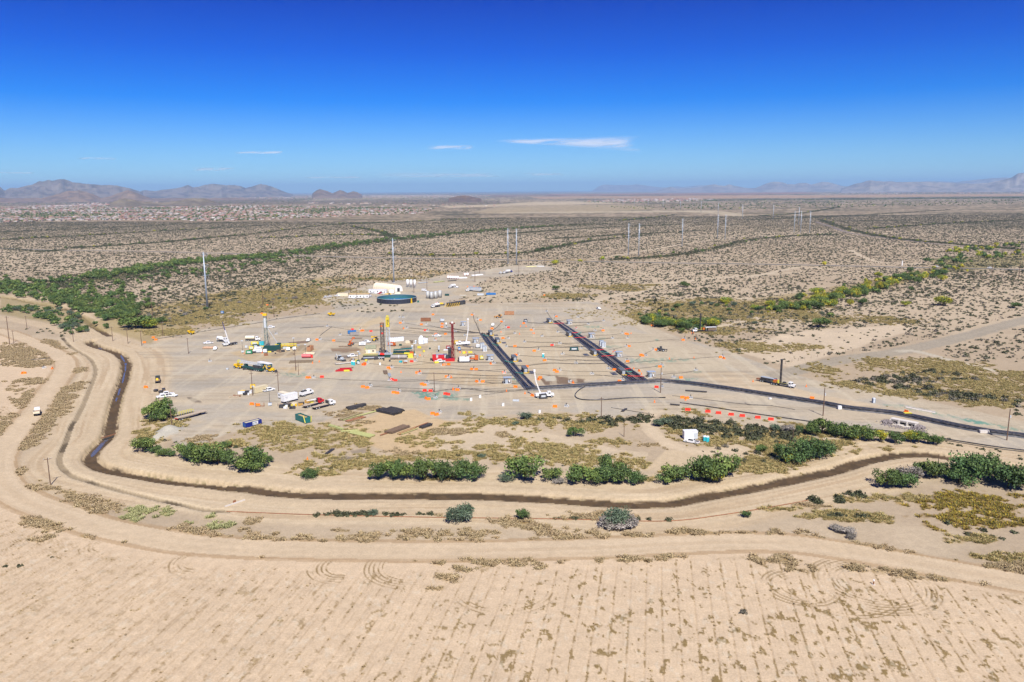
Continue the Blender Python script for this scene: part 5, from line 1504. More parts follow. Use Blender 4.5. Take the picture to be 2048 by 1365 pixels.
for x, y, d, lb in ((927, 652, 0, 'pale roofed kiosk beside the northern hoses left of the trench top'), (951.6, 686, 0, 'pale roofed kiosk just right of the boom truck with folded arm'), (980.5, 721, 0, 'pale roofed kiosk between the red rig and the western trench'), (1014.8, 767, 0, 'pale roofed kiosk at the southern end of the western trench'),
                 (1139, 649, 1, 'northernmost pale roofed kiosk along the eastern trench'), (1183, 676, 1, 'second pale roofed kiosk along the eastern trench'), (1237.5, 714, 1, 'third pale roofed kiosk along the eastern trench'), (1302, 755, 1, 'southernmost pale roofed kiosk beside the trunk junction')):
    kio.at(x, y, rz=.1 if d == 0 else .15, label=lb)
root = thing('electric_cabinet', 'cabinet', 'cabinet', group='paired grey electric cabinets')
cab = Kind(root, [part('body', MB().box(0, 0, .2, 2.3, 1.8, 3.0), lgrey, root), part('roof', MB().box(0, 0, 3.2, 2.5, 2.0, .12), galv, root), part('door', MB().box(.2, -.93, .5, .9, .05, 2.3), grey, root), part('plinth', MB().box(0, 0, 0, 2.6, 2.1, .2), concrete, root)])
for x, y, lb in ((964.5, 697, 'left grey cabinet of the pair beside the western trench'), (969.5, 703, 'front grey cabinet of the pair beside the western trench'), (1203, 692, 'rear grey cabinet of the pair beside the eastern trench'), (1207, 695, 'front grey cabinet of the pair beside the eastern trench')):
    cab.at(x, y, rz=.2, label=lb)
for x, y, s in ((992, 671, 1), (1008, 686, 1), (1038, 722, 1.2), (1062, 745, 1.3), (1228, 748, 1.2), (1172, 710, 1.2), (1090, 645, 1)):
    a = (np.array(P(x, y)))
    o = part('rubber_mat', MB().box(0, 0, 0, 5.2 * s, 2.6 * s, .05), liner)
    o.location = (*a, 0)
    o.rotation_euler.z = HHD[1] if x < 1080 else HHD[2]
    tag(o, 'mat', 'mat', 'dark mats beside the header houses')
    L_(o, 'dark rubber mat on the sand')

# ------------------------------------------------------------------ wellheads, barriers, hoses
root = thing('wellhead', 'w', 'wellhead', group='wellheads of the well field')
wh = Kind(root, [part('casing', MB().cyl((0, 0, 0), (0, 0, 1.0), .28, 8), grey, root), part('valve', MB().cyl((0, 0, 1.0), (0, 0, 1.75), .17, 6).box(0, 0, 1.5, .75, .12, .12), dark, root), part('elbow_pipe', MB().tube([(0, 0, .85), (.7, 0, .95), (1.1, 0, .5), (1.2, 0, .15)], .13, 5), lgrey, root), part('control_box', MB().box(-.7, .35, .12, .45, .35, .8), grey, root), part('pad', MB().box(0, 0, 0, 1.9, 1.3, .12), concrete, root)])
WELL = [(805.5, 646), (852.7, 650), (813.8, 657), (720.6, 660.5), (764, 666), (854.7, 663), (893, 655.5), (680.5, 671), (783.6, 736), (839, 748.5), (885, 731.5), (947.7, 740), (897.2, 756), (959, 764.8), (779, 761.5), (740.3, 773.6), (854.4, 768), (917.2, 778.3), (797.3, 784), (870.6, 796.6), (734.4, 727.4), (830.5, 723), (799, 635.6), (806, 636), (946, 630), (954.7, 640), (1006, 643.3), (1051.6, 646.5), (1012, 655.4), (1065.6, 660), (1029.7, 668), (1016.4, 678), (1049, 685), (1012.5, 694.5), (1077.3, 701), (1084.4, 673.5), (1115.6, 665.5), (1106, 691), (1119.5, 688.3), (1162.5, 698), (1125, 709.5), (1089.4, 719.5), (1152.3, 727.4), (1036, 711.5), (1119.5, 742), (1184.4, 749.2), (1216.4, 738.4), (1139.8, 765), (1009, 747), (987.5, 728), (1110, 633.5), (1156, 635.8), (1207, 643), (1176.6, 649.6), (1152, 658), (1206, 661), (1190, 662.5), (1093, 624), (1244, 667.5), (1225, 678), (1253, 694), (1292, 712), (1228, 705), (1254, 722.5), (1323.8, 731.5), (1391.4, 742), (1347.7, 756), (1244.5, 761.6), (1324, 775), (1381, 797), (1368.8, 678.5), (1445, 714), (1132.7, 814), (878.8, 826.5), (628, 756.5), (640, 680), (655, 653.5), (1306, 701), (1255, 677), (900, 700), (870, 682), (930, 672), (910, 664), (420, 724), (552, 669), (886, 641.5), (88, 737)]
for x, y in WELL:
    L_(wh.at(x, y, rz=float(rng.uniform(-.6, .6)) + (3.14 if 1140 < x < 1450 else 0)), 'grey wellhead with black valve')
def barrier(nm, m, gl, grp):
    o = part(nm, MB().prism([(-.55, 0), (-.55, .22), (-.2, .45), (-.16, 1.05), (.16, 1.05), (.2, .45), (.55, .22), (.55, 0)], -.95, .95), m)
    tag(o, gl, 'barrier', grp)
    PROTO_KIDS[o.name] = []
    return Kind(o, [])
ob_, rb_ = barrier('traffic_barrier', orange, 'orange barrier', 'orange plastic barriers around the wells'), barrier('traffic_barrier', redp, 'red barrier', 'red plastic barriers')
OB = [(762.5, 654), (800.8, 647.2), (843, 650.4), (807, 658), (723.4, 663), (726, 662.6), (884, 655), (884.4, 649), (871.9, 669.6), (891, 669.6), (667.5, 682.8), (777, 737.4), (780, 738.6), (834.4, 747.2), (840, 744.5), (887.5, 731.5), (897.3, 730.5), (943.8, 740), (952.3, 740.3), (893.3, 755), (901.9, 756), (953.6, 764.6), (965.6, 765), (726, 775.3), (734.4, 777.2), (843.8, 770), (849.2, 771.8), (906.3, 780), (914.8, 781.6), (787.5, 786.8), (794.5, 787.8), (852, 798), (857, 800), (944, 631), (961, 641.4), (1003, 644.6), (1047.7, 648), (984, 658.6), (1062.8, 661.3), (1006, 678), (1030, 694), (1068.4, 703.4), (1089, 722.3), (1032, 711.6), (1054, 734.6), (1109.4, 742.2), (1114, 745.3), (1080.5, 757), (1077, 760), (1146, 766.4), (1007.5, 746.6), (1031, 775.5), (981.6, 728.7), (1112.8, 634.4), (1151.9, 657.6), (1206, 662.6), (1252, 669), (1255, 670), (1258, 694), (1311.7, 701), (1282, 711.6), (1285, 713), (1228, 704.6), (1255, 724.5), (1319.8, 735), (1361.7, 757), (1278.4, 743.2), (1239, 764.2), (1364.8, 796.8), (1373.8, 798), (1304.4, 652.5), (1366, 681.4), (1441, 716), (1447.7, 718), (865.5, 829), (873.3, 831), (1110, 815), (615, 757), (620, 756.2), (634, 681), (504, 810), (516, 812), (534.5, 611.6), (524, 628.5), (307, 676.6), (312, 681), (289, 686.2), (104.6, 738), (45, 747.8), (49, 747.6), (1624, 798), (1812.7, 825), (866, 630.5), (726.6, 731), (730, 728.6), (292, 776), (954, 576.5), (948, 574), (935, 574), (1088.6, 592), (1064.8, 792.4), (1229, 741)]
for x, y in OB:
    L_(ob_.at(x, y, rz=float(rng.choice([1.57, 1.2, 1.9, .4, 1.57]) + rng.normal() * .15)), 'orange plastic barrier')
RB = [(705, 660.3), (741.9, 664), (763.6, 668.5), (850.5, 662), (783.6, 760.8), (791, 762.8), (849.5, 783), (861, 783.8), (891, 789.5), (896.5, 790.6), (728, 731), (823.4, 724.5), (1016.9, 656.5), (1313, 776), (644, 755.6), (1104, 692)]
for x, y in RB:
    L_(rb_.at(x, y, rz=1.5 + float(rng.normal() * .12)), 'red plastic barrier')
for k, (x, y) in enumerate(((1375.6, 821.4), (1415.8, 825), (1436.9, 828), (1462.3, 831), (1484.5, 833.6), (1515.5, 837), (1541.7, 840.6))):
    rb_.at(x, y, rz=1.40, scale=(1, 1.15, 1), label=f'{["first", "second", "third", "fourth", "fifth", "sixth", "last"][k]} bright red barrier from the west in the row along the black pipe', group='red barriers in the row beside the pipe')
# hoses from wells to the trenches
hose_m = mat('dusty_hose', (.06, .055, .05), .7, vary=.3, dust=.3)
def near_pt(line, p, dy):
    d = np.hypot(line[:, 0] - p[0], (line[:, 1] - p[1] - dy) * 2.2)
    return line[d.argmin()]
for x, y in WELL:
    p = np.array(P(x, y))
    if x < 620 or y > 800 or (x > 1300 and y > 770) or x in (886, 799, 806):
        continue
    t = c1[0] if x < 975 else (c1[1] if x < 1040 and y < 690 else (c2[0] if x < 1190 and not (y < 665 and x > 1135) else c2[1]))
    if x > 1300 and y > 700:
        t = np.array([P(1297, 758), P(1290, 752), P(1262, 739), P(1250, 728)])
    q = near_pt(t, p, -6)
    if np.linalg.norm(q - p) > 190:
        q = p + (q - p) * .55
    mid = [p + (q - p) * f + np.array([0, 1]) * rng.normal() * np.linalg.norm(q - p) * .035 + np.array([0, -1]) * math.sin(f * 3.1) * np.linalg.norm(q - p) * .03 for f in (.25, .5, .75)]
    ln = catmull([p + np.array([0, .3]), *mid, q], 5)
    for rep in range(2 if rng.uniform() < .35 else 1):
        l2 = ln + np.array([0, 1.6 * rep]) + (np.sin(np.arange(len(ln)) * .8)[:, None] * np.array([0, .5]) * rep)
        o = part('hose', MB().tube([(a[0], a[1], .09) for a in l2], .085 if rng.uniform() < .6 else .125, 4), hose_m, None, True)
        c = l2[len(l2) // 2]
        me = o.data
        for v in me.vertices:
            v.co.x -= c[0]
            v.co.y -= c[1]
        o.location = (c[0], c[1], 0)
        tag(o, 'h', 'hose', 'black hoses from the wells to the trenches')
        L_(o, 'thin black hose on the sand')
# ------------------------------------------------------------------ vehicles
def wheels(ps, root, xs, y, r, w=.28):
    me = MB().cyl((0, -w / 2, 0), (0, w / 2, 0), r, 10).mesh('wheel', tyre)
    rim = MB().cyl((0, -w / 2 - .015, 0), (0, w / 2 + .015, 0), r * .5, 8).mesh('rim', lgrey)
    sub = []
    for x in xs:
        for s in (-1, 1):
            o = part('wheel', me, tyre, root)
            o.location = (x, s * y, r)
            ps.append(o)
            q = part('rim', rim, lgrey, o)
            sub.append((q, o))
    return sub

def pickup(look, col, cap=False):
    root = thing('pickup_truck', look, 'pickup truck', group='white pickup trucks on the site')
    ps = [part('body', MB().prism([(-2.95, .45), (-2.98, 1.0), (2.45, 1.02), (2.85, .92), (2.95, .5), (2.2, .36), (-2.3, .36)], -.98, .98), col, root),
          part('cab', MB().box(.15, 0, 1.01, 2.7, 1.86, .82, .74, .84, 0, -.12), col, root),
          part('windshield', MB().add([(1.38, -.78, 1.08), (1.38, .78, 1.08), (.97, .68, 1.72), (.97, -.68, 1.72)], [(0, 1, 2, 3)]), glass, root),
          part('rear_window', MB().add([(-1.17, -.75, 1.1), (-1.17, .75, 1.1), (-1.02, .66, 1.7), (-1.02, -.66, 1.7)], [(3, 2, 1, 0)]), glass, root),
          part('bed', MB().box(-2.08, 0, .9, 1.66, 1.62, .125), dark if not cap else col, root),
          part('bumper', MB().box(2.96, 0, .42, .1, 1.8, .22), dark, root), part('bumper', MB().box(-3.0, 0, .45, .1, 1.8, .2), lgrey, root)]
    for s in (-1, 1):
        ps.append(part('side_window', MB().add([(-.9, s * .935, 1.12), (1.2, s * .935, 1.12), (.85, s * .83, 1.66), (-.8, s * .83, 1.66)], [(0, 1, 2, 3) if s < 0 else (3, 2, 1, 0)]), glass, root))
        ps.append(part('headlight', MB().box(2.9, s * .78, .68, .08, .3, .18), lgrey, root))
        ps.append(part('tail_light', MB().box(-2.98, s * .88, .75, .06, .14, .3), redp, root))
    sub = wheels(ps, root, (1.85, -1.95), .88, .40)
    return Kind(root, ps, sub)
pu = pickup('white pickup', white)
PU = [(416.7, 688, (-12, 1), 'white pickup beside the concrete mixer truck at its left'), (430.8, 699.7, (-4, 5), 'white pickup in front of the tan deck trailer left of the green rig'), (541, 656.3, (10, -.6), 'white pickup out on the gravel behind the green rig mast'), (617.5, 683, (-6, 4), 'white pickup at the end of the brown timber mats'), (576.6, 701, (0, 6), 'left white pickup of two facing the camera by the yellow truss'), (589, 700, (0, 6), 'right white pickup of two facing the camera by the yellow truss'), (538, 782.5, (12, -2.4), 'white pickup between the beige container and the white trailers'), (733, 686, (10, .8), 'white pickup left of the tall rig beside the yellow telehandler'), (704.7, 714, (-10, 1), 'white pickup near the left end of the tall rig'), (873.4, 674, (10, .4), 'white pickup with orange barriers right behind it, behind the red rig'), (879.7, 725, (-11, .8), 'white pickup parked in front of the red rig'), (842.5, 677.5, (-1, 5), 'white pickup just behind the white tanks'), (986, 652, (-2, 5), 'white pickup alone above the western trench'), (1197, 619, (8, 2.4), 'white pickup driving on the haul road in the far corner of the yard'), (1383, 886, (-14, -2.4), 'white pickup in front of the white storage box by the teal toilets'), (333, 790.5, (-10, 1), 'rear white pickup of the three by the round tree'), (343, 793.5, (12, 1), 'right white pickup of the three by the round tree'), (326, 795.5, (-12, 1.6), 'left front pickup of the three by the round tree'),
      (651.6, 595.8, (8, -1.6), 'leftmost pickup of the cars parked before the office trailers'), (660, 595, (8, -1.6), 'second pickup from the left before the office trailers'), (674.7, 593.4, (9, 0), 'pickup by the beige container near the office trailers'), (701.6, 596.8, (-8, 1.4), 'left pickup before the dark based office trailer'), (710, 597.6, (-8, 1.2), 'right pickup before the dark based office trailer'), (740, 594.2, (-6, 2), 'pickup at the right corner of the dark based office trailer'), (746, 587.6, (8, -1), 'pickup between the two office trailers'), (767, 588.8, (8, -.8), 'pickup before the long white office trailer'), (912, 576, (8, .6), 'pickup beside the white tanker on the supply yard')]
for x, y, h, lb in PU:
    pu.at(x, y, hd=h, label=lb, group='white pickup trucks on the site')
rp = pickup('red pickup parked by the office trailers', red)
rp.at(761, 588.4, hd=(8, -.5), label='dark red pickup between white ones by the office trailers', group='cars by the office trailers')

def truck(nm, look, cat, px, py, hd, L, cabcol, axles, fill, group=None, hood=True, sc=1.0):
    """heavy truck: frame, cab with windows, wheels; fill adds what it carries"""
    root = thing(nm, look, cat, xyz(px, py), head(px, py, hd), group)
    f0 = L / 2
    ps = []
    part('frame', MB().box(0, 0, .75, L * .96, .95, .3), dark, root)
    if hood:
        part('hood', MB().box(f0 - .75, 0, .8, 1.5, 1.7, 1.05, .85, .9), cabcol, root)
        cx = f0 - 2.35
    else:
        cx = f0 - .95
    c = part('cab', MB().box(cx, 0, .85, 1.75, 2.25, 1.95, .86, .92), cabcol, root)
    for s in (-1, 1):
        part('window', MB().box(cx, s * 1.1, 1.85, 1.0, .03, .6), glass, c)
    part('windshield', MB().box(cx + .84, 0, 1.85, .05, 1.8, .62), glass, c)
    part('grille', MB().box(f0 + .02, 0, .85, .06, 1.1, .7), dark, root)
    wheels(ps, root, axles, 1.02, .52, .34)
    if fill:
        fill(root, f0, cx)
    root.scale = (sc,) * 3
    return root

def tank_fill(col, x0, x1, r=1.1):
    def f(root, f0, cx):
        part('tank', MB().cyl((x0, 0, 1.1 + r), (x1, 0, 1.1 + r), r, 12), col, root, False)
        part('catwalk', MB().box((x0 + x1) / 2, 0, 1.1 + 2 * r, abs(x1 - x0) * .8, .5, .1), lgrey, root)
    return f
def deck_fill(col, x0, x1, rack=True):
    def f(root, f0, cx):
        part('deck', MB().box((x0 + x1) / 2, 0, 1.15, abs(x1 - x0), 2.4, .16), col, root)
        part('side_rail', MB().box((x0 + x1) / 2, 0, 1.0, abs(x1 - x0) + .1, 2.5, .14), dark, root)
        if rack:
            part('headboard', MB().box(max(x0, x1) - .1, 0, 1.3, .25, 2.3, 1.5), dark, root)
    return f
def mixer_fill(root, f0, cx):
    part('drum', MB().cyl((-4.0, 0, 2.9), (-1.2, 0, 2.3), .75, 12, 1.25).cyl((-1.2, 0, 2.3), (.6, 0, 2.0), 1.25, 12, .8), white, root)
    part('chute', MB().box(-4.4, 0, 1.3, .8, .5, 1.5), lgrey, root)
    part('water_tank', MB().cyl((.9, -.9, 1.6), (.9, .9, 1.6), .4, 8), white, root)
truck('mixer_truck', 'white concrete mixer truck left of the crane truck', 'mixer truck', 446, 684, (10, .6), 9, white, (3.3, -2.2, -3.5), mixer_fill)
def crane_fill(tx, tz, col):
    def f(root, f0, cx):
        deck_fill(dark, -f0, cx - 1.2, False)(root, f0, cx)
        part('turntable', MB().cyl((cx - 2, 0, 1.3), (cx - 2, 0, 2.2), .7, 8), white, root)
        b_ = part('boom', MB().cyl((cx - 2, 0, 2.0), (tx * .6 + (cx - 2) * .4, 0, 2 + (tz - 2) * .6), .42, 6, .34), white, root)
        part('boom_tip', MB().cyl((tx * .6 + (cx - 2) * .4, 0, 2 + (tz - 2) * .6), (tx, 0, tz), .26, 6, .16), col, b_)
        part('hook_line', MB().cyl((tx, 0, tz), (tx, 0, 3), .04, 4), dark, root)
        part('outrigger', MB().box(cx - 2.4, 0, .3, .35, 4.6, .35), dark, root)
    return f
truck('crane_truck', 'white truck with its crane boom raised high, left of the green rig', 'crane truck', 460, 691, (-9, 1.6), 10, white, (3.6, -2.6, -3.9), crane_fill(4.2, 15.5, blue))
truck('tank_truck', 'cream tank truck behind the green drill rig', 'tank truck', 506, 682, (9, -.2), 10, white, (3.7, -2.8, -4.1), tank_fill(cream, -4.6, 1.2, 1.15))
truck('tank_truck', 'white tank truck beside the round water tank', 'tank truck', 792, 592.3, (-9, .2), 9, cream, (3.3, -2.2, -3.5), tank_fill(cream, -4.2, .8, 1.05))
def bucket_fill(tip):
    def f(root, f0, cx):
        part('service_body', MB().box(-1.4, 0, .95, f0 + cx - .6, 2.2, 1.15), white, root)
        part('turret', MB().cyl((-2.2, 0, 2.0), (-2.2, 0, 2.9), .5, 8), white, root)
        b_ = part('boom', MB().tube([(-2.2, 0, 2.6), (-2.9 + tip[0] * .45, 0, 2.6 + tip[1] * .5), (-2.2 + tip[0], tip[2], 2.6 + tip[1])], .30, 6), white, root)
        part('bucket', MB().box(-2.2 + tip[0], tip[2], 2.4 + tip[1], .9, .8, 1.1), white, b_)
        part('outrigger', MB().box(-2.2, 0, .3, .3, 3.8, .35), dark, root)
    return f
truck('boom_truck', 'white boom truck with arm raised steeply, below the pipe corner', 'boom truck', 1089, 795, (10, -.6), 9, white, (3.2, -2.2, -3.4), bucket_fill((-2.6, 10.0, .3)))
truck('boom_truck', 'white bucket truck with tall folded arm right of the red rig', 'boom truck', 926, 691, (-10, .6), 9, white, (3.2, -2.4, -3.6), bucket_fill((-1.2, 13.5, .2)))
def service_fill(root, f0, cx):
    part('service_body', MB().box(-1.3, 0, .9, f0 + cx - .9, 2.2, 1.3), white, root)
    part('tool_rack', MB().box(-1.6, 0, 2.2, 3, 1.2, .5), dark, root)
    part('crane_arm', MB().cyl((-3, .6, 2.2), (-.6, .6, 2.9), .14, 6), lgrey, root)
truck('service_truck', 'white service truck with tool boxes right of the white trailers', 'service truck', 613, 791, (11, -3.4), 8.2, white, (2.8, -2.2), service_fill)
def picker_fill(root, f0, cx):
    deck_fill(tan_w, -f0, cx - 1.6, False)(root, f0, cx)
    part('crane_boom', MB().cyl((cx - 1.5, 0, 2.6), (-f0 + 2, 0, 3.0), .3, 6, .22), white, root)
    part('mast', MB().box(cx - 1.4, 0, 1.2, .7, .7, 1.8), dark, root)
    part('toolbox', MB().box(-.3, .7, 1.3, 1.8, .7, .7), lemon, root)
truck('picker_truck', 'flatbed truck with red hood and white loader boom', 'flatbed truck', 627, 811.5, (12, -3.4), 11.5, red, (4.2, -2.9, -4.3), picker_fill)
truck('flatbed_truck', 'empty flatbed truck with white hood, in front of the red hooded one', 'flatbed truck', 648, 814.5, (12, -3.0), 12, white, (4.4, -3.4, -4.8), deck_fill(tan_w, -6, 1.9))
def dump_fill(root, f0, cx):
    part('dump_bed', MB().box(-1.5, 0, 1.2, 4.6, 2.45, .12).box(-1.5, 1.18, 1.3, 4.6, .1, 1.0).box(-1.5, -1.18, 1.3, 4.6, .1, 1.0).box(.75, 0, 1.3, .12, 2.4, 1.3).box(-3.78, 0, 1.3, .1, 2.4, .9), cream, root)
    part('load', MB().box(-1.5, 0, 1.31, 4.4, 2.25, .5, .8, .7), mat('sand_load', (.36, .25, .18), .95), root)
truck('dump_truck', 'white dump truck with sand driving on the perimeter road', 'dump truck', 75, 829, (6, -20), 7.6, white, (2.6, -1.4, -2.7), dump_fill)
truck('flatbed_truck', 'dark flatbed truck with yellow machine parts at the yard edge', 'flatbed truck', 316, 764, (2, -12), 8, dgreen, (2.8, -2.0, -3.2), lambda r, f0, cx: (deck_fill(brown, -4, .7)(r, f0, cx), part('load', MB().box(-1.5, .2, 1.3, 1.8, 1.2, .9, .7, .8), yellow, r)))
truck('semi_truck', 'left white semi tractor of the pair by the long pipe stacks', 'semi truck', 1003, 548, (-9, 1.2), 8, white, (2.8, -2, -3.2), None, 'parked trucks on the supply yard')
truck('semi_truck', 'middle white semi tractor of the trucks on the supply yard', 'semi truck', 1010, 547.6, (-9, 1.2), 8, white, (2.8, -2, -3.2), None, 'parked trucks on the supply yard')
truck('tank_truck', 'white tank truck with blue frame on the supply yard', 'tank truck', 1018, 546, (9, -1), 11, blue, (4, -3, -4.3), tank_fill(white, -5, 1.4, 1.3), 'parked trucks on the supply yard')
truck('semi_truck', 'semi tractor with long grey box trailer', 'semi truck', 938, 583, (-9, .6), 7, white, (2.4, -1.8, -3), None)
o = thing('box_trailer', 'long ribbed grey box trailer behind the white semi tractor', 'trailer', xyz(950, 583.4), head(950, 583.4, (-9, -.8)))
part('body', MB().box(0, 0, 1.2, 14, 2.6, 2.9), lgrey, o); part('roof', MB().box(0, 0, 4.1, 14.1, 2.7, .1), galv, o); wheels([], o, (-5.2, -6.3), 1.02, .5, .3)
for k in range(6):
    part('rib', MB().box(-5.6 + k * 2.25, -1.33, 1.3, .25, .08, 2.7), grey, o)
truck('cement_truck', 'white truck with rounded bulk tank beside the dark frac tanks', 'tank truck', 871, 615, (-9, 1.4), 10, white, (3.7, -2.8, -4.1), lambda r, f0, cx: (part('hopper', MB().cyl((-4.4, 0, 2.2), (-2.2, 0, 2.5), .8, 10, 1.3).cyl((-2.2, 0, 2.5), (.8, 0, 2.4), 1.3, 10, 1.1), white, r), part('pipe_rack', MB().box(-1, .9, 1.0, 4, .3, .4), dark, r)))
truck('flatbed_truck', 'red truck with yellow gear behind the white bulk truck', 'flatbed truck', 879, 611.6, (-9, .4), 9, red, (3.2, -2.4, -3.6), lambda r, f0, cx: (deck_fill(dark, -4.5, 1.0)(r, f0, cx), part('load', MB().box(-1.5, 0, 1.3, 3.6, 1.6, 1.1, .8, .7), yellow, r)))
truck('tank_truck', 'long white tanker with a small pickup before it', 'tank truck', 904, 576, (-9, 1.6), 11, white, (4, -3, -4.3), tank_fill(white, -5, 1.4, 1.2))
root = thing('van', 'white van parked left of the cream silos', 'van', xyz(848.5, 583), head(848.5, 583, (9, .8)))
part('body', MB().prism([(-2.7, .45), (-2.7, 2.3), (1.2, 2.3), (1.9, 1.4), (2.7, 1.15), (2.75, .45)], -1, 1), white, root); part('windshield', MB().box(1.62, 0, 1.45, .3, 1.7, .6), glass, root); wheels([], root, (1.8, -1.8), .9, .38)

# drill trucks with black masts
def drill_truck(px, py, hd, look, canopy, mx_, mh):
    def f(root, f0, cx):
        part('deck', MB().box(-1.2, 0, 1.05, 9.5, 2.3, .25), dark, root)
        m_ = part('mast', MB().box(mx_, 0, 1.3, .75, .8, mh), black, root)
        part('crown_block', MB().box(mx_, 0, 1.3 + mh, 1.0, 1.0, .5), dark, m_)
        part('pump', MB().box(mx_ + 1.9, .2, 1.3, 1.6, 1.5, 1.0, .8, .8), dark, root)
        part('control_panel', MB().box(mx_ - .9, -.6, 1.3, .6, .9, 1.6), lemon, root)
        part('hydraulic_pack', MB().box(mx_ - 2.6, .1, 1.3, 1.9, 1.7, 1.3), mat('orange_paint', (.55, .12, .02), .5), root)
        part('rail', MB().box(-1, 1.2, 1.8, 9, .06, .08).box(-1, -1.2, 1.8, 9, .06, .08), lemon, root)
    t = truck('drill_truck', look, 'drill truck', px, py, hd, 12.5, white, (4.6, -2.8, -4.2, -5.4), f)
    return t
drill_truck(1566, 773, (12, 2.2), 'black masted drill truck with white hood south of the gravel crossroad', False, -1.4, 11.5)
o = thing('pipe_trailer', 'dark pipe trailer behind the black masted drill truck', 'trailer', xyz(1537, 766), head(1537, 766, (12, 2.4)))
part('frame', MB().box(0, 0, .8, 9, 2.2, .3), dark, o); part('rod_rack', MB().box(0, 0, 1.1, 8, 1.9, 1.3), black, o); part('canopy', MB().box(0, 0, 2.5, 8.2, 2.2, .15), grey, o); part('toolbox', MB().box(-5.4, 0, .8, 2.4, 1.6, .6), rust, o); wheels([], o, (-2.6, -3.7), 1.02, .5, .3)
drill_truck(1401, 664, (-12, .8), 'black masted drill truck with white cab by the palo verde thicket', False, .4, 10.8)
o = thing('canopy_trailer', 'white roofed trailer behind the drill truck by the thicket', 'trailer', xyz(1421, 664), head(1421, 664, (-12, .4)))
part('frame', MB().box(0, 0, .8, 8, 2.3, .3), dark, o); part('roof', MB().box(0, 0, 3.2, 7.6, 2.6, .15), white, o); part('body', MB().box(-.6, .2, 1.1, 5.6, 1.7, 1.6), brown, o); wheels([], o, (-2.2, -3.3), 1.02, .5, .3)
for k in range(4):
    part('post', MB().box((-1 if k % 2 else 1) * 3.5, (-1 if k > 1 else 1) * 1.1, 1.1, .12, .12, 2.1), lgrey, o)

# parked mast truck, the blue-green engine house behind it
root = thing('mast_truck', 'rig carrier with its white lattice mast laid flat on top', 'drill truck', xyz(507, 741), head(507, 741, (-12, -2)))
part('carrier', MB().box(0, 0, .8, 15, 2.5, .9), dgreen, root); part('cab', MB().box(6.4, -.5, 1.5, 1.9, 1.4, 1.3, .9, .9), dgreen, root); part('engine', MB().box(-3, 0, 1.7, 4.2, 2.1, 1.5), dark, root); part('winch', MB().cyl((-6, -.9, 2.2), (-6, .9, 2.2), .6, 10), dark, root); part('tool_frame', MB().box(1.5, -1.3, 1.1, 1.4, .3, .9), yellow, root); part('tool_frame', MB().box(-5.5, -1.3, .9, 1.8, .3, 1.2), lemon, root)
wheels([], root, (5.8, 4.4, -2.6, -4.0, -5.4), 1.05, .55, .4)
m_ = part('mast', MB(), white, root) if False else None
mm_ = MB()
for sy_ in (-.55, .55):
    for z in (3.4, 4.4):
        mm_.cyl((-7, sy_, z), (11, sy_, z), .10, 5)
ms_ = part('mast', mm_, lgrey, root)
for k in range(12):
    x = -6.6 + k * 1.5
    part('brace', MB().cyl((x, -.55, 3.4), (x + 1.4, -.55, 4.4), .07, 4).cyl((x, .55, 3.4), (x + 1.4, .55, 4.4), .07, 4).cyl((x, -.55, 4.4), (x, .55, 4.4), .06, 4), lgrey, ms_)
part('crown_block', MB().box(11.5, 0, 3.2, 1.2, 1.2, 1.3), lemon, ms_)
root = thing('engine_house', 'blue green engine house with white roof and white left end', 'generator trailer', xyz(530, 739), head(530, 739, (12, 2.4)))
part('body', MB().box(0, 0, .9, 9.6, 2.6, 2.6), mat('blue_green_paint', (.015, .09, .12), .5, vary=.2), root); part('roof', MB().box(0, 0, 3.5, 9.9, 2.9, .3), white, root); part('end_wall', MB().box(-4.95, 0, .9, .3, 2.7, 2.6), white, root); part('louvre', MB().box(1, -1.33, 1.6, 2.2, .06, 1.2), dark, root); part('door', MB().box(3.4, -1.33, 1.0, 1, .06, 2.0), lgrey, root); wheels([], root, (-2.5, -3.6), 1.02, .48, .3)

# loaders and diggers
def telehandler(px, py, hd, col, look, nm='telehandler', lift=1.0):
    root = thing(nm, look, nm.replace('_', ' '), xyz(px, py), head(px, py, hd))
    part('chassis', MB().box(0, 0, .7, 4.6, 1.6, .8, .9, .9), col, root)
    c = part('cab', MB().box(-.2, .55, 1.4, 1.5, .9, 1.4, .85, .9), dark, root)
    part('roof', MB().box(-.2, .55, 2.8, 1.4, .9, .1), col, c)
    b_ = part('boom', MB().cyl((-2.2, -.35, 2.2), (3.2, -.35, 1.6 + lift), .32, 6, .26), col, root)
    part('fork', MB().box(3.5, -.35, 1.1 + lift, .4, 1.5, .9), col, b_)
    part('engine_cover', MB().box(-1.4, -.5, 1.4, 1.9, .7, .7), col, root)
    wheels([], root, (1.6, -1.6), .95, .68, .5)
telehandler(476, 737, (10, 1.4), yellow, 'yellow telehandler parked left of the mast truck')
telehandler(751, 682, (-8, 3), yellow, 'yellow telehandler behind the left end of the tall rig', lift=1.6)
telehandler(702, 691, (7, -3), mat('orange_paint', (.55, .12, .02), .5), 'orange telehandler with raised boom left of the tall rig', lift=2.6)
telehandler(381.5, 668.5, (8, 1), yellow, 'small yellow loader on the north gravel by the long hose', 'loader', .4)
telehandler(662, 632, (8, .4), yellow, 'yellow and dark loader at the north edge of the sandy patch', 'loader', .4)
telehandler(778, 592.6, (-8, .4), yellow, 'yellow wheel loader behind the round water tank', 'loader', .6)
telehandler(998, 636, (-8, .6), mat('orange_tan_paint', (.50, .24, .05), .5), 'orange grader alone on the northern gravel', 'loader', -.5)
telehandler(1321.9, 703, (8, .4), dark, 'dark utility buggy with a driver at an orange barrier', 'utility_buggy', -.4)
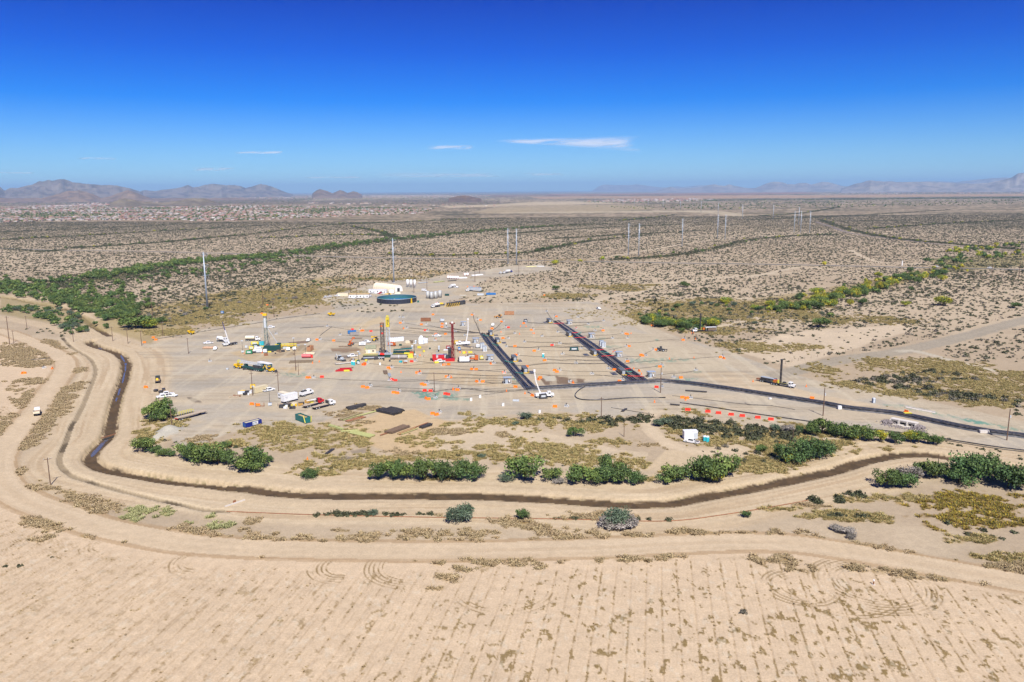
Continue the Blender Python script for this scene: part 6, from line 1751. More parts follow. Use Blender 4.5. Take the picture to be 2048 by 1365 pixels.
def backhoe(px, py, hd, col, look):
    root = thing('backhoe', look, 'backhoe', xyz(px, py), head(px, py, hd))
    part('chassis', MB().box(0, 0, .7, 4.2, 1.3, .8), col, root)
    part('hood', MB().box(1.3, 0, 1.5, 1.8, 1.1, .7, .9, .9), col, root)
    c = part('cab', MB().box(-.5, 0, 1.5, 1.6, 1.5, 1.5, .9, .9), dark, root)
    part('roof', MB().box(-.5, 0, 3.0, 1.7, 1.6, .12), col, c)
    l_ = part('loader_arm', MB().cyl((.9, -.7, 1.6), (3.1, -.7, .8), .16, 5).cyl((.9, .7, 1.6), (3.1, .7, .8), .16, 5), col, root)
    part('bucket', MB().prism([(3.0, .3), (3.9, .25), (3.3, .5), (3.1, 1.2), (2.9, 1.1)], -1.15, 1.15), dark, l_)
    a_2 = part('digger_arm', MB().tube([(-2, 0, 1.2), (-3.2, 0, 3.6), (-4.3, 0, 1.6)], .2, 5), col, root)
    part('digger_bucket', MB().box(-4.3, 0, .6, .7, .7, .9, .6, .9), dark, a_2)
    wheels([], root, (-1.4,), .95, .72, .45)
    wheels([], root, (1.7,), .9, .5, .35)
backhoe(541, 744, (12, .6), yellow, 'yellow backhoe right of the blue green engine house')
backhoe(681, 722, (9, 1.6), lgrey, 'pale backhoe standing on the flat trailer left of the teal toilets')
o = thing('flatbed_trailer', 'low white flatbed trailer with tan deck under the backhoe', 'trailer', xyz(686, 728), head(686, 728, (10, -1)))
part('deck', MB().box(0, 0, .7, 8.5, 2.6, .2), tan_w, o); part('side_frame', MB().box(0, 0, .45, 8.7, 2.7, .24), white, o); part('tongue', MB().box(5, 0, .5, 1.8, .3, .2), dark, o); wheels([], o, (-1.4, -2.5), 1.0, .4, .25)

# flat trailers, trusses
o = thing('flatbed_trailer', 'long flatbed trailer with pale deck by the grey rubble heap', 'trailer', xyz(383, 835), head(383, 835, (12, -3.2)))
part('deck', MB().box(0, 0, 1.35, 14.5, 2.5, .2), tan_w, o); part('frame', MB().box(0, 0, 1.0, 14.3, 1.1, .36), dark, o); part('landing_gear', MB().box(4.2, 0, 0, .2, 1.6, 1.2), dark, o); part('tail_light', MB().box(-7.3, 0, 1.1, .06, 2.2, .2), redp, o); wheels([], o, (-5.2, -6.4), 1.05, .5, .4)
o = thing('truss_section', 'yellow truss section on a dark base beside the flatbed trailer', 'truss', xyz(366, 832), head(366, 832, (12, -3)))
part('base', MB().box(0, 0, 0, 10, 1.8, .7), dark, o)
for s in (-.75, .75):
    part('rail', MB().box(0, s, 1.9, 9.6, .12, .12), lemon, o)
    for k in range(9):
        part('upright', MB().box(-4.6 + k * 1.15, s, .7, .1, .1, 1.3), lemon, o)
o = thing('yellow_truss', 'long yellow lattice truss lying right of the green container', 'truss', xyz(572, 697), head(572, 697, (12, -.5)))
for s in (-.9, .9):
    for z in (.9, 2.6):
        part('chord', MB().box(0, s, z, 13, .22, .22), lemon, o)
for k in range(8):
    part('brace', MB().box(-5.9 + k * 1.7, -.9, .9, .16, .16, 1.8).box(-5.9 + k * 1.7, .9, .9, .16, .16, 1.8).box(-5.9 + k * 1.7, 0, 2.6, .16, 2.0, .16), lemon, o)
part('deck', MB().box(0, 0, 1.6, 12.6, 1.5, .3), yellow, o); part('skid', MB().box(0, 0, 0, 12, 1.8, .9), dark, o)

# ------------------------------------------------------------------ drill rigs
def lattice(root, x, y, z0, h, w0, w1, m, nb, nm='mast', r=.11, bm=None):
    mb = MB()
    for sx_ in (-1, 1):
        for sy_ in (-1, 1):
            mb.cyl((x + sx_ * w0 / 2, y + sy_ * w0 / 2, z0), (x + sx_ * w1 / 2, y + sy_ * w1 / 2, z0 + h), r, 5)
    ms = part(nm, mb, m, root)
    for k in range(nb):
        a, b_ = k / nb, (k + 1) / nb
        wa, wb = (w0 + (w1 - w0) * a) / 2, (w0 + (w1 - w0) * b_) / 2
        za, zb = z0 + h * a, z0 + h * b_
        q = MB()
        s = 1 if k % 2 else -1
        for t in (-1, 1):
            q.cyl((x + s * wa, y + t * wa, za), (x - s * wb, y + t * wb, zb), r * .7, 4)
            q.cyl((x + t * wa, y + s * wa, za), (x + t * wb, y - s * wb, zb), r * .7, 4)
        part('brace', q, bm or m, ms)
    return ms
# green rig, lattice mast with yellow crown
root = thing('drill_rig', 'green drill rig with slim lattice mast and small yellow crown', 'drill rig', xyz(534, 699), 0.0)
ms = lattice(root, 0, 0, 1.5, 19.5, 1.8, 1.5, mat('green_grey_steel', (.16, .22, .20), .5), 12)
part('crown_block', MB().box(0, 0, 21.0, 2.4, 1.8, 1.3), yellow, ms)
part('mast_cover', MB().box(0, -.85, 13.6, 1.2, .08, 6), lgrey, ms)
part('substructure', MB().box(0, 0, 0, 4, 3.6, 1.6), dgreen, root); part('brace_leg', MB().cyl((.6, 0, 14.5), (6.2, 2, 3.0), .16, 6), lgrey, root); part('guy_line', MB().cyl((-.8, 0, 20), (-3.6, -1.5, .2), .05, 4), lgrey, root)
part('hose_loop', MB().tube([(.9, -.6, 10), (2.2, -.8, 7.5), (2.4, -.8, 4.6), (1.8, -.7, 3.6), (1.4, -.7, 5.5), (1.0, -.6, 8.5)], .13, 5), dark, root)
part('operator_cabin', MB().box(-3.2, 1.0, 2.4, 2.6, 1.8, 2.4), teal, root); part('hopper', MB().box(7, 2, 1.0, 2.6, 2.2, 2.6, .8, .8), dgreen, root)
o = thing('shipping_container', 'dark green ribbed container in front of the green drill rig', 'container', xyz(545, 702), 0.04)
part('body', MB().box(0, 0, .3, 9.6, 2.5, 2.9), dgreen, o); part('skid', MB().box(0, 0, 0, 9.6, 2.2, .3), dark, o)
for k in range(14):
    part('rib', MB().box(-4.4 + k * .68, -1.28, .4, .22, .08, 2.7), dgreen, o)
# tall rig: dark pipe rack tower and white mast with yellow crown
root = thing('drill_rig', 'tall drill rig with white lattice mast under a yellow crown sheet', 'drill rig', xyz(775, 714), 0.0)
ms = lattice(root, .8, 0, 1.8, 16, 1.8, 1.7, lgrey, 11, r=.11, bm=grey)
part('crown_sheet', MB().box(.8, -.2, 17.8, 2.0, 1.5, 5.6), mat('faded_yellow', (.58, .46, .03), .5, vary=.2), ms)
part('crown_block', MB().box(.8, 0, 23.8, 1.4, 1.2, .6), lemon, ms)
part('crown_emblem', MB().box(.7, -1.03, 19.4, .28, .05, 2.6).box(1.1, -1.03, 21.7, .7, .05, .25).box(1.0, -1.03, 19.3, .6, .05, .25).box(1.35, -1.03, 20.6, .22, .05, 1.1), dark, ms)
tw_m = mat('tower_steel', (.085, .065, .055), .7, vary=.4)
tw = lattice(root, -2.8, 1.5, 1.8, 18.0, 2.0, 1.8, tw_m, 12, 'pipe_tower', .13)
for k in range(6):
    part('drill_pipe', MB().cyl((-3.5 + (k % 3) * .7, 1.0 + (k // 3) * .5, 1.8), (-3.5 + (k % 3) * .7, 1.0 + (k // 3) * .5, 19), .11, 5), tw_m, tw)
part('fingerboard', MB().box(-2.8, 1.5, 19.6, 2.3, 2.3, .3), rust, tw)
part('substructure', MB().box(-1, 0, 0, 8, 5, 1.8), dgreen, root); part('drill_floor', MB().box(-1, 0, 1.8, 8.4, 5.4, .2), grey, root)
part('platform', MB().box(-9.5, -.6, 1.1, 9, 3.2, .25), mat('muted_olive', (.26, .25, .12), .7), root); part('platform_rail', MB().box(-9.5, -2.2, 2.1, 9, .12, .12), lemon, root); part('pump_skid', MB().box(-9.5, -.6, 0, 9, 3.0, 1.1), dark, root)
part('mud_tank', MB().box(8.8, 1.6, .8, 11, 2.4, 2.2), dgreen, root); part('tank_roof', MB().prism([(3.4, 3.6), (14.4, 4.6), (14.4, 4.9), (3.4, 3.9)], .3, 3.0), green, root)
part('walkway', MB().box(8.8, -1.2, 1.9, 12, .5, .12), lemon, root); part('engine', MB().box(7, -.2, .8, 4, 1.6, 1.8), dark, root); part('engine', MB().box(11.5, -.2, .8, 3.2, 1.6, 1.6), lemon, root); part('pipe_ramp', MB().box(14.4, -1.0, .9, 2.2, 2.2, 2.2), mat('orange_paint', (.55, .12, .02), .5), root)
part('tarpaulin', MB().box(-2.6, -3.2, 2.0, 2.6, 1.4, .9, .7, .6, -.5), redp, root); part('shaker', MB().box(14, -3, 0, 3, 1.6, 2.4, .8, .8), lemon, root)
for k in range(7):
    part('handrail', MB().box(-13 + k * 1.3, -2.2, 1.35, .08, .08, 1.1), lemon, root)
o = thing('cylinder_tank', 'grey horizontal tank lying in front of the tall rig', 'tank', xyz(798, 719), .02)
part('tank', MB().cyl((-4.6, 0, 1.4), (4.6, 0, 1.4), 1.25, 12), mat('dull_grey_tank', (.30, .27, .25), .6, vary=.3), o); part('saddle', MB().box(-2.6, 0, 0, .5, 2, .5), dark, o); part('saddle', MB().box(2.6, 0, 0, .5, 2, .5), dark, o); part('band', MB().cyl((-.1, 0, 1.4), (.2, 0, 1.4), 1.29, 12), lgrey, o)
o = thing('skid_trailer', 'long dark skid trailer with a ramp at the left foot of the tall rig', 'trailer', xyz(748, 719), .10)
part('deck', MB().box(0, 0, .9, 12, 2.4, .25), grey, o); part('frame', MB().box(0, 0, .5, 12, 1.2, .4), dark, o); part('ramp', MB().box(-6.6, 0, .1, 1.8, 2.2, .8, .6), dark, o); wheels([], o, (3.2, 4.4), 1.0, .5, .3)
o = thing('tool_house', 'pale framed tool house on the left side of the tall rig', 'shed', xyz(742, 706), .1)
part('body', MB().box(0, 0, 0, 6.2, 2.4, 2.3), cream, o); part('roof_frame', MB().box(0, 0, 2.6, 6.4, 2.6, 2.0), mat('mesh_sage', (.32, .33, .22), .7), o); part('door', MB().box(-1, -1.22, .1, 1.2, .06, 1.9), white, o); part('window', MB().box(1.4, -1.22, .9, 1, .06, .8), glass, o)
# red rig
root = thing('drill_rig', 'red drill rig with a solid red mast and crossbar top', 'drill rig', xyz(906, 722), 0.0)
mred = mat('mast_red', (.19, .010, .014), .5, vary=.25)
ms = lattice(root, 0, 0, 1.6, 19.6, 1.4, 1.0, mred, 12, r=.15)
part('mast_spine', MB().box(0, .15, 1.6, .55, .45, 19.4), mred, ms)
part('crown_beam', MB().box(0, 0, 21.2, 2.6, .5, .3), mred, ms); part('sheave', MB().cyl((-1.2, -.2, 21.7), (-1.2, .2, 21.7), .4, 8), mred, ms); part('sheave', MB().cyl((1.2, -.2, 21.7), (1.2, .2, 21.7), .4, 8), mred, ms)
part('substructure', MB().box(-5, 0, 0, 12, 3.6, 1.5), red, root); part('winch', MB().cyl((-3.2, -1.2, 2.4), (-3.2, 1.2, 2.4), 1.0, 10), dark, root); part('engine', MB().box(-6.6, 0, 1.5, 3.4, 2.2, 1.9), red, root); part('engine', MB().box(-10.6, 0, 1.0, 2.0, 2.4, 2.6), red, root); part('driller_cabin', MB().box(-1.8, .4, 2.2, 1.8, 1.8, 5.2), black, root)
part('cabin_roof', MB().box(-3.8, 1.4, 6.0, 3.0, 2.4, .25), white, root); part('catwalk', MB().box(8.2, .5, .9, 11, 1.6, .5), mat('orange_paint', (.55, .12, .02), .5), root); part('shaker', MB().box(13.4, .5, .6, 2.0, 2.2, 2.4), mat('orange_paint', (.55, .12, .02), .5), root); part('standpipe', MB().cyl((1.3, 0, 1), (1.1, 0, 13), .1, 5), dark, root)
for k in range(6):
    part('handrail', MB().box(3.4 + k * 1.9, -.4, 1.3, .08, .08, 1.1), redp, root)
o = thing('site_trailer', 'white office trailer with pale roof left of the red rig foot', 'trailer', xyz(883, 720), .02)
part('body', MB().box(0, 0, .5, 6.4, 2.6, 2.6), lgrey, o); part('roof', MB().box(0, 0, 3.1, 6.6, 2.8, .16), galv, o); part('door', MB().box(1.5, -1.33, .6, .9, .06, 2), white, o); wheels([], o, (-.6, .6), 1.1, .4, .25)
o = thing('generator_trailer', 'white roofed generator on a black skid right of the red rig foot', 'generator', xyz(929, 724), .03)
part('body', MB().box(0, 0, .5, 5.6, 2.4, 2.4), white, o); part('skid', MB().box(0, 0, 0, 7.0, 2.6, .5), black, o); part('exhaust', MB().cyl((.8, 0, 2.9), (.8, 0, 3.5), .35, 8), brown, o); part('louvre', MB().box(-3.2, 0, .5, .8, 2.2, 1.9), dark, o)
# pump units, tanks and gear around the rigs: kinds that repeat
def simple(nm, cat, builder, grp):
    root = thing(nm, nm, cat, group=grp)
    return Kind(root, builder(root))
pot = simple('poly_tank', 'tank', lambda r: [part('tank', MB().cyl((0, 0, .1), (0, 0, 2.6), 1.05, 10), white, r), part('lid', MB().cyl((0, 0, 2.6), (0, 0, 2.85), .4, 8), lgrey, r), part('pallet', MB().box(0, 0, 0, 2.1, 2.1, .1), brown, r)], 'white tanks behind the tall rig')
for k, (x, y) in enumerate(((780.5, 684), (785, 684.2), (789.5, 683.8), (793.5, 683.4), (797.5, 683), (801.5, 682.6), (805, 682.2))):
    pot.at(x, y, label=f'{["first", "second", "third", "fourth", "fifth", "sixth", "last"][k]} white tank from the left in the row behind the tall rig')
wb = simple('storage_box', 'container', lambda r: [part('body', MB().box(0, 0, .2, 3.4, 2.6, 3.2), white, r), part('roof', MB().box(0, 0, 3.4, 3.5, 2.7, .1), white, r), part('door', MB().box(1.2, -1.33, .3, .9, .05, 2.4), lgrey, r), part('skid', MB().box(0, 0, 0, 3.2, 2.2, .2), dark, r)], 'white storage boxes')
for x, y, sc_, rz, lb in ((843.5, 688.5, 1.1, .05, 'left white box of the pair behind the mud pit'), (851, 687, .9, .05, 'right white box of the pair behind the mud pit'), (1380, 877.5, (1.55, 1, .95), .06, 'white ribbed storage box behind the pickup near the teal toilets')):
    wb.at(x, y, rz=rz, scale=sc_, label=lb)
root_ = simple('portable_toilet', 'portable toilet', lambda r: [part('body', MB().box(0, 0, 0, 1.15, 1.15, 2.05), teal, r), part('roof', MB().box(0, 0, 2.05, 1.2, 1.2, .25, .75, .75), white, r), part('door', MB().box(0, -.59, .1, .8, .04, 1.8), teal, r), part('vent_pipe', MB().cyl((.4, .4, 2.1), (.4, .4, 2.55), .06, 5), white, r)], 'teal portable toilets')
for x, y, lb in ((1409, 883.6, 'left teal toilet of the pair by the white storage box'), (1414.5, 884.2, 'right teal toilet of the pair by the white storage box'), (1086.4, 715, 'teal toilet standing alone between the two trenches'), (704.5, 730, 'left teal toilet of the pair left of the tall rig'), (708, 731, 'right teal toilet of the pair left of the tall rig')):
    root_.at(x, y, rz=.06, label=lb)
gt = simple('portable_toilet', 'portable toilet', lambda r: [part('body', MB().box(0, 0, 0, 1.15, 1.15, 2.05), ngrey, r), part('roof', MB().box(0, 0, 2.05, 1.2, 1.2, .25, .75, .75), lgrey, r), part('door', MB().box(0, -.59, .1, .8, .04, 1.8), lgrey, r)], 'blue grey portable toilets')
for x, y, lb in ((1747, 806, 'blue grey toilet alone on the sand north of the trunk line'), (824.5, 698.5, 'blue grey toilet by the brown mud pit'), (878, 699.5, 'blue grey toilet behind the red rig pickup'), (1398, 658.5, 'blue grey toilet behind the drill truck by the thicket'), (831.5, 688, 'blue grey toilet left of the white boxes')):
    gt.at(x, y, rz=.05, label=lb)
ltw = simple('light_tower', 'light tower', lambda r: [part('cart', MB().box(0, 0, .3, 1.6, 1.2, 1.0), lgrey, r), part('mast', MB().cyl((0, 0, 1.2), (0, 0, 7.2), .09, 5), dark, r), part('lamp', MB().box(0, 0, 7.1, 1.3, .3, .5), lgrey, r), part('outrigger', MB().box(0, 0, .1, .2, 2.4, .15), dark, r)], 'mobile light towers')
for x, y, lb in ((485.5, 706, 'light tower at the left side of the green rig'), (588, 700, 'light tower beside the yellow truss'), (611.5, 714, 'light tower behind the faded red tank'), (717.5, 729, 'light tower with green cart by the teal toilets'), (829.5, 712, 'light tower right of the tall rig'), (540, 812, 'dark light tower left of the junk pile')):
    ltw.at(x, y, rz=.3, label=lb)
def genset(px, py, rz, m, look, L=3.6, nm='generator'):
    o = thing(nm, look, nm.replace('_', ' '), xyz(px, py), rz)
    part('housing', MB().box(0, 0, .5, L, 1.7, 1.7, .96, .94), m, o); part('skid', MB().box(0, 0, 0, L + .5, 1.8, .5), dark, o); part('exhaust', MB().cyl((L * .3, 0, 2.2), (L * .3, 0, 2.7), .12, 6), dark, o); part('panel', MB().box(0, -.87, .9, L * .6, .05, .9), lgrey, o)
genset(498.5, 708.5, .1, bgreen, 'bright green generator at the left front of the green rig')
genset(516, 706, .1, white, 'white generator trailer in front of the green rig', 5.4)
genset(516.5, 701, .1, white, 'white hooded unit behind the white generator trailer', 4.4)
genset(530.5, 706, .1, white, 'small white unit beside the dark green container', 2.2)
genset(511, 696, .4, dgreen, 'green pump unit behind the white generators', 3)
genset(503, 700, .3, lemon, 'yellow pump unit at the left of the green rig', 2.6, 'pump')
genset(524, 699, .2, yellow, 'yellow hydraulic unit beside the green rig foot', 2.8, 'pump')
genset(510, 690.5, .1, lemon, 'yellow and dark compressor behind the green rig', 4.6, 'compressor')
genset(825, 710.5, .05, bgreen, 'green tank unit at the right end of the tall rig', 2.8)
genset(716.5, 728.5, .05, green, 'small green pump by the teal toilets', 1.8, 'pump')
genset(725, 691.5, .1, white, 'white small tank trailer with a dark end left of the tall rig', 4.2, 'tank_trailer')
genset(783.5, 692, -.5, mat('orange_paint', (.55, .12, .02), .5), 'orange loader body behind the white mast of the tall rig', 5, 'pump')
genset(1148, 702, .05, dgreen, 'dark green pump trailer between the trenches', 5.2)
genset(1051, 645, .1, black, 'black open box at a wellhead north of the sand', 2.6, 'control_box')
genset(884, 644, .3, lgrey, 'pale valve skid on the northern gravel', 2.8, 'valve_skid')
genset(956, 696, .2, white, 'white and blue cart by the electric cabinets', 2.4, 'cart')
genset(963, 719.6, .2, lemon, 'small yellow pump left of the kiosk', 1.8, 'pump')
genset(914, 688.5, .1, yellow, 'yellow topped tank behind the bucket truck', 3.6, 'tank')
genset(1086, 797.5, .2, dark, 'dark trailer in front of the boom truck', 3.4, 'trailer')
genset(445, 604 + 24, .1, lblue, 'blue tarpaulin covered cart on the bare strip', 2.2, 'cart')
genset(897, 699, .1, mat('dark_red_gear', (.3, .02, .03), .5), 'dark red pump gear behind the red rig', 2.8, 'pump')
genset(918.5, 702, .1, lblue, 'blue drum cart right of the red rig', 1.6, 'cart')
genset(943.5, 716, 0, brown, 'brown timber skid right of the red rig', 5.6, 'skid')
genset(506, 778, .3, yellow, 'yellow engine behind the machine parts', 2.4, 'engine')
# red cylinder tank, containers, dumpsters
o = thing('cylinder_tank', 'faded red fuel tank behind the timber mats', 'tank', xyz(613, 716.5), .05)
part('tank', MB().cyl((-2.6, 0, 1.3), (2.6, 0, 1.3), 1.1, 12), pink, o); part('saddle', MB().box(-1.5, 0, 0, .3, 1.6, .5), dark, o); part('saddle', MB().box(1.5, 0, 0, .3, 1.6, .5), dark, o); part('pump_box', MB().box(3.2, 0, .3, .9, 1.2, 1.5), redp, o)
def container(px, py, rz, L, W, H, m, look, open_=True, ribs=8, cat='container', nm='open_container', load=None, lm=None):
    o = thing(nm, look, cat, xyz(px, py), rz)
    if open_:
        part('shell', MB().box(0, W / 2 - .06, .15, L, .12, H).box(0, -W / 2 + .06, .15, L, .12, H).box(L / 2 - .06, 0, .15, .12, W - .24, H).box(-L / 2 + .06, 0, .15, .12, W - .24, H).box(0, 0, .15, L, W, .12), m, o)
    else:
        part('shell', MB().box(0, 0, .15, L, W, H), m, o)
        part('roof', MB().box(0, 0, H + .15, L + .06, W + .06, .08), m, o)
        part('door', MB().box(-L / 2 - .03, 0, .25, .06, W * .9, H * .9), m, o)
    part('skid', MB().box(0, 0, 0, L, W * .7, .15), dark, o)
    for k in range(ribs):
        x = -L / 2 + (k + .5) * L / ribs
        part('rib', MB().box(x, -W / 2 - .06, .2, .16, .12, H - .05), m, o)
    if load:
        part('load', MB().box(0, 0, .3, L * .94, W * .85, H * load, .9, .8), lm, o)
    return o
litter = mat('mixed_waste', (.42, .30, .15), .9, vary=.5, scale=1.4)
o = container(606, 843, head(606, 843, (-12, -4.6)), 8.2, 2.5, 2.5, mat('dumpster_green', (.01, .14, .13), .5, vary=.2), 'green dumpster full of waste with a yellow tarp arm', ribs=7, cat='dumpster', nm='dumpster', load=.78, lm=litter)
part('tarp_arm', MB().cyl((-4.2, 1.35, .4), (-3.0, 1.35, 3.2), .2, 5).cyl((-4.2, -1.35, .4), (-4.6, -1.35, 3.0), .22, 5), lemon, o); wheels([], o, (-3.4,), 1.0, .3, .2)
o = container(505, 851.5, head(505, 851.5, (12, -3.0)), 7.4, 2.4, 1.9, blue, 'blue dumpster with a white sign panel on its side', ribs=9, cat='dumpster', nm='dumpster', load=.86, lm=mat('pale_rubble', (.45, .42, .28), .95, vary=.3))
sg = part('sign_panel', MB().box(.6, -1.36, .55, 2.5, .04, 1.35), white, o)
part('sign_mark', MB().cyl((-.2, -1.385, .98), (-.2, -1.40, .98), .24, 10), lblue, sg); part('sign_mark', MB().cyl((-.05, -1.385, 1.45), (-.05, -1.40, 1.45), .2, 10), bgreen, sg)
part('sign_lettering', MB().box(.55, -1.385, 1.15, .16, .02, .5).box(.82, -1.385, 1.15, .12, .02, .5).box(1.08, -1.385, 1.15, .16, .02, .5).box(1.0, -1.385, .8, 1.2, .02, .1), dark, sg)
for k in range(4):
    part('door_bar', MB().box(-3.76, 0, .4 + k * .4, .08, 2.3, .12), lblue, o)
container(851.6, 643, .03, 7.4, 2.4, 2.4, rust, 'rusty closed container at the back of the well field', ribs=10)
container(1018.7, 630, -.02, 7.4, 2.4, 2.6, mat('pale_rust', (.40, .20, .10), .8, vary=.3), 'pale rusty open container by the northern haul road', ribs=8)
container(620.5, 701.5, 1.5, 6, 2.4, 2.6, mat('pale_rust', (.40, .20, .10), .8), 'rusty container seen end on behind the faded red tank', ribs=4)
container(520.6, 784, head(520.6, 784, (12, -3)), 7.2, 2.4, 2.6, mat('beige_paint', (.58, .50, .32), .55, vary=.08), 'beige closed container beside the machine parts', False, 9, nm='shipping_container')
container(686, 593, .03, 9.5, 2.6, 2.8, cream, 'beige container left of the office trailers', False, 8, nm='shipping_container')
container(783.5, 587, 0, 4.4, 2.6, 3.2, white, 'white box in front of the quonset tent', False, 5, nm='shipping_container')
container(704, 667.5, .35, 5.6, 2.2, 2.0, lblue, 'blue open bin at the edge of the sandy patch', ribs=5)
container(709, 671, .35, 6, 2.2, 2.0, mat('dull_grey_tank', (.30, .27, .25), .6), 'grey bin in front of the blue bin', ribs=5)
container(982, 590.2, .02, 9, 2.4, 1.7, lblue, 'row of blue bins east of the silos', ribs=7)
container(961, 591.4, .02, 6, 2.4, 1.6, lgrey, 'pale loaded skid left of the blue bins', ribs=4)
container(926, 592.5, .02, 6, 2.0, .9, mat('pale_block', (.5, .46, .38), .8), 'low pale block stack left of the grey trailer', ribs=4)
container(894, 592, .02, 4, 2.0, 1.6, dgreen, 'small green bin right of the silos', ribs=3)
container(619, 709, -.05, 6.4, 2.6, .8, cream, 'low cream deck trailer right of the pickups', ribs=6)
container(417, 697.5, .0, 6.6, 2.4, .9, mat('peach_paint', (.55, .36, .24), .7), 'low tan deck trailer left of the crane truck', ribs=5)
for k in range(7):
    container(897 + k * 5.0, 613.4 - k * .75, .32, 3.0, 2.6, 2.9, dark if k % 2 else black, f'{["first", "second", "third", "fourth", "fifth", "sixth", "last"][k]} dark frac tank from the left in the row north of the well field', False, 3, 'tank', 'frac_tank')
    o = part('stair_frame', MB().box(0, 0, 0, .2, 1.5, .2).cyl((-1.5, -.7, 0), (.2, -.7, 3.0), .11, 4).cyl((-1.5, .7, 0), (.2, .7, 3.0), .11, 4).cyl((-.7, -.7, 1.4), (-.7, .7, 1.4), .08, 4), yellow)
    o.location, o.rotation_euler.z = xyz(893 + k * 4.4, 614.6 - k * .4), .3
    tag(o, f'{["first", "second", "third", "fourth", "fifth", "sixth", "last"][k]} yellow stair frame from the left before the dark frac tanks', 'stair', 'yellow stair frames of the frac tanks')
# white trailers
o = thing('box_trailer', 'large plain white trailer box above the junk pile', 'trailer', xyz(579, 804), head(579, 804, (12, -3)))
part('body', MB().box(0, 0, .9, 7.6, 2.5, 2.9), white, o); part('roof', MB().box(0, 0, 3.8, 7.7, 2.6, .08), white, o); part('hitch', MB().box(4.6, 0, .8, 1.8, .3, .25), dark, o); part('sign_lettering', MB().box(-2.4, -1.27, 2.9, 1.3, .03, .12).box(-2.2, -1.27, 2.6, 1.1, .03, .10).box(-2.2, -1.27, 2.3, .9, .03, .10), grey, o); wheels([], o, (-1.2, -2.2), 1.05, .42, .25)
o = thing('office_trailer', 'white office trailer with window and door behind the plain white box', 'trailer', xyz(570, 798.5), head(570, 798.5, (12, 3)))
part('body', MB().box(0, 0, .5, 7.2, 2.6, 2.5), white, o); part('roof', MB().box(0, 0, 3.0, 7.4, 2.8, .15), cream, o); part('door', MB().box(-1.2, -1.33, .6, .9, .06, 1.9), grey, o); part('window', MB().box(-2.6, -1.33, 1.4, .8, .06, .8), glass, o); part('window', MB().box(1.4, -1.33, 1.4, 1.0, .06, .8), glass, o)
# offices and quonset tent
def office(px, py, rz, L, W, H, look, base, trim):
    o = thing('office_building', look, 'office', xyz(px, py), rz)
    part('wall', MB().box(0, 0, .5, L, W, H), white, o); part('roof', MB().box(0, 0, H + .5, L + .5, W + .5, .25), trim, o); part('skirt', MB().box(0, 0, 0, L + .05, W + .05, .5), base, o)
    n = int(L / 3)
    for k in range(n):
        x = -L / 2 + (k + .5) * L / n
        if k % 3 == 1:
            part('door', MB().box(x, -W / 2 - .03, .55, 1, .06, 2.0), grey, o)
        else:
            w_ = part('window', MB().box(x, -W / 2 - .03, 1.4, 1.1, .06, .9), glass, o)
            part('sill', MB().box(x, -W / 2 - .06, 1.3, 1.3, .1, .08), white, w_)
    part('step', MB().box(0, -W / 2 - .8, 0, 2.4, 1.4, .5), base, o)
office(719, 596, .05, 18, 9, 3.0, 'white office trailer with tan trim and dark skirt', dark, mat('tan_trim', (.50, .36, .16), .6))
office(756, 587, -.04, 17, 4, 3.0, 'long white office trailer beside the quonset tent', lgrey, white)
o = thing('quonset_tent', 'cream quonset tent with an open dark doorway', 'tent', xyz(775.5, 580.6), head(775.5, 580.6, (10, 1.3)))
prof = [(4.6 * math.cos(t), 6.2 * math.sin(t) ** .8) for t in np.linspace(0, math.pi, 15)]
mb = MB()
Lq = 35
nx = 11
vs, fs = [], []
for i in range(nx):
    x = -Lq / 2 + Lq * i / (nx - 1)
    for y, z in prof:
        vs.append((x, y, z))
for i in range(nx - 1):
    for j in range(14):
        fs.append((i * 15 + j, (i + 1) * 15 + j, (i + 1) * 15 + j + 1, i * 15 + j + 1))
part('cover', mb.add(vs, fs), canvas, o, True)
me_ = MB().add([(Lq / 2 - .02, y, z) for y, z in prof], [tuple(range(15))]).add([(-Lq / 2 + .02, y, z) for y, z in prof], [tuple(range(14, -1, -1))])
part('end_wall', me_, white, o)
part('doorway', MB().box(Lq / 2 + .02, -.4, 0, .06, 3.0, 3.4), dark, o)
for i in range(nx):
    x = -Lq / 2 + Lq * i / (nx - 1)
    part('rib', MB().tube([(x, y * 1.012, z * 1.012 + .02) for y, z in prof], .1, 4), canvas, o)
# round water tank
o = thing('water_tank', 'round open water tank with dark corrugated wall', 'tank', xyz(794, 603.5), 0)
rt, ht = 17.2, 4.0
NS = 40
part('wall', MB().add([(rt * math.cos(2 * math.pi * k / NS), rt * math.sin(2 * math.pi * k / NS), z) for z in (0, ht) for k in range(NS)], [(k, (k + 1) % NS, NS + (k + 1) % NS, NS + k) for k in range(NS)]), mat('dark_navy_steel', (.025, .03, .05), .5, vary=.25), o)
part('rim', MB().tube([(rt * math.cos(2 * math.pi * k / NS), rt * math.sin(2 * math.pi * k / NS), ht) for k in range(NS + 1)], .22, 5), mat('rim_liner', (.30, .34, .38), .5), o)
part('inner_liner', MB().add([(rt * .985 * math.cos(2 * math.pi * k / NS), rt * .985 * math.sin(2 * math.pi * k / NS), z) for z in (.1, ht) for k in range(NS)], [(NS + k, NS + (k + 1) % NS, (k + 1) % NS, k) for k in range(NS)]), mat('liner_blue', (.05, .13, .17), .5, vary=.2), o)
part('water', MB().add([(rt * .98 * math.cos(2 * math.pi * k / NS), rt * .98 * math.sin(2 * math.pi * k / NS), 2.4) for k in range(NS)], [tuple(range(NS))]), mat('green_water', (.02, .15, .15), .08, vary=.3, scale=.12), o)
for k in range(20):
    t = math.pi + math.pi * (k + .5) / 20
    part('rib', MB().box(rt * 1.01 * math.cos(t), rt * 1.01 * math.sin(t), 0, .25, .2, ht, rz=t), dark, o)
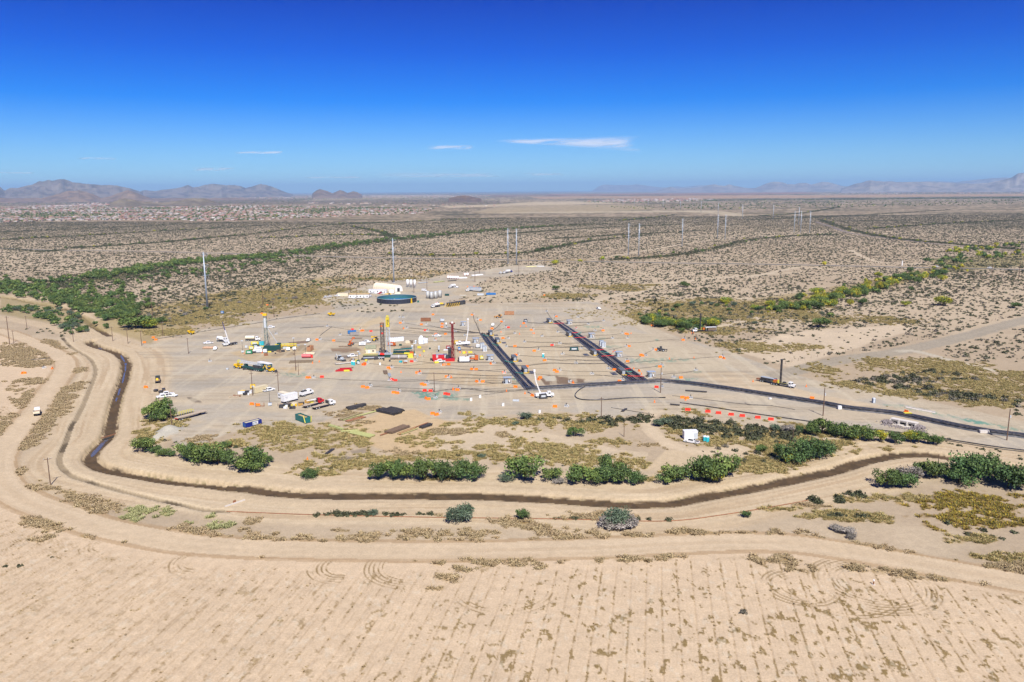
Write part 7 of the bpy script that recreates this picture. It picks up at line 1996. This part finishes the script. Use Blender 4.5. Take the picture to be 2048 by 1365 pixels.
part('stair', MB().box(14.2, -11.6, 0, 1.2, 1.0, 4.4, .6, .6, -.7), yellow, o); part('pump', MB().box(19.4, -6.5, 0, 1.6, 1.4, 1.6), green, o)
# silos
sl = simple('silo', 'silo', lambda r: [part('shell', MB().cyl((0, 0, 0), (0, 0, 6.0), 1.7, 14), mat('silo_grey', (.42, .42, .40), .5, vary=.12), r, True), part('roof', MB().cyl((0, 0, 6.0), (0, 0, 6.5), 1.75, 14, .3), lgrey, r), part('ladder', MB().box(1.2, -1.25, .3, .4, .08, 5.8), dark, r), part('hatch', MB().cyl((0, 0, 6.4), (0, 0, 6.7), .35, 8), grey, r)], 'grey silos')
for x, y, lb in ((856, 597.3, 'leftmost grey silo of the four'), (863.4, 598.6, 'second grey silo from the left, closest to the camera'), (871.5, 597.6, 'third grey silo from the left'), (880, 595.6, 'rightmost grey silo of the four')):
    sl.at(x, y, label=lb)
s2 = simple('leg_tank', 'tank', lambda r: [part('shell', MB().cyl((0, 0, 1.4), (0, 0, 7.8), 1.35, 12), white, r, True), part('cone', MB().cyl((0, 0, .5), (0, 0, 1.4), .3, 12, 1.3), white, r), *[part('leg', MB().box(math.cos(a) * 1.1, math.sin(a) * 1.1, 0, .2, .2, 1.6), lgrey, r) for a in (.8, 2.4, 3.9, 5.5)]], 'white upright tanks')
for x, y, lb in ((815.6, 574.8, 'left white upright tank of the three right of the tent'), (822.2, 575.2, 'middle white upright tank of the three right of the tent'), (829, 575.6, 'right greyer upright tank of the three right of the tent')):
    s2.at(x, y, label=lb)
# cable drums and long white pipe stacks on the supply yard
dr_ = simple('cable_drum', 'cable drum', lambda r: [part('barrel', MB().cyl((-1.1, 0, 1.9), (1.1, 0, 1.9), 1.75, 12), white, r), part('flange', MB().cyl((1.1, 0, 1.9), (1.3, 0, 1.9), 1.9, 12), red, r), part('flange', MB().cyl((-1.3, 0, 1.9), (-1.1, 0, 1.9), 1.9, 12), red, r)], 'white cable drums with red ends')
DW = ['first', 'second', 'third', 'fourth', 'fifth']
for k in range(5):
    dr_.at(896.5 + k * 4.7, 558.4 + k * .2, rz=.1, label=f'{DW[k]} white cable drum with red ends from the left in the long row')
dr_.at(930, 553, rz=.1, label='left cable drum of the pair behind the long row')
dr_.at(935, 552.6, rz=.1, label='right cable drum of the pair behind the long row')
def stack(px, py, hd, L, nW, nH, r, m, look, nm='pipe_stack', alt=None):
    o = thing(nm, look, 'pipe stack', xyz(px, py), head(px, py, hd))
    me = MB().cyl((-L / 2, 0, 0), (L / 2, 0, 0), r, 8).mesh('pipe', m)
    me2 = MB().cyl((-L / 2, 0, 0), (L / 2, 0, 0), r, 8).mesh('pipe', alt) if alt else me
    for h in range(nH):
        for w in range(nW - h):
            q = part('pipe', me if (w + h) % 3 else me2, m, o)
            q.location = (float(rng.normal() * .25), (w - (nW - 1 - h) / 2) * 2 * r, r + .15 + h * r * 1.75)
    for x in (-L * .3, L * .3):
        part('bearer', MB().box(x, 0, 0, .15, nW * 2 * r + .3, .15), brown, o)
    return o
bk = mat('black_pipe', (.03, .03, .032), .45, vary=.25, dust=.2)
stack(713, 816.5, (12, -2.6), 9.0, 8, 3, .22, bk, 'stack of black pipes left of the tan reeds')
stack(777, 825.5, (12, 2.6), 11, 9, 2, .28, bk, 'wide stack of black pipes at the top of the sandy clearing')
stack(790, 822, (12, 2.6), 8, 8, 2, .26, bk, 'second stack of black pipes beside the wide one')
stack(700, 836, (12, -4), 11, 6, 2, .2, brown, 'rusty brown pipe stack with pale green pipes on top', alt=pvc)
stack(735, 828.5, (12, -3.2), 11, 3, 1, .17, pvc, 'thin line of pale green pipes beyond the rusty stack')
stack(711, 840, (12, -3.2), 9, 5, 1, .2, rust, 'single layer of rusty pipes on the sand')
stack(672, 857, (12, 3.8), 9, 4, 2, .2, pvc, 'pale green pipes left of the dry reeds')
stack(700, 863.5, (12, -1), 7, 4, 1, .2, pvc, 'short pale green pipes between the two longer stacks')
stack(723, 870, (12, 2.6), 11.5, 7, 1, .26, pvc, 'wide layer of pale green pipes at the clearing edge')
stack(794, 861, (12, -4.4), 11, 9, 2, .22, mat('brown_pipe', (.15, .10, .065), .7, vary=.3), 'wide brown pipe stack in the sandy clearing')
stack(815, 864, (12, -4.4), 10, 6, 1, .2, rust, 'mixed rusty and pale green pipes right of the brown stack', alt=pvc)
stack(852, 854, (12, -4), 6, 6, 2, .2, bk, 'small heap of black pipes at the right of the clearing')
stack(841, 852, (12, -4.4), 10, 2, 1, .12, rust, 'two thin rusty rods lying by the black heap')
stack(770, 869, (12, -4), 5, 3, 1, .14, rust, 'few short rusty pipes left of the brown stack')
stack(660, 904, (12, -9), 6, 5, 1, .14, bk, 'loose dark rods on the sand by the twig heap')
stack(954, 552, (12, -1), 15, 5, 2, .35, white, 'long white pipes stacked beside the cable drums')
stack(1063, 534.4, (12, -.6), 14, 4, 1, .4, mat('yellow_white_pipe', (.75, .70, .35), .5), 'long yellow and white pipes at the far end of the supply yard')
stack(1079, 534, (12, .2), 12, 4, 1, .4, white, 'long white pipes at the far end of the supply yard')
stack(925, 557.6, (12, -.4), 9, 4, 2, .4, white, 'white pipes lying between the drums')
stack(878, 564.5, (12, -1.4), 14, 6, 1, .3, pvc, 'pale green pipes on racks along the supply yard edge')
stack(846, 566.5, (12, -1.4), 12, 5, 1, .3, grey, 'grey pipes on racks left of the pale green ones')
stack(904, 562.5, (12, -1), 10, 4, 1, .3, dark, 'dark pipes on racks below the cable drums')
stack(771, 746, (3, 9), 8, 5, 1, .22, brown, 'brown rods lying on the gravel between the wells')
stack(779, 751, (3, 9), 7, 4, 1, .2, grey, 'grey rods lying in front of the brown ones')
stack(690, 739, (12, -2), 10, 3, 1, .2, brown, 'brown beams left of the red frames')
stack(1392, 784, (12, .8), 10, 3, 1, .22, bk, 'black pipes lying south of the trunk line')
stack(1248, 822, (12, -8), 5, 3, 1, .2, bk, 'two short black pipes by the south gravel edge')
stack(1350, 811, (12, 1), 4, 3, 1, .2, bk, 'short dark pipes at the start of the long black pipe')
o = thing('frame_stack', 'red steel frame sections stacked on the gravel', 'steel frame', xyz(688, 743), .15)
for k in range(3):
    part('beam', MB().box(k * .3, k * 1.6, .1 + k * .25, 9 - k * 1.5, .7, .6), red, o)
part('load', MB().box(1.5, -.8, .1, 3, .9, .8), lemon, o)
for x, y, w, h, rz, m, lb in ((597, 686, 10.5, 7, .5, brown, 'timber mat deck north of the yellow truss'), (602, 724, 13, 7, .15, mat('mat_olive', (.20, .15, .09), .85, vary=.3), 'timber mat deck in front of the faded red tank'), (936, 694, 8, 3.2, -.7, mat('mat_grey', (.14, .12, .11), .8), 'grey board mat right of the bucket truck'), (713, 677.5, 7, 2.4, .1, brown, 'timber planks in front of the grey bin'), (690, 694, 8, 1.5, -.05, brown, 'long beams on the mud left of the tall rig')):
    o = thing('timber_mat', lb, 'timber mat', xyz(x, y), rz)
    nb = max(3, int(h / .8))
    for k in range(nb):
        part('plank', MB().box(float(rng.normal() * .2), -h / 2 + (k + .5) * h / nb, 0, w, h / nb * .93, .28 + float(rng.uniform(0, .08))), m, o)
# culvert with rock banks
o = thing('box_culvert', 'pale concrete box culvert with three openings between rock piles', 'culvert', xyz(1806, 851), head(1806, 851, (12, 2.4)))
part('head_wall', MB().box(0, 1.2, 1.55, 10.4, 2.6, .35), concrete, o)
for x in (-4.95, -1.65, 1.65, 4.95):
    part('pier', MB().box(x, .4, 0, .42, 2.8, 1.55), concrete, o)
part('floor_slab', MB().box(0, -.3, 0, 10.3, 3.0, .1), concrete, o)
part('shade_panel', MB().box(0, 1.9, 0, 10, .3, 1.55), mat('culvert_shade', (.03, .028, .026), .9), o)  # near-black panel closing the openings, stands for the shade inside
for k in range(3):
    part('opening_lip', MB().box(-3.3 + k * 3.3, -.95, 1.42, 2.9, .12, .14), concrete, o)
rk = mat('riprap_stone', (.22, .19, .185), .9, vary=.5, scale=3)
rock_me = []
for k in range(6):
    bm = bmesh.new()
    bmesh.ops.create_icosphere(bm, subdivisions=1, radius=1)
    r_ = random.Random(k)
    for v in bm.verts:
        v.co *= r_.uniform(.7, 1.15)
    me = bpy.data.meshes.new('stone')
    bm.to_mesh(me)
    bm.free()
    me.materials.append(rk)
    rock_me.append(me)
for side, n_, lb in ((-7.4, 95, 'heap of grey rocks at the left side of the culvert'), (7.4, 95, 'heap of grey rocks at the right side of the culvert')):
    h_ = thing('rock_bank', lb, 'rock pile', xyz(1806 + side * 4.0, 851 + side * .7), o.rotation_euler.z)
    for k in range(n_):
        a, b_ = rng.normal() * 1.1, rng.normal() * 1.3
        z = max(0, 1.3 - .55 * math.hypot(a * .9, b_ * .7)) * rng.uniform(.8, 1)
        q = part('stone', rock_me[k % 6], rk, h_)
        q.location, q.scale, q.rotation_euler = (a * 1.2, b_ * 1.1, z), (float(rng.uniform(.28, .55)),) * 3, (0, 0, k)
h_ = thing('rock_apron', 'flat apron of grey stones in front of the culvert', 'rock apron', xyz(1806, 856.5), o.rotation_euler.z)
for k in range(160):
    q = part('stone', rock_me[k % 6], rk, h_)
    q.location, q.scale, q.rotation_euler = (float(rng.uniform(-8.5, 8.5)), float(rng.normal() * 1.3), .05), (float(rng.uniform(.2, .42)),) * 3, (0, 0, k)
o = part('yellow_plate', MB().box(0, 0, 1.0, 3.2, 1.5, .12).box(-1.4, 0, 0, .15, 1.2, 1.0).box(1.4, 0, 0, .15, 1.2, 1.0), lemon)
o.location = xyz(1815, 831)
tag(o, 'yellow cover plate over the trunk pipes above the culvert', 'cover plate')
for k in range(3):
    o = part('concrete_barrier', MB().prism([(-.35, 0), (-.35, .2), (-.12, .5), (-.1, .9), (.1, .9), (.12, .5), (.35, .2), (.35, 0)], -2.7, 2.7), concrete)
    o.location, o.rotation_euler.z = xyz(1824 + k * 16.5, 818 + k * 3.2), head(1824, 818, (16, 3)) - math.pi / 2
    tag(o, ('westernmost', 'middle', 'easternmost')[k] + ' pale concrete barrier on the teal strip', 'barrier', 'pale concrete barriers')
# valve posts, A-frame signs, markers, cones
af = simple('sign_stand', 'sign stand', lambda r: [part('panel', MB().box(0, -.25, 0, 1.0, .06, 1.3), white, r), part('rear_panel', MB().box(0, .25, 0, 1.0, .06, 1.3), white, r), part('hinge', MB().box(0, 0, 1.28, 1.0, .5, .05), lgrey, r)], 'white folding signs')
for x, y in ((942, 801.8), (960, 796), (1006, 812.5), (1078.8, 826.5), (760, 730.5), (573, 816), (892, 649), (904, 647)):
    L_(af.at(x, y, rz=.4), 'white folding sign on gravel')
cn_ = part('traffic_cone', MB().cyl((0, 0, 0), (0, 0, .95), .26, 8, .05).box(0, 0, 0, .7, .7, .06), orange)
tag(cn_, 'cone', 'traffic cone', 'orange traffic cones')
PROTO_KIDS[cn_.name] = []
ck = Kind(cn_, [])
for x, y in ((488, 709), (524.5, 706.5), (802, 745.5), (1262, 668), (1267.5, 738.5), (1283, 749), (1391, 679), (1383, 667), (1387, 666.5), (1506, 764), (1612.5, 774), (1013, 783.5), (1050, 788), (638.5, 724.5), (625, 727), (1309, 805), (1371, 801), (840, 711.5), (872, 679.5), (1041, 653.5), (1052, 653.7), (1066, 667.5), (1069, 668), (1002, 665), (1039, 669), (1558, 890), (615, 920), (920, 705.5), (932, 706), (1339, 719), (1388, 717)):
    L_(ck.at(x, y, scale=1.25), 'orange traffic cone')
# people
def person(px, py, rz, look):
    o = thing('person', look, 'person', xyz(px, py), rz)
    me = bpy.data.meshes.new('body')
    V = [(0, 0, .95), (0, 0, 1.2), (0, 0, 1.42), (0, 0, 1.52), (0, 0, 1.66), (.1, 0, .9), (.12, .02, .5), (.12, 0, .06), (.13, .16, .04), (-.1, 0, .9), (-.12, -.02, .5), (-.12, 0, .06), (-.13, .14, .04), (.2, 0, 1.40), (.26, .02, 1.12), (.24, .14, .9), (-.2, 0, 1.40), (-.26, .02, 1.12), (-.24, .14, .9)]
    E_ = [(0, 1), (1, 2), (2, 3), (3, 4), (0, 5), (5, 6), (6, 7), (7, 8), (0, 9), (9, 10), (10, 11), (11, 12), (2, 13), (13, 14), (14, 15), (2, 16), (16, 17), (17, 18)]
    me.from_pydata(V, E_, [])
    rad = [.15, .16, .15, .065, .10, .10, .07, .05, .045, .10, .07, .05, .045, .07, .05, .035, .07, .05, .035]
    b_ = bpy.data.objects.new('body', me)
    COL.objects.link(b_)
    b_.parent = o
    b_.modifiers.new('skin', 'SKIN')
    for i, r_ in enumerate(rad):
        me.skin_vertices[0].data[i].radius = (r_, r_)
    me.skin_vertices[0].data[0].use_root = True
    b_.modifiers.new('sub', 'SUBSURF').levels = 1
    me.materials.append(jeans)
    part('vest', MB().cyl((0, 0, 1.0), (0, 0, 1.45), .2, 8, .21), vest, o)
    part('head', MB().cyl((0, .01, 1.5), (0, .01, 1.72), .09, 8), skin, o)
    part('hard_hat', MB().cyl((0, .01, 1.68), (0, .01, 1.82), .15, 8, .06), white, o)
person(939.5, 690.5, .3, 'person in lime vest behind the bucket truck')
person(1319.5, 701.5, .3, 'person in lime vest at the dark utility buggy')
person(854, 677.5, 1, 'person in lime vest by the small orange cart behind the white boxes')
person(330, 797.5, 1, 'person in lime vest beside the three pickups')
# junk pile: single pieces
JB = [('crate', tan_w, (552 + 8, 812), (1.9, 1.2, 1.0)), ('crate', brown, (578, 812), (2.0, 1.4, 1.1)), ('crate', cream, (590, 811), (2.2, 1.2, .9)), ('drum', yellow, (592, 812.5), None), ('drum', lemon, (584, 813.6), None), ('crate', black, (573, 814), (3, 1.6, 1.2)), ('crate', dark, (564, 816), (2.2, 1.8, 1.2)), ('crate', white, (571, 818), (1.6, 1.0, .8)), ('crate', lemon, (570, 815.6), (2.4, .9, .6)), ('crate', black, (585, 818), (2.6, 1.6, .9)), ('crate', mat('amber_crate', (.42, .24, .05), .7), (601, 811.5), (2.2, 1.5, 1.1)), ('crate', mat('amber_crate', (.42, .24, .05), .7), (616, 806), (2.6, 1.6, 1.1)), ('crate', dark, (603, 811), (2.4, 1.4, 1.2)),
      ('crate', white, (480, 788.5), (2.0, 1.4, 1.0)), ('crate', lgrey, (486, 788), (2.2, 1.2, 1.1)), ('drum', lblue, (491.5, 788), None), ('crate', dark, (495, 788), (2, 1.4, 1.3)), ('crate', white, (500, 787.5), (1.8, 1.3, 1.1)), ('crate', black, (490, 790.5), (1.5, 1.2, .9)), ('crate', yellow, (486, 784.6), (2.2, 1.1, .7)), ('crate', lgrey, (508, 786), (2.2, 1.3, 1.2)), ('crate', rust, (474, 793), (4.2, .5, .4)), ('crate', tan_w, (468, 794.6), (4.6, .5, .4)), ('drum', white, (497, 790.6), None), ('drum', blue, (563.6, 704.6), None), ('crate', brown, (557, 704), (2, 1.2, 1.0)), ('crate', dark, (544, 704.6), (2.2, 1.1, .8)), ('crate', cream, (816.6, 687), (3.2, 1.8, 1.6)), ('crate', brown, (822, 687), (2, 1.6, 1.6)), ('crate', white, (1319, 652), (1.5, 1.2, .7)), ('crate', white, (1324, 652.6), (1.5, 1.2, .7)), ('crate', white, (1329, 653), (1.5, 1.2, .7)), ('crate', dark, (1312, 651.6), (2.2, 1.2, .7)), ('crate', lgrey, (1032, 803), (3, 1.4, .5)), ('crate', teal, (801.5, 725.5), (1.6, 1.2, .9)), ('crate', lgrey, (811.6, 725), (1.8, 1.2, .9)), ('crate', dark, (866, 721), (3.2, 1.4, .9)), ('crate', concrete, (1968, 866.6), (3.4, 1.4, 1.0)), ('crate', white, (1679, 819), (1.5, 1.2, 1.4)), ('crate', white, (1540, 799), (1.2, .9, .5)), ('crate', black, (312, 783.5), (1.6, 1.6, .9)), ('crate', black, (327.5, 781), (1.5, 1.5, .9)), ('crate', black, (322, 786.5), (1.6, 1.6, 1.0)), ('crate', lgrey, (455, 739.5), (1.2, 1.0, .6)), ('crate', dark, (489, 740), (1.8, 1.2, .7)), ('crate', cream, (1021, 814), (.01, .01, .01))]
for k in range(64):
    q = [(700, 690, 770, 732), (760, 690, 850, 735), (845, 695, 950, 728), (478, 690, 600, 712)][k % 4]
    JB.insert(0, ('crate' if k % 5 else 'drum', [dark, grey, rust, brown, lgrey, dgreen, tan_w, lemon][int(rng.integers(8))], (float(rng.uniform(q[0], q[2])), float(rng.uniform(q[1], q[3]))), (float(rng.uniform(.8, 2.6)), float(rng.uniform(.5, 1.3)), float(rng.uniform(.4, 1.3)))))
JL = {'crate': 'small supply crate', 'drum': 'upright steel drum'}
for nm, m, (x, y), s in JB[:-1]:
    if nm == 'drum':
        o = part('drum', MB().cyl((0, 0, 0), (0, 0, 1.1), .42, 10).cyl((0, 0, .35), (0, 0, .42), .45, 10), m)
    else:
        o = thing('crate', 'crate', 'crate')
        part('body', MB().box(0, 0, .1, *s, .96, .96), m, o)
        part('lid', MB().box(0, 0, .1 + s[2], s[0] * .99, s[1] * .99, .08), m, o)
        part('skid', MB().box(0, 0, 0, s[0] * .9, s[1] * .6, .1), brown, o)
    o.location, o.rotation_euler.z = xyz(x, y), float(rng.uniform(-.4, .6))
    if nm == 'drum':
        tag(o, '', 'drum')
    o['group'] = 'loose gear about the yard'
    L_(o, m.name.replace('_', ' ').replace(' paint', '').replace(' plastic', '').replace(' steel', '') + (' supply crate' if nm == 'crate' else ' steel drum'))
# canal weir, pole rack, twig heap
o = thing('canal_weir', 'dark plank weir across the canal', 'weir', xyz(217, 871), head(217, 871, (14, -4)))
o.location.z = -1.7
part('beam', MB().box(0, 0, 1.3, 6.4, .3, .3), rust, o); part('gate', MB().box(0, 0, .1, 4.4, .2, .7), dark, o); part('sill', MB().box(0, -1.2, 0, 5.4, 1.6, .12), concrete, o)
o = thing('canal_gate', 'small concrete gate at the end of the side ditch', 'gate', xyz(470, 1008), .9)
part('wall', MB().box(0, 0, -.2, 7, .3, .6), concrete, o); part('gate', MB().box(0, .2, 0, 1.0, .12, 1.1), rust, o)
o = thing('pipe_rack', 'brown steel rack with posts near two orange barriers', 'rack', xyz(520, 814), .2)
for x, y in ((-1.8, -.5), (1.8, -.5), (-1.8, .5), (1.8, .5)):
    part('post', MB().box(x, y, 0, .14, .14, 1.9), rust, o)
part('beam', MB().box(0, -.5, .25, 3.8, .14, .14), rust, o); part('beam', MB().box(0, .5, .25, 3.8, .14, .14), rust, o)
o = thing('twig_heap', 'grey heap of cut brush on the sand', 'brush heap', xyz(692, 920), .4)
for k in range(60):
    a = rng.uniform(0, 6.28)
    x, y = rng.normal() * 2.6, rng.normal() * .9
    part('branch', MB().cyl((x, y, .1), (x + math.cos(a) * 1.7, y + math.sin(a) * .9, rng.uniform(.3, 1.2)), .07, 4, .03), twigm, o)
o = thing('survey_marker', 'small white and brown marker inside the tractor turning circle', 'marker', xyz(1747, 1170), 0)
part('post', MB().cyl((0, 0, 0), (0, 0, 1.0), .16, 8), rust, o); part('cap', MB().cyl((0, 0, 1.0), (0, 0, 1.35), .2, 8), white, o); part('base', MB().box(0, 0, 0, .7, .7, .12), concrete, o)
# a fence along the gravel road and cars on the highway
o = thing('wire_fence', 'thin wire fence with posts along the gravel crossroad', 'fence', (0, 0, 0))
fl = offset(XROAD, 13)[4:]
pm = MB().cyl((0, 0, 0), (0, 0, 1.5), .08, 5).mesh('post', pole_w)
seg = np.linalg.norm(np.diff(fl, axis=0), axis=1)
cs = np.concatenate([[0], np.cumsum(seg)])
for s_ in np.arange(20, min(cs[-1], 420), 6.0):
    q = part('post', pm, pole_w, o)
    q.location = (float(np.interp(s_, cs, fl[:, 0])), float(np.interp(s_, cs, fl[:, 1])), 0)
car = pickup('car', white)
for x, y, h, lb in ((1873, 534.5, (9, .3), 'white car on the highway by the palo verde thicket'), (1980, 537, (-9, -.3), 'white car on the highway close to the tall brown poles')):
    car.at(x, y, hd=h, label=lb, group='cars on the highway')
o = thing('white_post_box', 'white marker post by the highway', 'marker post', xyz(1804, 532), 0)
part('post', MB().box(0, 0, 0, 1.0, 1.0, 6), white, o); part('cap', MB().box(0, 0, 6, 1.2, 1.2, .3), white, o)

# ------------------------------------------------------------------ the towns on the plain
TOWN = [(0, 416), (250, 409), (500, 412), (700, 414), (870, 418), (850, 427), (700, 433), (560, 440), (420, 443), (250, 441), (110, 443), (0, 446), (-120, 448), (-120, 418)]
ROOFS = [mat('tile_terracotta', (.27, .14, .10), .8, vary=0, rnd=.2), mat('tile_tan', (.29, .21, .165), .8, vary=0, rnd=.2), mat('roof_grey', (.22, .20, .19), .8, vary=0, rnd=.2), mat('roof_pale', (.42, .38, .35), .8, vary=0, rnd=.2)]
WALLS = [mat('stucco_pink', (.40, .30, .24), .8, vary=0, rnd=.12), mat('stucco_cream', (.48, .40, .32), .8, vary=0, rnd=.12), mat('stucco_white', (.58, .55, .50), .8, vary=0, rnd=.1)]
HK = []
for k in range(6):
    root = thing('house', 'house', 'house', group='houses of the town on the plain')
    L, W, H = (14, 11, 3.2) if k % 2 else (18, 12, 3.6)
    ps = [part('wall', MB().box(0, 0, 0, L, W, H), WALLS[k % 3], root)]
    rf = MB()
    e_ = .7
    rf.add([(-L / 2 - e_, -W / 2 - e_, H), (L / 2 + e_, -W / 2 - e_, H), (L / 2 + e_, W / 2 + e_, H), (-L / 2 - e_, W / 2 + e_, H), (-L / 2 + W * .45, 0, H + 2.2), (L / 2 - W * .45, 0, H + 2.2)], [(0, 1, 5, 4), (1, 2, 5), (2, 3, 4, 5), (3, 0, 4), (3, 2, 1, 0)])
    ps.append(part('roof', rf, ROOFS[k % 4], root))
    for x in (-L * .3, L * .28):
        ps.append(part('window', MB().box(x, -W / 2 - .03, 1.0, 2.2, .06, 1.3), glass, root))
    HK.append(Kind(root, ps))
tg = GP(TOWN)
pts = []
yv = np.arange(tg[:, 1].min(), tg[:, 1].max(), 46.0)
for i, y0 in enumerate(yv):
    for x0 in np.arange(tg[:, 0].min(), tg[:, 0].max(), 31.0):
        if i % 5 == 4 and rng.uniform() < .8:
            continue
        pts.append((x0 + rng.normal() * 4 + (i % 2) * 9, y0 + rng.normal() * 4 + 60 * math.sin(x0 / 420)))
pts = np.array(pts)
inp = poly_sd(pts[:, 0], pts[:, 1], tg, 40)
hole = fbm(pts[:, 0] / 240, pts[:, 1] / 240, 401, 3)
pts = pts[(inp > 4) & (hole > .44) & (np.abs(pts[:, 0]) < pts[:, 1] * .66)]
pts = pts[np.argsort(np.hypot(pts[:, 0], pts[:, 1]))]
lab2 = []
RN = ['terracotta roofed', 'tan roofed', 'grey roofed', 'pale roofed']
for i in range(min(280, len(pts))):
    k = int(rng.integers(6))
    o = HK[k].put(float(pts[i, 0]), float(pts[i, 1]), float(rng.choice([0, 1.57]) + rng.normal() * .08), z=0.0)
    L_(o, RN[k % 4] + ' house of the desert town')
rest_ = pts[280:]
hm = []
for k in range(4):
    mb = MB().box(0, 0, 0, 15, 11, 3.4)
    me = mb.mesh('far_house', WALLS[k % 3])
    me.materials.append(ROOFS[k])
    n0_ = len(me.vertices)
    bm = bmesh.new()
    bm.from_mesh(me)
    vs = [bm.verts.new(q) for q in ((-8.2, -6.2, 3.4), (8.2, -6.2, 3.4), (8.2, 6.2, 3.4), (-8.2, 6.2, 3.4), (-3, 0, 5.6), (3, 0, 5.6))]
    for f_ in ((0, 1, 5, 4), (1, 2, 5), (2, 3, 4, 5), (3, 0, 4)):
        bm.faces.new([vs[i] for i in f_]).material_index = 1
    bm.to_mesh(me)
    bm.free()
    hm.append(me)
fx = [rest_]
for poly, n_ in (([(430, 398), (560, 393), (760, 391), (980, 391), (980, 395), (700, 397), (560, 399)], 900), ([(1165, 404), (1250, 400), (1380, 398), (1430, 400), (1380, 404), (1250, 406)], 240), ([(640, 387.6), (1100, 386.6), (1100, 388.4), (640, 391)], 500), ([(1630, 387.5), (1800, 384.5), (2048, 382), (2048, 387), (1760, 390)], 420), ([(130, 408), (270, 404), (330, 406), (280, 409), (140, 411)], 40), ([(560, 404), (1000, 412), (900, 418), (700, 413)], 40)):
    g = GP(poly)
    p = rng.uniform(g.min(0), g.max(0), (n_ * 12, 2))
    fx.append(p[poly_sd(p[:, 0], p[:, 1], g, 3) > 0][:n_])
fx = np.vstack(fx)
scl = rng.uniform(.8, 1.25, len(fx)) * np.where(fx[:, 1] > 6000, 1.6, 1)
scatter('far_houses', np.stack([fx[:, 0], fx[:, 1], np.zeros(len(fx))], 1), rng.choice([0, 1.57], len(fx)) + rng.normal(size=len(fx)) * .1, np.stack([scl, scl, scl], 1), rng.choice(4, len(fx), p=[.34, .32, .14, .2]), hm)
# trees of the towns
q = []
for poly, n_ in ((TOWN, 9000), ([(0, 400), (560, 396), (1000, 400), (1000, 408), (560, 410), (0, 412)], 2600), ([(640, 387), (1100, 386.5), (1100, 391), (640, 397)], 900), ([(1160, 405), (1430, 399), (1440, 402), (1250, 408)], 700), ([(1630, 388), (2048, 381.5), (2048, 388), (1760, 391)], 900), ([(1390, 401.5), (2048, 395), (2048, 397), (1400, 403)], 900), ([(430, 399), (980, 391), (980, 396), (700, 399)], 900), ([(1180, 414), (1350, 410), (1500, 404), (2048, 400), (2048, 408), (1500, 420), (1300, 420)], 900)):
    g = GP(poly)
    p = rng.uniform(g.min(0), g.max(0), (n_ * 8, 2))
    q.append(p[poly_sd(p[:, 0], p[:, 1], g, 3) > 0][:n_])
q = np.vstack(q)
tm = [crown_mesh('far_crown', 760 + k, 5, 70, 1.0, 1.4, c, .24, leafm, low=.05) for k, c in enumerate((GREEN, DARK, YEL))]
ts = rng.uniform(2.6, 5.4, len(q))
scatter('town_trees', np.stack([q[:, 0], q[:, 1], np.zeros(len(q))], 1), rng.uniform(0, 6.28, len(q)), np.stack([ts, ts, ts], 1), rng.choice(3, len(q), p=[.5, .4, .1]), tm)
relabel(lab_all)
for t_ in (pu, rp, car):
    pass
print('OBJECTS', len(bpy.data.objects), 'HOUSES', len(pts), len(fx), 'TOWNTREES', len(q))
